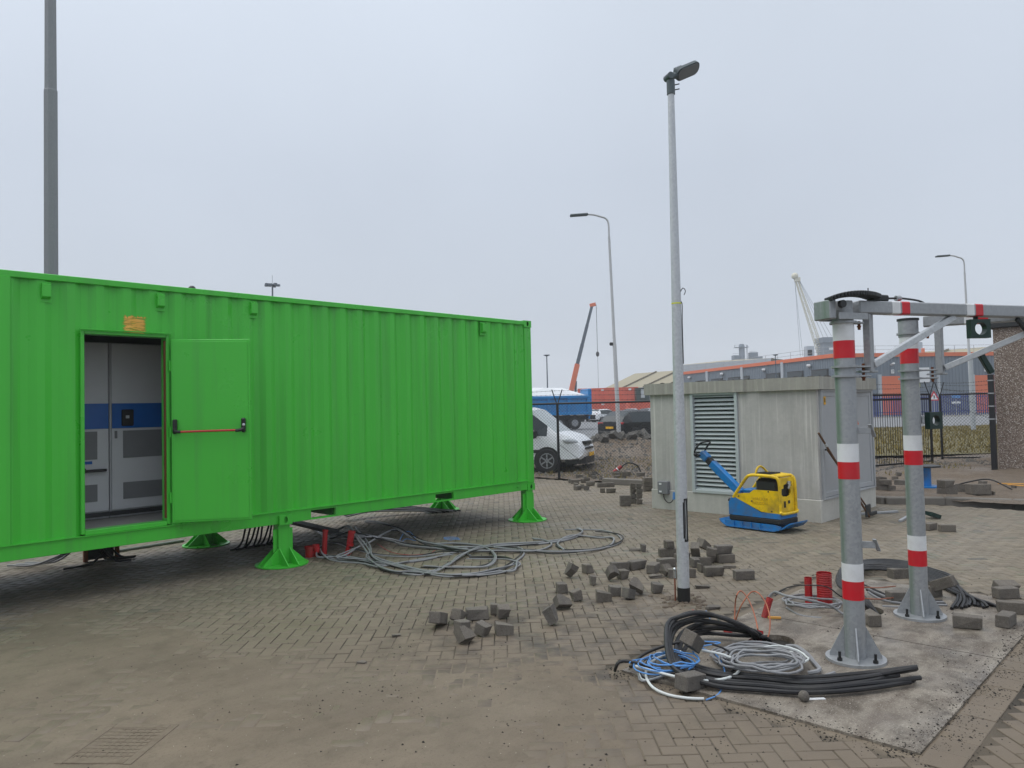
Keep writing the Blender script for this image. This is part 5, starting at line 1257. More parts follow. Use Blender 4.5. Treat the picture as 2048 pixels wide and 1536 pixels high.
pa = G(*C13(910, 540), .01); conduit(pa, pa+Vector((.0, .0, .24)), .034, 'thin ribbed red conduit standing left of the fat one behind the post')
for (x, y, lb) in ((1115, 430, 'short red conduit mouth inside the black cable heap'), (1395, 490, 'red conduit mouth at the foot of the copper hairpins')):
    pa = G(*C12(x, y), -.02); conduit(pa, pa+Vector((.02, 0, .10)), .035, lb, nr=5)
cable(P_(C13, [(500, 480, .17), (560, 430, .22), (680, 470, .24), (850, 500, .24), (1020, 540, .19), (1150, 580, .10), (1250, 650, .04), (1400, 700, .02)]), .0115, 'cable_grey', 'grey cable arching out of the leaning red conduit', None, 'grey_cable')
for k in range(3):
    coil(940+k*20, 540+10*k, .27-.015*k, .19, 1.6, .0085, 'cable_grey', 'grey cable in the oval coil left of the nearer post', 'grey coil behind the near post', .02+.022*k, 60+k, b45, conv=C13, name='grey_cable', drift=.1, start=k*1.3)
cable(P_(C13, [(680, 590, .02), (800, 660, .015), (920, 685, .012), (1040, 695, .011)]), .009, 'cable_grey', 'grey cable tail running out of the oval coil', None, 'grey_cable')
for k in range(2):
    cable(P_(C13, [(560, 450+20*k, .15), (700, 380, .22), (900, 360, .24+.02*k), (1100, 380, .22), (1230, 470, .14), (1400+60*k, 560, .04)]), .005, 'cable_black', 'thin black cable arching behind the leaning red conduit', 'thin black arches', 'black_cable')
GJ = 'black cables looping behind and right of the posts'
for k in range(11):
    s = (k-5)*.7; j = lambda q=1.0: rr_.uniform(-1, 1)*q
    lst = [(1110, 600, -.02), (1000+j(15), 480+4*s, .10), (860+j(10), 380+6*s, .12), (900, 310+8*s, .10), (1050, 275+8*s+j(4), .07), (1250, 290+10*s, .05), (1450, 350+12*s, .04), (1580+j(14)+8*s, 410+16*s, .03+.01*(k % 3)), (1690+26*s, 490+6*s, .03+.012*(k % 3)), (1700+40*s+j(8), 540+j(12), .025)]
    cable(P_(C11, lst), .0145, 'cable_black', 'black cable of the bundle looping round behind the farther post and ending on the plate', GJ, 'black_cable')
for k in range(4):
    lst = [(1010+10*k, 400+15*k, .10), (1100, 440+14*k, .06), (1200, 480+10*k, .03), (1330+20*k, 500+8*k, .02), (1500+10*k, 500+9*k, .02)]
    cable(P_(C11, lst), .0115, 'cable_grey' if k % 2 else 'cable_black', 'cable running from the nearer post past the foot of the farther one', 'cables between the posts', 'cable')
for k in range(2): cable(P_(C11, [(1010, 415+70*k, .12), (1100, 420+70*k, .10), (1210, 410+70*k, .06)]), .006, 'copper', ('upper', 'lower')[k]+' copper wire between the two striped posts', None, 'copper_wire')
cable(P_(C11, [(1130, 535, .014), (1240, 540, .014)]), .012, 'cable_grey', 'short grey cable offcut on the plate left of the farther post', None, 'cable_offcut')
cable(P_(C11, [(770, 968, .014), (835, 945, .03)]), .013, 'cable_grey', 'short grey cable stub near the foot of the nearer post', None, 'cable_offcut')
o = MB().box((0, 0, .012), (.11, .02, .02), b=.003).obj('wood_chip', M['wood_chip']); o.location = G(1549, 1238, .013); o.rotation_euler = (0, 0, b45-.2); tag(o, 'fresh orange splinter of wood lying on the plate by the red conduit', 'wood chip')
o = MB().box((0, 0, .002), (.11, .03, .003)).obj('paper_scrap', M['white']); o.location = G(1633, 1398, .013); o.rotation_euler = (0, 0, b45+.05); tag(o, 'white paper scrap lying on the plate in front of the black cables', 'scrap')
o = MB().sphere((0, 0, .03), .036, 9, 6).obj('round_stone', M['brick']); o.location = G(1608, 1402, .012); tag(o, 'round grey stone beside the white paper scrap', 'stone')
# ---- cables spilling from under the green container (rows read off the paving)
def C14(x, y): return 600+x/3.103, 1010+y/3.103
GK = 'grey cables spilling from under the container'
outs = [
 [(60, 130, .02), (180, 200, .10), (330, 180, .16), (480, 200, .12), (650, 250, .05), (850, 270, .02), (1000, 290, .015), (1060, 315, .015)],
 [(150, 150, .10), (320, 200, .14), (430, 190, .14), (560, 225, .06), (760, 255, .02), (1000, 262, .015), (1250, 252, .015), (1500, 240, .015), (1680, 210, .015), (1750, 170, .02), (1735, 145, .02)],
 [(100, 270, .06), (130, 310, .04), (280, 320, .03), (450, 345, .02), (650, 390, .018), (850, 430, .015), (1050, 440, .013), (1220, 425, .013), (1330, 395, .015), (1345, 360, .02), (1290, 330, .03), (1200, 322, .02), (1050, 325, .015)],
 [(110, 260, .07), (180, 330, .03), (400, 360, .015), (560, 410, .014), (700, 425, .012), (980, 432, .012), (1240, 400, .012), (1340, 350, .012), (1390, 300, .012), (1350, 262, .012), (1200, 258, .012)],
 [(400, 100, .05), (520, 110, .18), (620, 160, .16), (720, 215, .08), (860, 250, .03), (1050, 270, .02), (1300, 282, .015), (1480, 280, .015), (1560, 250, .015), (1530, 220, .02), (1440, 205, .02)],
 [(360, 140, .14), (420, 240, .12), (440, 320, .06), (600, 380, .02), (800, 410, .015), (900, 370, .02), (1000, 320, .03), (1080, 265, .04), (1150, 270, .03), (1200, 320, .02), (1150, 370, .012), (950, 392, .012), (750, 385, .012)],
 [(200, 180, .15), (300, 130, .20), (350, 200, .20), (420, 300, .10), (430, 330, .05), (520, 400, .02), (700, 430, .012), (850, 400, .012), (960, 340, .02), (1060, 280, .03)],
 [(90, 270, .07), (200, 235, .12), (330, 270, .10), (480, 310, .04), (700, 320, .02), (900, 300, .02), (1100, 290, .015), (1400, 290, .012), (1600, 290, .012), (1850, 275, .012), (1990, 230, .012), (1960, 180, .012), (1850, 155, .012), (1640, 152, .012)],
 [(420, 240, .12), (560, 160, .16), (680, 180, .10), (800, 230, .04), (1000, 245, .02), (1400, 275, .012), (1700, 285, .012), (1900, 255, .012), (1950, 215, .012), (1850, 195, .012), (1700, 200, .012), (1590, 240, .012), (1640, 275, .012), (1800, 275, .012)],
 [(160, 210, .13), (240, 180, .16), (380, 230, .14), (300, 300, .08), (230, 330, .05), (330, 330, .03), (480, 370, .015), (620, 360, .012), (800, 335, .012), (950, 295, .012)]]
outs = outs + [[(x+rr_.uniform(-22, 22), y+rr_.uniform(-13, 13), z+rr_.uniform(0, .03)) for x, y, z in l[:max(6, len(l)-rr_.randint(0, 3))]] for l in outs + outs[:6]]
for k, l in enumerate(outs):
    cable(P_(C14, l), (.016 if k in (1, 2) else (.013, .009, .008)[k % 3]), 'cable_grey' if k % 3 != 2 else 'cable_black', 'cable of the tangle spilling out from under the container beside its middle foot', GK, 'spilled_cable')
cable(P_(C14, [(610, 240, .05), (640, 180, .1), (680, 165, .1), (720, 220, .05), (660, 210, .04), (615, 245, .03)]), .005, 'cable_blue', 'thin blue wire kinked in the middle of the container tangle', None, 'blue_wire')
coil(940, 220, .12, .08, 1.6, .004, 'cable_blue', 'small ring of thin blue wire beside the container tangle', None, .012, 77, b45, conv=C14, name='blue_wire')
cable(P_(C14, [(480, 240, .03), (560, 290, .02), (680, 310, .012), (800, 300, .012), (840, 280, .012)]), .004, 'conduit_red', 'thin red wire lying in the container tangle', None, 'red_wire')
for i, (x, y, h, r, tx) in enumerate([(60, 322, .14, .06, 0), (150, 310, .34, .035, .02), (112, 320, .16, .045, -.03), (300, 300, .30, .045, .05), (290, 315, .16, .04, .05)]):
    pa = G(*C14(x, y), 0); o = MB().tube([pa, pa+Vector((RT.x*tx, RT.y*tx, h))], r, 16, caps=False); o.tube([pa+Vector((0, 0, h-.03))+Vector((RT.x*tx, RT.y*tx, 0)), pa+Vector((RT.x*tx, RT.y*tx, h))], r*1.12, 16, caps=False)
    tag(o.obj('red_pipe', M['conduit_red']), ('wide open mouthed red pipe nearest the container foot', 'tall red pipe standing in the container cable tangle', 'short tilted red pipe beside the tall one', 'second tall red pipe right in the tangle', 'short red pipe leaning on the second tall one')[i], 'pipe', 'red pipes under the container')
# cables coming down through the container floor
def drop(cx, cy, n_, label, group, spread, mat='cable_black', top=.56):
    q = random.Random(int(cx*100))
    for k in range(n_):
        x, y = cx+q.uniform(-spread, spread), cy+q.uniform(-.12, .12); a = q.uniform(-.3, .3)
        cable([(x, y, top), (x+q.uniform(-.03, .03), y, .35), (x+a*.3, y-.05, .16), (x+a, y-.12+q.uniform(-.1, .1), .03), (x+a*1.6, y-.2, .02), (x+a*2.4+q.uniform(-.1, .1), y-.22, .018)], .014, mat, label, group, 'feed_cable', 7)
c_ = G(195, 1133); tr = thing('cable_trunking', 'rusty steel trunking bringing dark cables down under the left of the container', 'trunking', (c_.x+.15, c_.y+.4, 0))
for dx in (-.17, .22): MB().box((c_.x+.15+dx, c_.y+.42, .27), (.05, .05, .52)).obj('trunking_post', M['rust'], tr)
MB().box((c_.x+.17, c_.y+.46, .27), (.34, .02, .50)).obj('trunking_plate', M['dark'], tr)
drop(c_.x+.12, c_.y+.36, 8, 'dark cable dropping in front of the rusty trunking under the container', 'cables at the rusty trunking', .16, 'cable_black')
for k in range(3): cable([(c_.x-.02+.05*k, c_.y+.3, .54), (c_.x-.15, c_.y+.35, .25), (c_.x-.35-.1*k, c_.y+.5, .06), (c_.x-.6-.1*k, c_.y+.9, .03)], .014, 'cable_grey', 'grey cable bowing left from the rusty trunking', 'cables at the rusty trunking', 'feed_cable')
c_ = G(490, 1098); q = random.Random(9)
for k in range(11):
    x = c_.x+.07*k; cable([(x+.55+q.uniform(-.05, .05), c_.y+.85, .545), (x+.42, c_.y+.6, .47), (x+.18+q.uniform(-.03, .03), c_.y+.3, .30), (x+.02, c_.y+.12, .10), (x-.08+q.uniform(-.03, .03), c_.y+.05, .02), (x-.2, c_.y-.02+.05*q.random(), .016)], .015, 'cable_black', 'black cable curving down in the row behind the middle container foot', 'row of black cables behind the middle foot', 'feed_cable')
c_ = G(*C14(620, 80))
for k in range(9):
    yy = k*.05; cable([(c_.x-.9, c_.y+.35+yy, .10+.02*k), (c_.x-.35, c_.y+.40+yy*.6, .12+.02*k), (c_.x+.2, c_.y+.28+yy*.4, .08+.012*k), (c_.x+.55+.05*k, c_.y+.08-.02*k, .05), (c_.x+.62+.07*k, c_.y-.08-.03*k, .02)], .014, 'cable_black' if k % 3 else 'cable_grey', 'cable of the dark bundle lying under the right half of the container', 'dark bundle under the container', 'bundle_cable')
o = MB().bar(G(560, 1052, .25)+Vector((.4, .9, 0)), G(690, 1085, .25)+Vector((.4, .9, 0)), .16, .04).obj('cable_ladder', M['dark']); o.location.z = 0; tag(o, 'dark cable ladder hanging under the container floor behind the middle foot', 'cable ladder')
a, b = G(230, 1103, .02), G(367, 1081, .02); tag(MB().tube([a, b], .022, 10).obj('cable_pipe', M['cable_grey']), 'straight dark pipe lying on the paving behind the rusty trunking', 'pipe')
# ------------------------------------------------------------------ fences
def chain_link(p0, p1, z0, z1, name, parent, pitch=.06, r=.0027):
    p0, p1 = Vector((p0[0], p0[1], 0)), Vector((p1[0], p1[1], 0)); L = (p1-p0).length; d = (p1-p0)/L; H = z1-z0; m = MB()
    s = -H
    while s < L:
        for sg in (1, -1):
            a0, b0 = s, s+H
            t0, t1 = max(0, -a0)/H, min(H, L-a0)/H
            if t1 <= t0: continue
            za, zb_ = (z0+H*t0, z0+H*t1) if sg > 0 else (z1-H*t0, z1-H*t1)
            A, Bq = p0+d*(a0+H*t0), p0+d*(a0+H*t1)
            m.tube([(A.x, A.y, za), (Bq.x, Bq.y, zb_)], r, 3, caps=False)
        s += pitch*1.414
    o = m.obj(name, M['fence_black'], parent, smooth=False); return kind(o, 'stuff')
def y_post(p, h, parent, arms=True, r=.035, lean=0):
    MB().tube([(p[0], p[1], 0), (p[0], p[1], h)], r, 12).obj('fence_post', M['fence_black'], parent)
    if arms:
        for s in (-1, 1):
            e = Vector((p[0]+RT.x*.14*s, p[1]+RT.y*.14*s, h+.38)); MB().tube([(p[0], p[1], h-.05), e], .014, 6).obj('barb_arm', M['fence_black'], parent)
def barbed(p, q, parent, n=14):
    p, q = Vector(p), Vector(q); m = MB(); pts = [p+(q-p)*k/8+Vector((0, 0, -.05*math.sin(math.pi*k/8))) for k in range(9)]
    m.tube(pts, .0035, 4); L = (q-p).length; d = (q-p).normalized()
    for k in range(int(L/.12)):
        c = p+(q-p)*((k+.5)/int(L/.12)); c.z -= .05*math.sin(math.pi*(k+.5)/int(L/.12))
        m.tube([c+Vector((0, 0, .02)), c-Vector((0, 0, .02))], .002, 3, caps=False); m.tube([c+d*.02+Vector((0, 0, .01)), c-d*.02-Vector((0, 0, .01))], .002, 3, caps=False)
    kind(m.obj('barbed_wire', M['dark'], parent, smooth=False), 'stuff')
F1 = Vector((15.30, 13.18, 0)); F1L = F1 + Vector((-.78, 1, 0)).normalized()*4.4; F1R = F1 + Vector((.62, -1, 0)).normalized()*4.6
fa = thing('wire_fence', 'black chain link fence with top rail in front of the white van', 'fence', F1)
y_post(F1, 2.03, fa); y_post(F1L, 2.03, fa); 
MB().tube([(F1R.x, F1R.y, 0), (F1R.x, F1R.y, 2.02)], .025, 10).obj('fence_post', M['galv'], fa)
MB().tube([(F1L.x, F1L.y, 2.03), (F1.x, F1.y, 2.03), (F1R.x, F1R.y, 2.03)], .026, 10).obj('top_rail', M['fence_black'], fa)
for a, b in ((F1L, F1), (F1, F1R)):
    chain_link(a, b, .08, 2.02, 'chain_link_mesh', fa)
    for k, z in enumerate((2.14, 2.27, 2.38)): barbed((a.x, a.y, z), (b.x, b.y, z), fa)
MB().tube([(F1.x, F1.y, .95), (F1.x+.62, F1.y-1.0, .03)], .006, 6).obj('brace_wire', M['fence_black'], fa)
FC = Vector((21.63, 4.386, 0)); fp2 = Vector((25.788, 6.603, 0)); fp3 = Vector((24.113, 6.439, 0))
fe = thing('corner_post', 'tall black steel corner post with barbed wire beside the pebbled wall', 'fence post', FC)
zc = VH(1976, 749, FC); MB().box((FC.x, FC.y, zc/2), (.12, .12, zc), b=.008).obj('post_shaft', M['fence_black'], fe)
for k in range(4):
    z = zc-.15-.32*k; MB().box((FC.x, FC.y, z), (.13, .13, .03)).obj('wire_clip', M['galv'], fe); barbed((FC.x, FC.y, z), (fp3.x, fp3.y, 2.42-.12*k), fe)
fb = thing('wire_fence', 'black chain link fence in front of the dry grass, right of the striped posts', 'fence', fp2)
fR = G(2010, 921); fR = Vector((fR.x, fR.y, 0)); y_post(fp2, 2.05, fb); y_post(fR, 2.05, fb)
MB().tube([(fp2.x, fp2.y, 2.05), (fR.x, fR.y, 2.05)], .026, 10).obj('top_rail', M['fence_black'], fb); MB().tube([(fp2.x, fp2.y, .1), (fR.x, fR.y, .1)], .02, 8).obj('bottom_rail', M['fence_black'], fb)
chain_link(fp2, fR, .1, 2.05, 'chain_link_mesh', fb, .07, .0038); barbed((fp2.x, fp2.y, 2.2), (fR.x, fR.y, 2.2), fb); barbed((fp2.x, fp2.y, 2.35), (fR.x, fR.y, 2.35), fb)
gt = thing('bar_gate', 'black barred gate panel closing the gap between kiosk and striped posts', 'gate', fp3)
y_post(fp3, 2.05, gt); gL = fp3 + (G(1700, 945)-fp3).normalized()*4.0; gL.z = 0; y_post(gL, 2.05, gt, False)
for z in (.12, 1.93, 2.06): MB().bar((fp3.x, fp3.y, z), (gL.x, gL.y, z), .05, .05).obj('gate_rail', M['fence_black'], gt)
bme = MB().tube([(0, 0, .12), (0, 0, 2.05)], .008, 5, caps=False).mesh('gate_bar', M['fence_black'])
for k in range(38): o = put(bme, 'gate_bar', gt); o.location = fp3.lerp(gL, (k+.5)/38)
for z in (2.15, 2.28, 2.40): barbed((fp3.x, fp3.y, z), (gL.x, gL.y, z), gt)
# blue palisade fence along the far side of the road
bf = thing('palisade_fence', 'blue steel palisade fence across the road in front of the grey hall', 'fence', B(1850, 78))
q0, q1 = B(1640, 78), B(2120, 80); n_ = 110
pme_ = MB().prism([(-.05, 0), (.05, 0), (.05, 2.25), (0, 2.4), (-.05, 2.25)], .015, Matrix.Rotation(math.pi/2, 4, 'X')).mesh('pale', M['blue_fence'], smooth=False)
ra_ = math.atan2(q1.y-q0.y, q1.x-q0.x)
for k in range(n_): o = put(pme_, 'pale', bf); o.location = q0.lerp(q1, k/n_)+Vector((0, 0, .15)); o.rotation_euler = (0, 0, ra_)
for z in (.6, 2.1): MB().bar(q0+Vector((0, 0, z)), q1+Vector((0, 0, z)), .05, .07).obj('fence_rail', M['blue_fence'], bf)
for (x, lb, mt, z, w_, h_) in ((1868, 'triangular red and white warning sign on the blue fence', 'sign', 2.2, 1.2, 1.1), (1912, 'pale blue notice board on the blue fence', 'board', 2.0, .9, .45)):
    p = B(x, 77.6, 2.0)
    if mt == 'sign':
        t = thing('warning_sign', lb, 'sign', (p.x, p.y, 0)); Ms = Matrix.Translation((p.x, p.y, 1.75)) @ Matrix.Rotation(b45, 4, 'Z') @ Matrix.Rotation(math.pi/2, 4, 'X')
        MB().prism([(-.6, 0), (.6, 0), (0, 1.04)], .03, Ms).obj('sign_border', M['red'], t, smooth=False); MB().prism([(-.38, .12), (.38, .12), (0, .78)], .02, Ms @ Matrix.Translation((0, 0, .02))).obj('sign_face', M['white'], t, smooth=False)
        MB().prism([(-.05, .22), (.05, .22), (.05, .56), (-.05, .56)], .01, Ms @ Matrix.Translation((0, 0, .035))).obj('sign_symbol', M['black'], t, smooth=False)
        MB().tube([(p.x, p.y, .1), (p.x, p.y, 1.8)], .04, 8).obj('sign_post', M['galv'], t)
    else:
        t = thing('notice_board', lb, 'sign', (p.x, p.y, 0)); MB().box((p.x, p.y, 2.1), (w_, .05, .3), rz=b45).obj('board', M['cable_blue'], t); MB().box((p.x, p.y, 1.5), (w_, .05, .2), rz=b45).obj('board', M['white'], t); MB().tube([(p.x, p.y, .1), (p.x, p.y, 2.0)], .04, 8).obj('sign_post', M['galv'], t)

# ------------------------------------------------------------------ pebble dash building on the right
pbx, pby = 21.92, 4.36; hz = VH(1985, 655, (pbx, pby))
pb2 = thing('pebbled_building', 'flat roofed brown pebble dash building cut off by the right edge', 'building', (pbx+3, pby-3, 0))
MB().box((pbx+3, pby-3, hz/2), (6, 6, hz), b=.01).obj('wall', M['pebble'], pb2)
MB().box((pbx+3, pby-3, hz+.1), (6.2, 6.2, .26), b=.02).obj('roof_edge', M['dark'], pb2)
MB().tube([(pbx-.02, pby-1.9, 1.75), (pbx-.22, pby-1.9, 1.85)], .02, 8).obj('wall_bracket', M['galv'], pb2)

# ------------------------------------------------------------------ grey hall with orange trim
hC, hL, hR = B(1672, 95), B(1365, 139), B(2140, 101)
hh_ = VH(1672, 707, hC)
hall = thing('grey_hall', 'grey clad industrial hall with orange roof trim and orange roller doors', 'building', hC)
back = (hL-hC)+(hR-hC)
def wallbox(p, q, z0, z1, th, name, mat, parent, off=0.0, b=0):
    d = (q-p); nrm = Vector((d.y, -d.x, 0)).normalized()
    if nrm.dot(-p) < 0: nrm = -nrm
    o_ = nrm*off
    return MB().bar(Vector((p.x, p.y, (z0+z1)/2))+o_, Vector((q.x, q.y, (z0+z1)/2))+o_, th, z1-z0, b).obj(name, mat, parent, smooth=False)
def clad(p, q, z0, z1, name, mat, parent):
    d = (q-p); L = d.length; d = d/L; nrm = Vector((d.y, -d.x, 0)); nrm = nrm if nrm.dot(-p) > 0 else -nrm
    m = MB(); n = int(L/.5); vs = []
    for k in range(n+1):
        for ds, o in ((0, 0), (.3, 0), (.34, -.05), (.46, -.05)):
            s = min(L, k*.5+ds); c = p+d*s+nrm*o; vs += [(c.x, c.y, z0), (c.x, c.y, z1)]
    fs = [(2*i, 2*i+2, 2*i+3, 2*i+1) for i in range(len(vs)//2-1)]
    return MB().add(vs, fs).obj(name, mat, parent, smooth=False)
clad(hC, hL, 0, hh_-.4, 'cladding', M['hall_grey'], hall); clad(hC, hR, 0, hh_-.4, 'cladding', M['hall_grey'], hall)
wallbox(hC, hL, hh_-.5, hh_, .3, 'roof_trim', M['orange'], hall, .05); wallbox(hC, hR, hh_-.5, hh_, .3, 'roof_trim', M['orange'], hall, .05)
MB().add([hC+Vector((0, 0, hh_-.06)), hR+Vector((0, 0, hh_-.06)), hC+back+Vector((0, 0, hh_-.06)), hL+Vector((0, 0, hh_-.06))], [(0, 1, 2, 3)]).obj('roof', M['hall_trim'], hall, smooth=False)
wallbox(hR, hC+back, 0, hh_-.5, .3, 'back_wall', M['hall_grey'], hall); wallbox(hL, hC+back, 0, hh_-.5, .3, 'back_wall', M['hall_grey'], hall)
def along(p, q, s): d = (q-p).normalized(); return p+d*s
def on_hall(px, py, right): return on_wall(px, py, hC, hR if right else hL)
def hall_piece(name, px0, px1, py0, py1, right, mat, th=.15, off=.1, parent=None):
    p, q = hC, (hR if right else hL); s0, z0 = on_hall(px0, py1, right); s1, z1 = on_hall(px1, py0, right)
    return wallbox(along(p, q, s0), along(p, q, s1), max(.0, z0), z1, th, name, mat, parent or hall, off)
for x in (1416, 1486, 1567): hall_piece('downpipe', x-1.2, x+1.2, 745-(x-1365)*.118+3, 800, False, M['hall_trim'], .2, .12)
for (a, b, y) in ((1393, 1412, 760), (1424, 1446, 756), (1458, 1481, 753), (1490, 1499, 751), (1534, 1561, 745), (1577, 1607, 741), (1625, 1657, 737)):
    f = hall_piece('window_frame', a, b, y, y+32, False, M['dark'], .14, .06); hall_piece('window_pane', a+1.5, b-1.5, y+2.5, y+30, False, M['glass'], .08, .12, f)
for (x, y) in ((1378, 756), (1443, 749), (1527, 741), (1617, 733)):
    s, z = on_hall(x, y, False); c = along(hC, hL, s); nrm = Vector((-c.x, -c.y, 0)).normalized(); MB().bar(c+nrm*.1+Vector((0, 0, z)), c+nrm*1.1+Vector((0, 0, z+.1)), .5, .3, .05).obj('wall_lamp', M['white'], hall)
for (a, b) in ((1761, 1798), (1947, 1986)):
    d_ = hall_piece('roller_door', a, b, 752 if a < 1800 else 750, 832, True, M['orange'], .2, .08)
    hall_piece('door_surround', a-3, a-.2, 749, 832, True, M['hall_trim'], .25, .1)
for (x, y, txt) in ((1784, 743, '7'), (1970, 739, '8')):
    o_ = hall_piece('number_sign', x-2.6, x+2.6, y-4, y+4, True, M['white'], .08, .12)
    s, z = on_hall(x, y, True); c = along(hC, hR, s); d = (hR-hC).normalized(); nrm = Vector((d.y, -d.x, 0)); nrm = nrm if nrm.dot(-c) > 0 else -nrm
    rgt = d if d.dot(RT) > 0 else -d; c = c+nrm*.19+Vector((0, 0, z))
    text_mesh(txt, .42, .01, 'door_number', M['black'], Matrix(((rgt.x, 0, nrm.x, c.x), (rgt.y, 0, nrm.y, c.y), (0, 1, 0, c.z), (0, 0, 0, 1))), o_)
for (x, y) in ((1782, 730), (1968, 727)):
    s, z = on_hall(x, y, True); c = along(hC, hR, s); nrm = Vector((-c.x, -c.y, 0)).normalized(); MB().bar(c+nrm*.1+Vector((0, 0, z)), c+nrm*.9+RT*.4+Vector((0, 0, z+.2)), .3, .2, .04).obj('wall_lamp', M['white'], hall)
hall_piece('notice', 1832, 1857, 735, 765, True, M['white'], .08, .1); hall_piece('yellow_sign', 1832.5, 1838.5, 765.5, 774, True, M['lime'], .08, .1)
hall_piece('downpipe', 1875, 1876.6, 712, 800, True, M['hall_trim'], .15, .1)
# roof railing and plant
for (p, q, n) in ((hC, hL, 14), (hC, hR, 12)):
    for k in range(n+1): c = p.lerp(q, k/n)+Vector((0, 0, 0)); c += (Vector((c.x, c.y, 0)).normalized()*1.0); MB().tube([(c.x, c.y, hh_-.1), (c.x, c.y, hh_+1.0)], .03, 5).obj('railing_post', M['galv'], hall)
    for z in (.5, 1.0): a_1 = p+Vector((p.x, p.y, 0)).normalized(); b_1 = q+Vector((q.x, q.y, 0)).normalized(); MB().tube([(a_1.x, a_1.y, hh_+z), (b_1.x, b_1.y, hh_+z)], .025, 5).obj('railing_rail', M['galv'], hall)
def roof_unit(x, dep, wpx, z1, nm, mat):
    c = B(x, dep); w_ = wpx/F_PX*dep; u = MB().box((c.x, c.y, (hh_+z1)/2), (w_, w_, z1-hh_+.1), rz=b45, b=.03).obj(nm, mat, hall)
    return c, w_, u
c, w_, u = roof_unit(1622, 104, 15, VH(1622, 693, B(1622, 104)), 'rooftop_unit', M['hall_trim']); 
f = Vector((-c.x, -c.y, 0)).normalized()*(w_*.52); MB().box((c.x+f.x+RT.x*.1, c.y+f.y+RT.y*.1, hh_+.75), (w_*.6, .06, .8), rz=b45).obj('unit_grille', M['dark'], u)
c, w_, u = roof_unit(1839, 103, 14, VH(1839, 685, B(1839, 103)), 'rooftop_unit', M['hall_trim'])
c, w_, u = roof_unit(1850, 100, 5, VH(1850, 697, B(1850, 100)), 'roof_vent', M['orange'])

# ------------------------------------------------------------------ beige warehouse behind
w0, w1, w2 = B(1205, 190), B(1272, 185), B(1340, 180)
dv = (B(1560, 150)-w1).normalized(); dv.z = 0; Lw = 120
M['roof_seam'] = pm('weathered_roof_seam', srgb(120, 112, 92), .8)
ware = thing('beige_warehouse', 'long low beige sheet roofed warehouse far behind the orange containers', 'building', w1)
ze = VH(1205, 779, w0); zr_ = VH(1272, 747, w1)
wa, wb, wc = Vector((w0.x, w0.y, 0)), Vector((w1.x, w1.y, 0)), Vector((w2.x, w2.y, 0))
MB().add([(wa.x, wa.y, ze), (wb.x, wb.y, zr_), (wb.x+dv.x*Lw, wb.y+dv.y*Lw, zr_), (wa.x+dv.x*Lw, wa.y+dv.y*Lw, ze)], [(0, 1, 2, 3)]).obj('roof_slope', M['roof_beige'], ware, smooth=False)
MB().add([(wc.x, wc.y, ze), (wb.x, wb.y, zr_), (wb.x+dv.x*Lw, wb.y+dv.y*Lw, zr_), (wc.x+dv.x*Lw, wc.y+dv.y*Lw, ze)], [(0, 1, 2, 3)]).obj('roof_slope', M['roof_beige'], ware, smooth=False)
MB().add([(wa.x, wa.y, 0), (wc.x, wc.y, 0), (wc.x, wc.y, ze), (wb.x, wb.y, zr_), (wa.x, wa.y, ze)], [(0, 1, 2, 3, 4)]).obj('gable_wall', M['roof_beige'], ware, smooth=False)
for k in range(1, 16):
    o_ = dv*(Lw*k/16); MB().bar((wa.x+o_.x, wa.y+o_.y, ze+.12), (wb.x+o_.x, wb.y+o_.y, zr_+.12), .5, .25).obj('roof_seam', M['roof_seam'], ware, smooth=False)
for s in (wa, wc): MB().add([(s.x, s.y, 0), (s.x+dv.x*Lw, s.y+dv.y*Lw, 0), (s.x+dv.x*Lw, s.y+dv.y*Lw, ze), (s.x, s.y, ze)], [(0, 1, 2, 3)]).obj('side_wall', M['hall_grey'], ware, smooth=False)
# second roof ridge seen above the hall trim
w5, w6 = B(1350, 165), B(1545, 150)
kk = thing('far_shed', 'pale shed roof peeping over the orange trim of the grey hall', 'building', w5)
z5 = VH(1545, 716, w6); MB().add([(w5.x, w5.y, z5-3), (w6.x, w6.y, z5-3), (w6.x, w6.y, z5), (w5.x, w5.y, z5-.3)], [(0, 1, 2, 3)]).obj('shed_wall', M['hall_trim'], kk, smooth=False)
e_ = B(1640, 190); MB().add([(w5.x, w5.y, z5-.3), (w6.x, w6.y, z5), (e_.x, e_.y, z5+.6), (e_.x-40, e_.y+5, z5+.6)], [(0, 1, 2, 3)]).obj('shed_roof', M['roof_beige'], kk, smooth=False)
MB().add([(w5.x, w5.y, 0), (w6.x, w6.y, 0), (w6.x, w6.y, z5-3), (w5.x, w5.y, z5-3)], [(0, 1, 2, 3)]).obj('shed_base', M['hall_grey'], kk, smooth=False)

# ------------------------------------------------------------------ stacked orange containers
def box_container(p, rot, label, group, L=6.06):
    t = thing('shipping_container', label, 'container', p, rot, group); Mx = world_of(t); m = MB()
    n = int(L/.28); vs = []
    for s in (-1, 1):
        for k in range(n):
            x = -L/2+.1+k*.28
            m.box((x+.07, s*1.20, 1.3), (.14, .05, 2.3), Mx)
        m.obj('corrugated_side', M['cont_orange'], t, smooth=False); m = MB()
    MB().box((0, 0, 1.295), (L, 2.40, 2.56), Mx, b=.02).obj('container_body', M['cont_orange'], t)
    for s in (-1, 1):
        for z in (.07, 2.53): MB().box((0, s*1.225, z), (L, .06, .13), Mx).obj('rail', M['cont_orange'], t)
        for x in (-L/2+.06, L/2-.06): MB().box((x, s*1.225, 1.3), (.14, .06, 2.59), Mx).obj('post', M['cont_orange'], t)
    for k in (-.6, .6): MB().box((L/2+.02, k, 1.3), (.03, .05, 2.4), Mx).obj('lock_rod', M['hall_trim'], t)
    MB().box((L/2-1.5, -1.24, 2.2), (.5, .02, .3), Mx).obj('label_plate', M['white'], t)
    return t
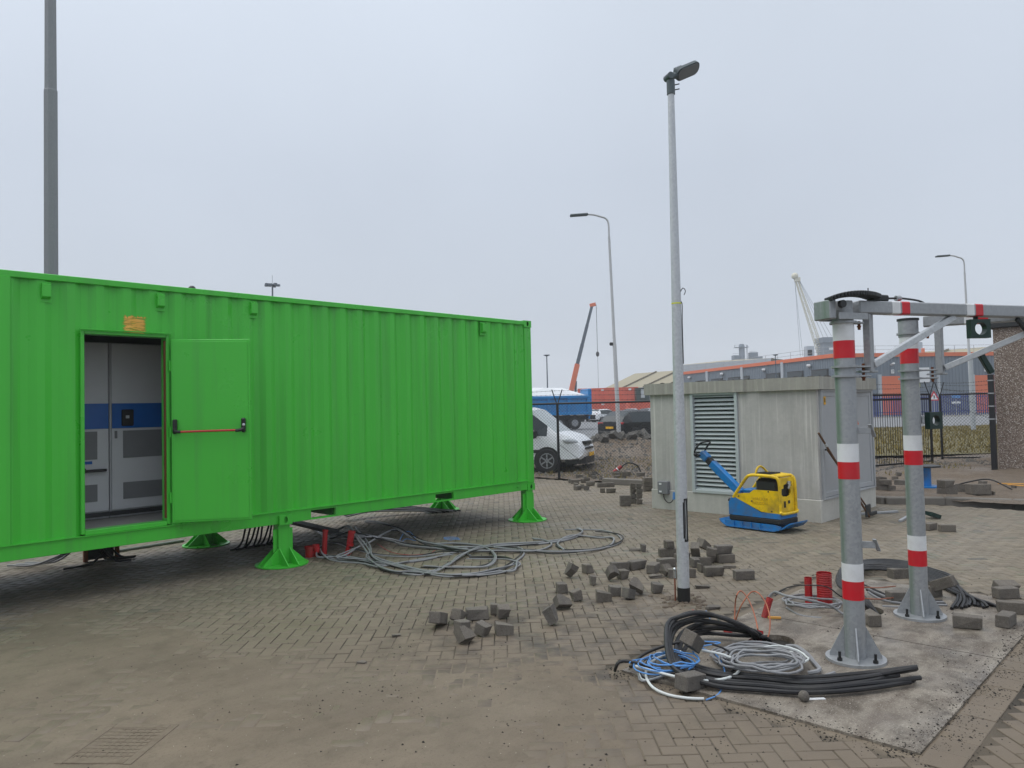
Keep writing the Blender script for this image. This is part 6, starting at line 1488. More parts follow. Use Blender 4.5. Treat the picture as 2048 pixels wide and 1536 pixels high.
rc = b45-.18
for i, (x, dep) in enumerate(((1190, 138), (1244, 136))):
    for k in range(2):
        c = B(x, dep, .14+2.6*k); box_container(c, rc, ('left' if i == 0 else 'right')+(' lower' if k == 0 else ' upper')+' orange shipping container of the stacks behind the cars', 'stacked orange containers')
c = B(1284, 134, .14); gb = thing('site_cabin', 'dark green site cabin beside the orange containers', 'cabin', c)
MB().box((c.x, c.y, 2.6), (2.4, 2.4, 5.0), rz=b45).obj('cabin_wall', M['sensor_green'], gb); MB().box((c.x-1.2*math.sin(YAW), c.y-1.2*math.cos(YAW), 4.1), (.7, .1, 1.5), rz=b45).obj('cabin_window', M['lamp_lens'], gb)
c = B(1292, 120, .14); tag(o, None); oc = box_container(c, rc+.3, 'orange container glimpsed right of the green cabin', 'stacked orange containers')

# ------------------------------------------------------------------ street lamps, masts
def curved_lamp(base, h, armpx, lbl, hdir, r0=.09, r1=.045, leanv=(0, 0)):
    t = thing('street_lamp', lbl, 'street lamp', base, 0, 'bent arm street lamps'); Lx, Ly = leanv
    def q(z, s=0): return Vector((base.x+Lx*z/h+hdir.x*s, base.y+Ly*z/h+hdir.y*s, z))
    MB().tube([q(0), q(h*.45), q(h*.46), q(h-.9)], [r0, r0*.85, r0*.7, r1], 12).obj('mast', M['alu'], t)
    MB().tube(smooth_path([q(h-.9), q(h-.35), q(h-.12, .1), q(h-.02, .35), q(h+.06, armpx*.7), q(h+.08, armpx)], .06), r1*.8, 10).obj('arm', M['alu'], t)
    a, b = q(h+.08, armpx-.05), q(h+.04, armpx+.72); MB().bar(a, b, .26, .09, .03).obj('lantern', M['lantern'], t)
    return t, q
pL = B(1237, 31.5); hL_ = VH(1214, 432, pL)
lL, qL = curved_lamp(pL, hL_, .9, 'tall bent arm street lamp behind the fence between truck and kiosk', -RT, .095, .05, (-RT.x*.22, -RT.y*.22))
MB().box((qL(5.0).x-RT.x*.12, qL(5.0).y-RT.y*.12, VH(1226, 688, pL)), (.16, .12, .14), b=.03).obj('camera', M['dark'], lL)
pR = B(1944, 42); hR_ = VH(1932, 513, pR); lR, qR = curved_lamp(pR, hR_, .85, 'tall bent arm street lamp behind the barrier arms on the right', -RT, .10, .05, (-RT.x*.12, -RT.y*.12))
MB().tube([(pR.x, pR.y, 0), (pR.x, pR.y, 4.2)], .13, 12).obj('mast_sleeve', M['hall_trim'], lR)
for (x, y, dep, lb) in ((1093, 712, 75, 'small post top lamp left of the crane'), (1551, 711, 88, 'small post top lamp in front of the grey hall')):
    p = B(x+3, dep); z = VH(x, y, p); t = thing('post_top_lamp', lb, 'street lamp', p)
    MB().tube([(p.x, p.y, 0), (p.x, p.y, z)], [.08, .05], 8).obj('mast', M['boom_grey'], t); MB().lathe([(.04, 0), (.32, .12), (.34, .16), (.001, .2)], 14, Matrix.Translation((p.x, p.y, z-.05))).obj('lantern', M['boom_grey'], t)
pM = B(103, 18.4); mast = thing('tall_mast', 'tall octagonal grey steel mast rising behind the green container', 'mast', pM)
zc_ = VH(104, 183, pM); MB().lathe([(.17, 0), (.158, zc_), (.15, zc_+.03)], 8, Matrix.Translation(pM), .2).obj('lower_shaft', M['pole_grey'], mast, smooth=False)
MB().lathe([(.143, zc_), (.118, 16.0)], 8, Matrix.Translation(pM), .2).obj('upper_shaft', M['pole_grey'], mast, smooth=False)
for s in (-1, 1): MB().bar((pM.x, pM.y, 16), (pM.x+s*1.4, pM.y, 16.3), .1, .1).obj('lamp_arm', M['pole_grey'], mast); MB().box((pM.x+s*1.5, pM.y, 16.3), (.5, .3, .12)).obj('lamp_head', M['lantern'], mast)
pF = B(548, 120); fm = thing('floodlight_mast', 'distant floodlight mast with round head above the container roof', 'mast', pF); zf = VH(542, 569, pF)
MB().tube([(pF.x, pF.y, 0), (pF.x, pF.y, zf)], [.3, .12], 8).obj('shaft', M['boom_grey'], fm); MB().tube([(pF.x, pF.y, zf), (pF.x, pF.y, zf+1.5)], .03, 5).obj('spike', M['boom_grey'], fm)
for k in range(8):
    a = k*math.pi/4; MB().box((pF.x+.95*math.cos(a), pF.y+.95*math.sin(a), zf-.05-.1*(k % 2)), (.5, .45, .3), rz=a).obj('floodlight', M['boom_grey'], fm)
MB().lathe([(.7, 0), (.7, .08), (.6, .08), (.6, 0)], 16, Matrix.Translation((pF.x, pF.y, zf-.1))).obj('head_ring', M['boom_grey'], fm)
o = MB().sphere((0, 0, 0), .05, 10, 6); p = PY(384, 579, 9.6); oo = o.obj('roof_vent', M['dark'], cont); oo.location = p

# ------------------------------------------------------------------ mobile crane
pc_ = B(1118, 150); mc = thing('mobile_crane', 'orange mobile crane with long grey telescopic boom raised to the right', 'crane', pc_)
dep = 150
def cp(px, py): q = B(px, dep); return Vector((q.x, q.y, VH(px, py, q)))
b0, b1c, b2c = cp(1128, 842), cp(1157, 728), cp(1190, 609)
MB().bar(b0, b1c, .9, 1.0, .05).obj('boom_base', M['orange'], mc); MB().bar(b1c, b1c.lerp(b2c, .33), .62, .72, .04).obj('boom_section', M['boom_grey'], mc); MB().bar(b1c.lerp(b2c, .33), b1c.lerp(b2c, .66), .54, .64, .04).obj('boom_section', M['boom_grey'], mc); MB().bar(b1c.lerp(b2c, .66), b2c, .46, .56, .04).obj('boom_section', M['boom_grey'], mc)
MB().bar(b2c-Vector((0, 0, .2))-RT*.5, b2c+RT*.7+Vector((0, 0, .1)), .5, .7, .05).obj('boom_head', M['orange'], mc)
MB().bar(b1c.lerp(b0, .3)+RT*.5, cp(1148, 838), .35, .35, .02).obj('lift_ram', M['boom_grey'], mc)
hk = cp(1198, 708); MB().tube([b2c+RT*.8, Vector((hk.x, hk.y, hk.z))], .05, 5).obj('hoist_rope', M['dark'], mc); MB().sphere(hk, .45, 10, 7, (.8, .8, 1.2)).obj('hook_block', M['dark'], mc); MB().tube([hk, hk-Vector((0, 0, 7.5))], .03, 5).obj('load_rope', M['dark'], mc)
MB().box((pc_.x, pc_.y, 1.6), (10, 2.7, 1.0), rz=b45, b=.1).obj('carrier', M['orange'], mc); MB().box((pc_.x-RT.x*4, pc_.y-RT.y*4, 2.9), (2.2, 2.5, 1.6), rz=b45, b=.2).obj('cab', M['orange'], mc); MB().box((pc_.x, pc_.y, 2.8), (4, 2.3, 1.4), rz=b45, b=.1).obj('turntable', M['orange'], mc)
for s in (-1, 1):
    for k in range(4):
        c = Vector((pc_.x, pc_.y, .7))+RT*(-3.6+k*2.4); c.z = .72; nv = Vector((FW.x, FW.y, 0)).normalized()*1.25*s; MB().tube([c+nv-nv.normalized()*.2, c+nv+nv.normalized()*.2], .6, 16).obj('wheel', M['rubber'], mc)
# ------------------------------------------------------------------ harbour crane, ship-like plant
dep = 260; ph = B(1665, 260); hcn = thing('harbour_crane', 'pale lattice boom harbour crane rising behind the grey hall', 'crane', ph)
tpx = cp(1601, 556); bt = cp(1651, 726)
ux = RT*.9
for s in (-1, 1):
    for fz in (-1, 1):
        o1 = ux*s*.55+Vector((0, 0, fz*.55)); MB().tube([bt+o1*2.2, tpx+o1*.9], .16, 5).obj('boom_chord', M['crane_cream'], hcn)
N_ = 22; lt = MB()
for k in range(N_):
    a, b = bt.lerp(tpx, k/N_), bt.lerp(tpx, (k+1)/N_); wa_, wb_ = 1.2*(2.2-1.3*k/N_)*.45, 1.2*(2.2-1.3*(k+1)/N_)*.45
    sgn = 1 if k % 2 else -1; lt.tube([a+RT*wa_*sgn, b-RT*wb_*sgn], .09, 4, caps=False); lt.tube([a-RT*wa_, a+RT*wa_], .08, 4, caps=False)
kind(lt.obj('boom_lacing', M['crane_cream'], hcn), 'stuff')
MB().sphere(tpx+Vector((0, 0, .8))-RT*.4, 1.2, 10, 6).obj('boom_sheave', M['crane_cream'], hcn); MB().box(tpx+RT*.4-Vector((0, 0, .4)), (1.8, 1.2, 1.4), rz=b45).obj('boom_tip', M['crane_cream'], hcn)
for (x, y) in ((1662, 678), (1655, 684), (1668, 672)): MB().tube([tpx+RT*.8, cp(x, y)], .05, 4).obj('pendant_rope', M['boom_grey'], hcn)
for (x) in (1604, 1609): MB().tube([tpx-RT*.5, cp(x, 712)], .05, 4).obj('hoist_rope', M['boom_grey'], hcn)
c = cp(1663, 730); MB().box((c.x, c.y, c.z/2+4.2), (6.5, 6, c.z+8.5-.01), rz=b45).obj('machinery_tower', M['ship'], hcn); MB().box((c.x, c.y, c.z+8.6), (7.5, 7, 1.8), rz=b45).obj('tower_top', M['ship'], hcn)
MB().box((c.x-FW.x*3.1, c.y-FW.y*3.1, c.z+5.5), (3, .3, .8), rz=b45).obj('tower_window', M['white'], hcn)
dep = 300; ps = B(1487, 300); pl = thing('silo_plant', 'hazy grey silo tower with railed platforms on the horizon', 'tower', ps)
zt2 = VH(1487, 688, ps); zb2 = VH(1487, 725, ps)
MB().lathe([(1.15, 0), (1.15, zt2-.8), (.8, zt2), (.001, zt2+.1)], 16, Matrix.Translation(ps)).obj('silo', M['ship'], pl)
def sbox(x0, x1, y0, y1, nm, th=3): 
    a, b = B(x0, dep), B(x1, dep); za, zb3 = VH(x0, y1, a), VH(x0, y0, a); MB().bar((a.x, a.y, (za+zb3)/2), (b.x, b.y, (za+zb3)/2), th, zb3-za).obj(nm, M['ship'], pl, smooth=False)
sbox(1468, 1481, 711, 730, 'plant_block'); sbox(1502, 1517, 705, 730, 'plant_block'); sbox(1517, 1526, 713, 730, 'plant_block'); sbox(1473, 1499, 694.5, 695.5, 'platform'); sbox(1473, 1499, 690, 690.4, 'platform_rail', .2)
sbox(1497, 1498, 690, 730, 'ladder', .3); sbox(1473, 1473.5, 690, 695, 'platform_post', .2); sbox(1498.8, 1499.3, 690, 695, 'platform_post', .2); sbox(1502, 1517, 702.6, 703.0, 'platform_rail', .2); sbox(1469, 1480, 707, 707.4, 'platform_rail', .2)
# ------------------------------------------------------------------ vehicles
def loft_car(name, label, cat, loc, rz, st, paint, windows, glass_top, wheels, wr, ww=.22, group=None, yaw_parts=None):
    """st: list of stations (x, zbottom, zbelt, ztop, wbottom, wbelt, wtop); glass_top: station index pairs whose top is glass;
    windows: index pairs whose upper sides are glass"""
    t = thing(name, label, cat, loc, rz, group); Mx = world_of(t)
    rings = []
    for (x, zb, zs_, zt, wb, ws, wt) in st:
        half = [(0, zb), (wb*.86, zb), (wb, zb+.09), (wb*1.0+(ws-wb)*.5, (zb+zs_)/2), (ws, zs_), (wt+(ws-wt)*.12, zs_+(zt-zs_)*.86), (wt*.86, zt-.012), (0, zt+.012)]
        ring = [(x, -y, z) for y, z in half] + [(x, y, z) for y, z in reversed(half[1:-1])]
        rings.append(ring)
    n = len(rings[0]); vs = [p for r in rings for p in r]; body, glass = [], []
    for i in range(len(rings)-1):
        for k in range(n):
            l = (k+1) % n; f = (i*n+k, i*n+l, (i+1)*n+l, (i+1)*n+k)
            side_up = k in (4, 9) ; top = k in (5, 6, 7, 8)
            g = (side_up and (i, i+1) in windows) or (top and k in (6, 7) and (i, i+1) in glass_top) or (top and (i, i+1) in glass_top)
            (glass if g else body).append(f)
    body.append(tuple(range(n-1, -1, -1))); body.append(tuple((len(rings)-1)*n+k for k in range(n)))
    b = MB().add(vs, body, Mx); bo = b.obj('body', paint, t, ang=28)
    # real panes, each window its own
    for f in glass:
        p = [Mx @ Vector(vs[i]) for i in f]; nn = (p[1]-p[0]).cross(p[2]-p[0]).normalized()*.004
        me = MB().add([q+nn for q in p], [(0, 1, 2, 3)]).obj('window', M['glass'] if not (name == 'delivery_van' and abs(nn.z) > .0022) else M['windscreen'], t, smooth=False)
    for (x, s, ) in wheels:
        y = s*(st[2][4]+.005); c = Mx @ Vector((x, y, wr)); yv = (Mx.to_3x3() @ Vector((0, s, 0)))
        MB().tube([c-yv*ww, c+yv*.012], wr+.065, 24).obj('wheel_arch', M['black'], t)
        w_ = MB().lathe([(wr*.62, -ww*.5), (wr*.93, -ww*.5), (wr, -ww*.35), (wr, ww*.35), (wr*.93, ww*.5), (wr*.62, ww*.5)], 28, Matrix.Translation(c-yv*(ww*.5-.045)) @ (yv.to_track_quat('Z', 'X').to_matrix().to_4x4())).obj('tyre', M['rubber'], t)
        rm = MB(); Mr = Matrix.Translation(c-yv*(ww*.5-.045)+yv*(ww*.38)) @ yv.to_track_quat('Z', 'X').to_matrix().to_4x4()
        rm.lathe([(wr*.66, -.03), (wr*.66, .03), (wr*.58, .03), (wr*.56, -.01), (.001, -.012)], 24, Mr)
        for k in range(6):
            a = k*math.pi/3; rm.box((wr*.32*math.cos(a), wr*.32*math.sin(a), .012), (wr*.6, wr*.13, .03), Mr, rz=a)
        rm.lathe([(.001, 0), (wr*.16, 0), (wr*.14, .035), (.001, .036)], 12, Mr); rm.obj('rim', M['rim'], w_)
    return t, Mx
# white van, nose to the right
g1, g2 = G(1097, 946), G(1136, 942)
hd_ = math.atan2(RT.y, RT.x) - math.radians(20)
fwd = Vector((math.cos(hd_), math.sin(hd_), 0)); lft = Vector((-fwd.y, fwd.x, 0))
vloc = Vector((g1.x, g1.y, 0.02)) - fwd*1.45 + lft*.86
VS = [(-2.45, .42, 1.10, 1.90, .86, .93, .82), (-2.30, .30, 1.10, 1.95, .93, .96, .84), (-.30, .28, 1.10, 1.96, .94, .96, .84), (.60, .28, 1.10, 1.93, .94, .96, .82), (.95, .28, 1.09, 1.84, .94, .955, .77), (1.45, .28, 1.06, 1.42, .94, .95, .82), (1.72, .29, 1.03, 1.18, .94, .94, .86), (2.15, .30, .90, 1.06, .93, .90, .78), (2.38, .33, .78, .90, .88, .80, .66), (2.48, .42, .62, .72, .74, .66, .55)]
van, VMx = loft_car('delivery_van', 'white delivery van with dark lower bumper parked behind the wire fence', 'van', vloc, hd_, VS, M['white_car'], {(3, 4), (2, 3), (4, 5)}, {(4, 5), (5, 6)}, [(1.45, 1), (1.45, -1), (-1.65, 1), (-1.65, -1)], .345)
def vp(x, y, z): return VMx @ Vector((x, y, z))
bmp = MB().prism([(2.0, -.93), (2.36, -.84), (2.51, -.55), (2.54, 0), (2.51, .55), (2.36, .84), (2.0, .93)], .20, VMx @ Matrix.Translation((0, 0, .24))).obj('front_bumper', M['black'], van, smooth=False)
MB().prism([(2.2, -.5), (2.52, -.45), (2.555, 0), (2.52, .45), (2.2, .5)], .09, VMx @ Matrix.Translation((0, 0, .80))).obj('grille', M['black'], van, smooth=False)
MB().prism([(2.2, -.56), (2.50, -.48), (2.545, 0), (2.50, .48), (2.2, .56)], .05, VMx @ Matrix.Translation((0, 0, .655))).obj('lower_grille', M['black'], van, smooth=False)
MB().box((2.565, .0, .85), (.02, .10, .13), VMx, b=.008).obj('badge', M['chrome'], van)
MB().box((2.56, 0, .50), (.02, .52, .11), VMx).obj('number_plate', M['yellow'], van)
for s in (-1, 1):
    hl_ = MB().sphere((0, 0, 0), .2, 14, 8, (1.25, .62, .52)); Mh = VMx @ Matrix.Translation((2.13, s*.80, .90)) @ Matrix.Rotation(-s*.55, 4, 'Z') @ Matrix.Rotation(.22, 4, 'Y'); hl_.v = [tuple(Mh @ Vector(q)) for q in hl_.v]; hl_.obj('headlight', M['lamp_lens'], van)
    mr_ = MB().box((1.12, s*1.10, 1.14), (.14, .20, .26), VMx, b=.05).obj('wing_mirror', M['black'], van)
    MB().box((.2, s*.958, .62), (2.6, .02, .10), VMx, b=.008).obj('side_moulding', M['black'], van)
MB().box((-.4, -.966, .98), (.2, .03, .05), VMx, b=.01).obj('door_handle', M['black'], van)
for x in (-.15, .98): MB().box((x, -.948, .74), (.008, .03, .8), VMx).obj('door_gap', M['dark'], van)
# black estate car seen from behind
EST = [(-2.25, .42, .78, .90, .74, .80, .70), (-2.20, .30, .92, 1.02, .86, .88, .76), (-1.95, .28, .96, 1.30, .91, .91, .70), (-1.55, .28, .97, 1.53, .92, .92, .66), (-.9, .26, .97, 1.58, .92, .925, .66), (.0, .26, .96, 1.57, .92, .925, .66), (.55, .26, .95, 1.45, .92, .92, .66), (1.15, .26, .94, 1.06, .92, .90, .76), (1.85, .28, .84, .93, .90, .86, .74), (2.2, .34, .68, .76, .80, .76, .6), (2.28, .42, .55, .62, .66, .6, .5)]
sp_ = G(1222, 889); hs = math.atan2(RT.y, RT.x) + math.radians(40)
sl_ = Vector((sp_.x, sp_.y, .13)) + Vector((math.cos(hs), math.sin(hs), 0))*2.2
suv, SMx = loft_car('estate_car', 'black estate car with red tail lamps parked behind the rubble heap', 'car', sl_, hs, EST, M['car_black'], {(3, 4), (4, 5), (5, 6)}, {(1, 2), (2, 3), (6, 7)}, [(1.4, 1), (1.4, -1), (-1.35, 1), (-1.35, -1)], .34)
for s in (-1, 1): MB().box((-2.15, s*.66, .93), (.16, .42, .13), SMx, b=.03).obj('tail_lamp', M['tail_red'], suv)
MB().box((-2.28, 0, .72), (.03, .5, .11), SMx).obj('number_plate', M['yellow'], suv); MB().box((-2.2, 0, .45), (.16, 1.5, .2), SMx, b=.04).obj('rear_bumper', M['black'], suv)
# parked cars beyond
HB = [(-1.95, .40, .74, .88, .70, .74, .66), (-1.9, .30, .88, 1.05, .80, .82, .70), (-1.75, .27, .92, 1.28, .84, .85, .62), (-1.35, .26, .93, 1.46, .86, .86, .60), (-.2, .25, .92, 1.50, .86, .865, .60), (.35, .25, .91, 1.40, .86, .86, .60), (1.0, .26, .90, .99, .86, .85, .72), (1.6, .28, .80, .88, .84, .82, .70), (1.9, .34, .62, .70, .74, .7, .58), (1.97, .42, .52, .58, .6, .55, .5)]
for (x, dep, rz_, pt, lb) in ((1186, 92, .5, 'car_grey', 'silver hatchback in the row behind the black car, nearest the blue truck'), (1211, 88, .55, 'white_car', 'white hatchback in the row behind the black car, left of the street lamp'), (1264, 84, 1.2, 'white_car', 'white car seen from behind, right of the street lamp'), (1303, 88, .8, 'car_grey', 'silver car half hidden by the kiosk roof edge')):
    p = B(x, dep, .135); t, Mx = loft_car('parked_car', lb, 'car', p, math.atan2(RT.y, RT.x)+rz_, HB, M[pt], {(3, 4), (4, 5), (5, 6)}, {(2, 3), (5, 6)}, [(1.25, 1), (1.25, -1), (-1.2, 1), (-1.2, -1)], .31, .2, 'cars parked along the road')
    for s in (-1, 1): MB().box((-1.86, s*.66, .92), (.12, .22, .22), Mx, b=.03).obj('tail_lamp', M['tail_red'], t)
# blue tipper truck under a white sheet, tail to the right
td_ = math.atan2(RT.y, RT.x) + math.pi + .16; tail = B(1171, 61, .14)
tk = thing('tipper_truck', 'blue tipper truck with white sheeted load parked behind the van', 'truck', tail, td_); TM = world_of(tk)
MB().box((3.3, 0, 1.95), (6.6, 2.45, 1.5), TM, b=.03).obj('tipper_body', M['truck_blue'], tk)
for s in (-1, 1):
    for x in (.1, 1.7, 3.3, 4.9, 6.5): MB().box((x, s*1.27, 1.95), (.22, .16, 1.5), TM, b=.02).obj('body_rib', M['truck_blue'], tk)
    MB().box((3.3, s*1.28, 2.62), (6.6, .2, .2), TM, b=.02).obj('body_rail', M['truck_blue'], tk); MB().box((3.3, s*1.28, 1.28), (6.6, .2, .2), TM, b=.02).obj('body_rail', M['truck_blue'], tk)
MB().add([TM @ Vector(p) for p in ((.2, -1.2, 2.72), (6.5, -1.2, 2.72), (6.5, 1.2, 2.72), (.2, 1.2, 2.72), (1.9, 0, 3.38), (5.2, 0, 3.45), (3.4, -.5, 3.4), (3.4, .5, 3.4))], [(0, 1, 5, 6, 4), (3, 7, 4), (4, 6, 5, 7), (2, 3, 7, 5)[::-1] if False else (3, 2, 5, 7)[::-1], (0, 4, 3), (1, 2, 5)]).obj('load_sheet', M['tarp'], tk, smooth=False)
MB().box((-.05, 0, 2.2), (.30, 2.55, 2.1), TM, b=.05).obj('tailgate', M['truck_blue'], tk); MB().box((.0, 0, .95), (.12, 2.3, .26), TM, b=.02).obj('underrun_bar', M['truck_blue'], tk); MB().box((-.08, .5, 1.0), (.03, .6, .14), TM).obj('number_plate', M['yellow'], tk)
MB().box((-.14, 1.0, 1.3), (.03, .25, .3), TM).obj('marker_plate', M['yellow'], tk)
MB().box((3.6, 0, .95), (8.6, .9, .35), TM).obj('chassis', M['dark'], tk)
cab = MB().prism([(7.0, .55), (8.9, .55), (8.95, 1.5), (8.75, 2.9), (7.0, 3.0)], 2.4, TM @ Matrix.Translation((0, 1.2, 0)) @ Matrix.Rotation(math.pi/2, 4, 'X')).obj('cab', M['truck_blue'], tk, smooth=False); MB().box((8.88, 0, 2.2), (.05, 2.1, 1.0), TM).obj('windscreen', M['glass'], tk)
for x in (1.2, 2.5, 7.6):
    for s in (-1, 1):
        c = TM @ Vector((x, s*1.0, .52)); yv = TM.to_3x3() @ Vector((0, s, 0)); w_ = MB().tube([c-yv*.16, c+yv*.16], .5, 24).obj('wheel', M['rubber'], tk); MB().tube([c+yv*.15, c+yv*.175], .28, 16).obj('hub', M['rim'], w_)
    if x < 3:
        for s in (-1, 1): MB().tube([TM @ Vector((x+.6*math.cos(a), s*1.0, .52+.62*math.sin(a))) for a in (0.1, .6, 1.1, 1.6, 2.1, 2.6, 3.0)], .03, 6).obj('mudguard', M['black'], tk)
# broken asphalt on the heap
for k in range(22):
    x, y = 1180+R_.uniform(0, 118), 884+R_.uniform(-4, 16); 
    p = B(x, 27.5+R_.uniform(-1.2, .8)); z = float(verge_h(np.array([p.x]), np.array([p.y]))[0]); r = random.Random(k)
    s = r.uniform(.12, .34); m = MB().prism([(s*math.cos(a)*r.uniform(.7, 1.2), s*math.sin(a)*r.uniform(.6, 1.1)) for a in (0, 1, 2.1, 3.2, 4.2, 5.3)], .12+.1*r.random(), Matrix.Translation((0, 0, -.06)))
    o = m.obj('asphalt_lump', M['rubble'], smooth=False); o.location = (p.x, p.y, z+.05); o.rotation_euler = (r.uniform(-.9, .9), r.uniform(-.9, .9), r.uniform(0, 6)); tag(o, 'broken slab of old asphalt lying on the earth heap behind the fence', 'rubble', 'asphalt slabs on the heap')
# red connector lying by the fence
p = G(1228, 944, .06); q = p+RT*.22+Vector((0, 0, .16)); t = thing('red_connector', 'red power connector with white band lying at the fence foot', 'connector', p)
MB().tube([p, q], .055, 14).obj('housing', M['conduit_red'], t); MB().tube([p.lerp(q, .4), p.lerp(q, .52)], .057, 14).obj('white_band', M['white'], t); MB().tube(smooth_path([q, q+RT*.2+Vector((0, 0, .1)), q+RT*.45+Vector((0, 0, .02)), q+RT*.55-Vector((0, 0, .2))], .05), .02, 8).obj('lead', M['cable_black'], t)
# blue cable reel stand on the verge
p = G(1850, 975, .12); t = thing('cable_reel', 'blue steel cable drum stand half hidden by the farther striped post', 'cable reel', p)
MB().lathe([(.12, 0), (.12, .42), (.001, .421)], 16, Matrix.Translation(p)).obj('drum', M['mach_blue'], t); MB().lathe([(.001, 0), (.3, 0), (.3, .03), (.001, .031)], 20, Matrix.Translation(p+Vector((0, 0, .42)))).obj('flange', M['dark'], t); MB().lathe([(.001, 0), (.28, 0), (.28, .04), (.001, .041)], 20, Matrix.Translation(p)).obj('flange', M['mach_blue'], t)
MB().tube(smooth_path([p+Vector((.25, -.2, .05)), p+Vector((.35, -.35, .0)), p+Vector((.3, -.7, .12)), p+Vector((.2, -1.1, .2)), p+Vector((.0, -1.5, .05))], .05), .014, 6).obj('cable_end', M['cable_black'], t)

# ------------------------------------------------------------------ drains buried in the sand
def drain(px, py, w_, l_, rz, label):
    p = G(px, py); z = float(sand_h(np.array([p.x]), np.array([p.y]))[0]); t = thing('drain_grate', label, 'drain', (p.x, p.y, z-.0022), rz); Mx = world_of(t)
    fr = MB()
    for s in (-1, 1): fr.box((0, s*(l_/2+.03), .0), (w_+.12, .05, .016), Mx, b=.003); fr.box((s*(w_/2+.03), 0, .0), (.05, l_+.01, .016), Mx, b=.003)
    fr.obj('grate_frame', M['grate'], t)
    nx, ny = 9, 8
    for k in range(nx+1): MB().box((-w_/2+w_*k/nx, 0, -.001), (.016, l_, .012), Mx).obj('grate_bar', M['grate'], t)
    for k in range(ny+1): MB().box((0, -l_/2+l_*k/ny, -.002), (w_, .012, .012), Mx).obj('grate_cross_bar', M['grate'], t)
M['grate'] = pm('sandy_cast_iron', srgb(112, 101, 86), .9, 0, .2, 30, bump=.3, dirt=srgb(88, 74, 60), dirt_amt=.6)
drain(240, 1487, .40, .34, math.radians(40), 'square drain grate half buried in sand at the lower left')
drain(312, 1240, .40, .34, math.radians(42), 'faint drain grate under sand in front of the container')

# ------------------------------------------------------------------ crumbs of soil and grit, grass tufts, haze
cr = random.Random(11); vs_ = []; fs_2 = []
def crumb(x, y, z, s):
    n = len(vs_)
    for a in range(4):
        an = a*1.5708+cr.random(); vs_.append((x+s*math.cos(an)*cr.uniform(.6, 1.2), y+s*math.sin(an)*cr.uniform(.6, 1.2), z))
    vs_.append((x+cr.uniform(-.3, .3)*s, y+cr.uniform(-.3, .3)*s, z+s*cr.uniform(.5, .9)))
    fs_2.extend([(n, n+1, n+4), (n+1, n+2, n+4), (n+2, n+3, n+4), (n+3, n, n+4)])
cl = [(cr.uniform(2.5, 9), cr.uniform(.8, 6.5)) for _ in range(90)]
cxy = []
for k in range(9000):
    m = cr.random()
    if m < .3: x = cr.uniform(4.3, 8.4); y = SLY[0]+cr.gauss(-.04, .09)
    elif m < .4: x = SLX[0]+cr.gauss(-.03, .08); y = cr.uniform(1.2, 3.4)
    elif m < .8:
        c = cr.choice(cl); x, y = c[0]+cr.gauss(0, .16), c[1]+cr.gauss(0, .12)
    else: x, y = cr.uniform(1, 9.5), cr.uniform(.6, 8.0)
    cxy.append((x, y))
cxy = np.array(cxy); czz = np.maximum(-.001, sand_h(cxy[:, 0], cxy[:, 1])); czz[(cxy[:, 0] > SLX[0]) & (cxy[:, 0] < SLX[2]) & (cxy[:, 1] > SLY[0]) & (cxy[:, 1] < SLY[1])] = .012
for (x, y), z in zip(cxy.tolist(), czz.tolist()): crumb(x, y, z-.001, abs(cr.gauss(.003, .003))+.0015)
kind(tag(MB().add(vs_, fs_2).obj('soil_crumbs', M['soil_and_pit_shade'], smooth=False), 'dark crumbs of soil strewn over paving, plates and sand', 'soil'), 'stuff')
vs_ = []; fs_2 = []
sv, sf = vs_, fs_2; vs_ = []; fs_2 = []
st_ = []
for k in range(7000):
    dep_, lat_ = cr.uniform(19.5, 29.5), cr.uniform(.3, 7.2) if k % 3 else cr.uniform(8, 14); x, y, _z = cam_pt(dep_, lat_)
    if x > 15.4: st_.append((x, y))
sa_ = np.array(st_); sz_ = verge_h(sa_[:, 0], sa_[:, 1])
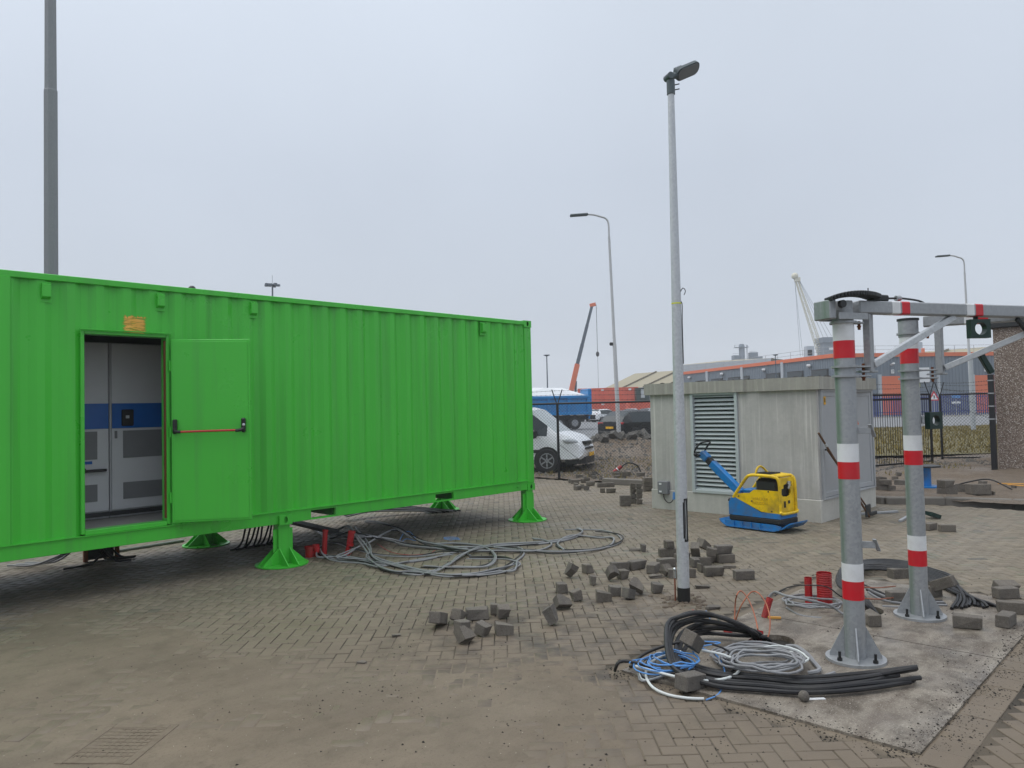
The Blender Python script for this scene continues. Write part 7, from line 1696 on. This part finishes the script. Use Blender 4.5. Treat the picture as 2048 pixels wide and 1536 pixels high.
for (x, y), z in zip(st_, sz_.tolist()): crumb(x, y, z-.01, abs(cr.gauss(.025, .025))+.012)
kind(tag(MB().add(vs_, fs_2).obj('rubble_gravel', M['rubble'], smooth=False), 'lumpy gravel and broken clods covering the earth heap and verge', 'gravel'), 'stuff'); vs_ = []; fs_2 = []
gxy = []
for k in range(16000):
    dep_, lat_ = cr.uniform(24.5, 48), cr.uniform(7.8, 34)
    if k % 4 == 0: dep_, lat_ = cr.uniform(18.5, 24), cr.uniform(-1, 12)
    x, y, _z = cam_pt(dep_, lat_)
    if x > 15.6: gxy.append((x, y, dep_))
ga = np.array(gxy); gz = verge_h(ga[:, 0], ga[:, 1]); gn = fbm(ga[:, 0]*.8, ga[:, 1]*.8)
for (x, y, dep_), zz, nn_ in zip(gxy, gz.tolist(), gn.tolist()):
    near = dep_ < 24.4; z = zz if near else .115
    if near and nn_ < .5: continue
    n = len(vs_); h = cr.uniform(.05, .16)*(.8 if near else 1.3); a = cr.uniform(0, 3.14); w_ = .012 if near else .03; dx, dy = math.cos(a)*w_, math.sin(a)*w_
    vs_.extend([(x-dx, y-dy, z-.01), (x+dx, y+dy, z-.01), (x+cr.uniform(-.08, .08), y+cr.uniform(-.08, .08), z+h)]); fs_2.append((n, n+1, n+2))
M['grass'] = pm('dry_grass', srgb(120, 106, 52), .8, 0, .3, .6)
kind(tag(MB().add(vs_, fs_2).obj('grass', M['grass'], smooth=False), 'dry yellowish winter grass growing beyond the fences', 'grass'), 'stuff')
hz_ = MB().box((60, 60, 28.5), (1300, 1300, 62)).obj('haze', None, smooth=False); kind(hz_, 'stuff')
hm = bpy.data.materials.new('haze_air'); hm.use_nodes = True; ht = hm.node_tree; ht.nodes.remove(ht.nodes['Principled BSDF'])
pv_ = ht.nodes.new('ShaderNodeVolumePrincipled'); pv_.inputs['Color'].default_value = (.9, .93, .97, 1); pv_.inputs['Density'].default_value = .0009; pv_.inputs['Anisotropy'].default_value = .1
ht.links.new(pv_.outputs[0], ht.nodes['Material Output'].inputs['Volume']); hz_.data.materials.append(hm)
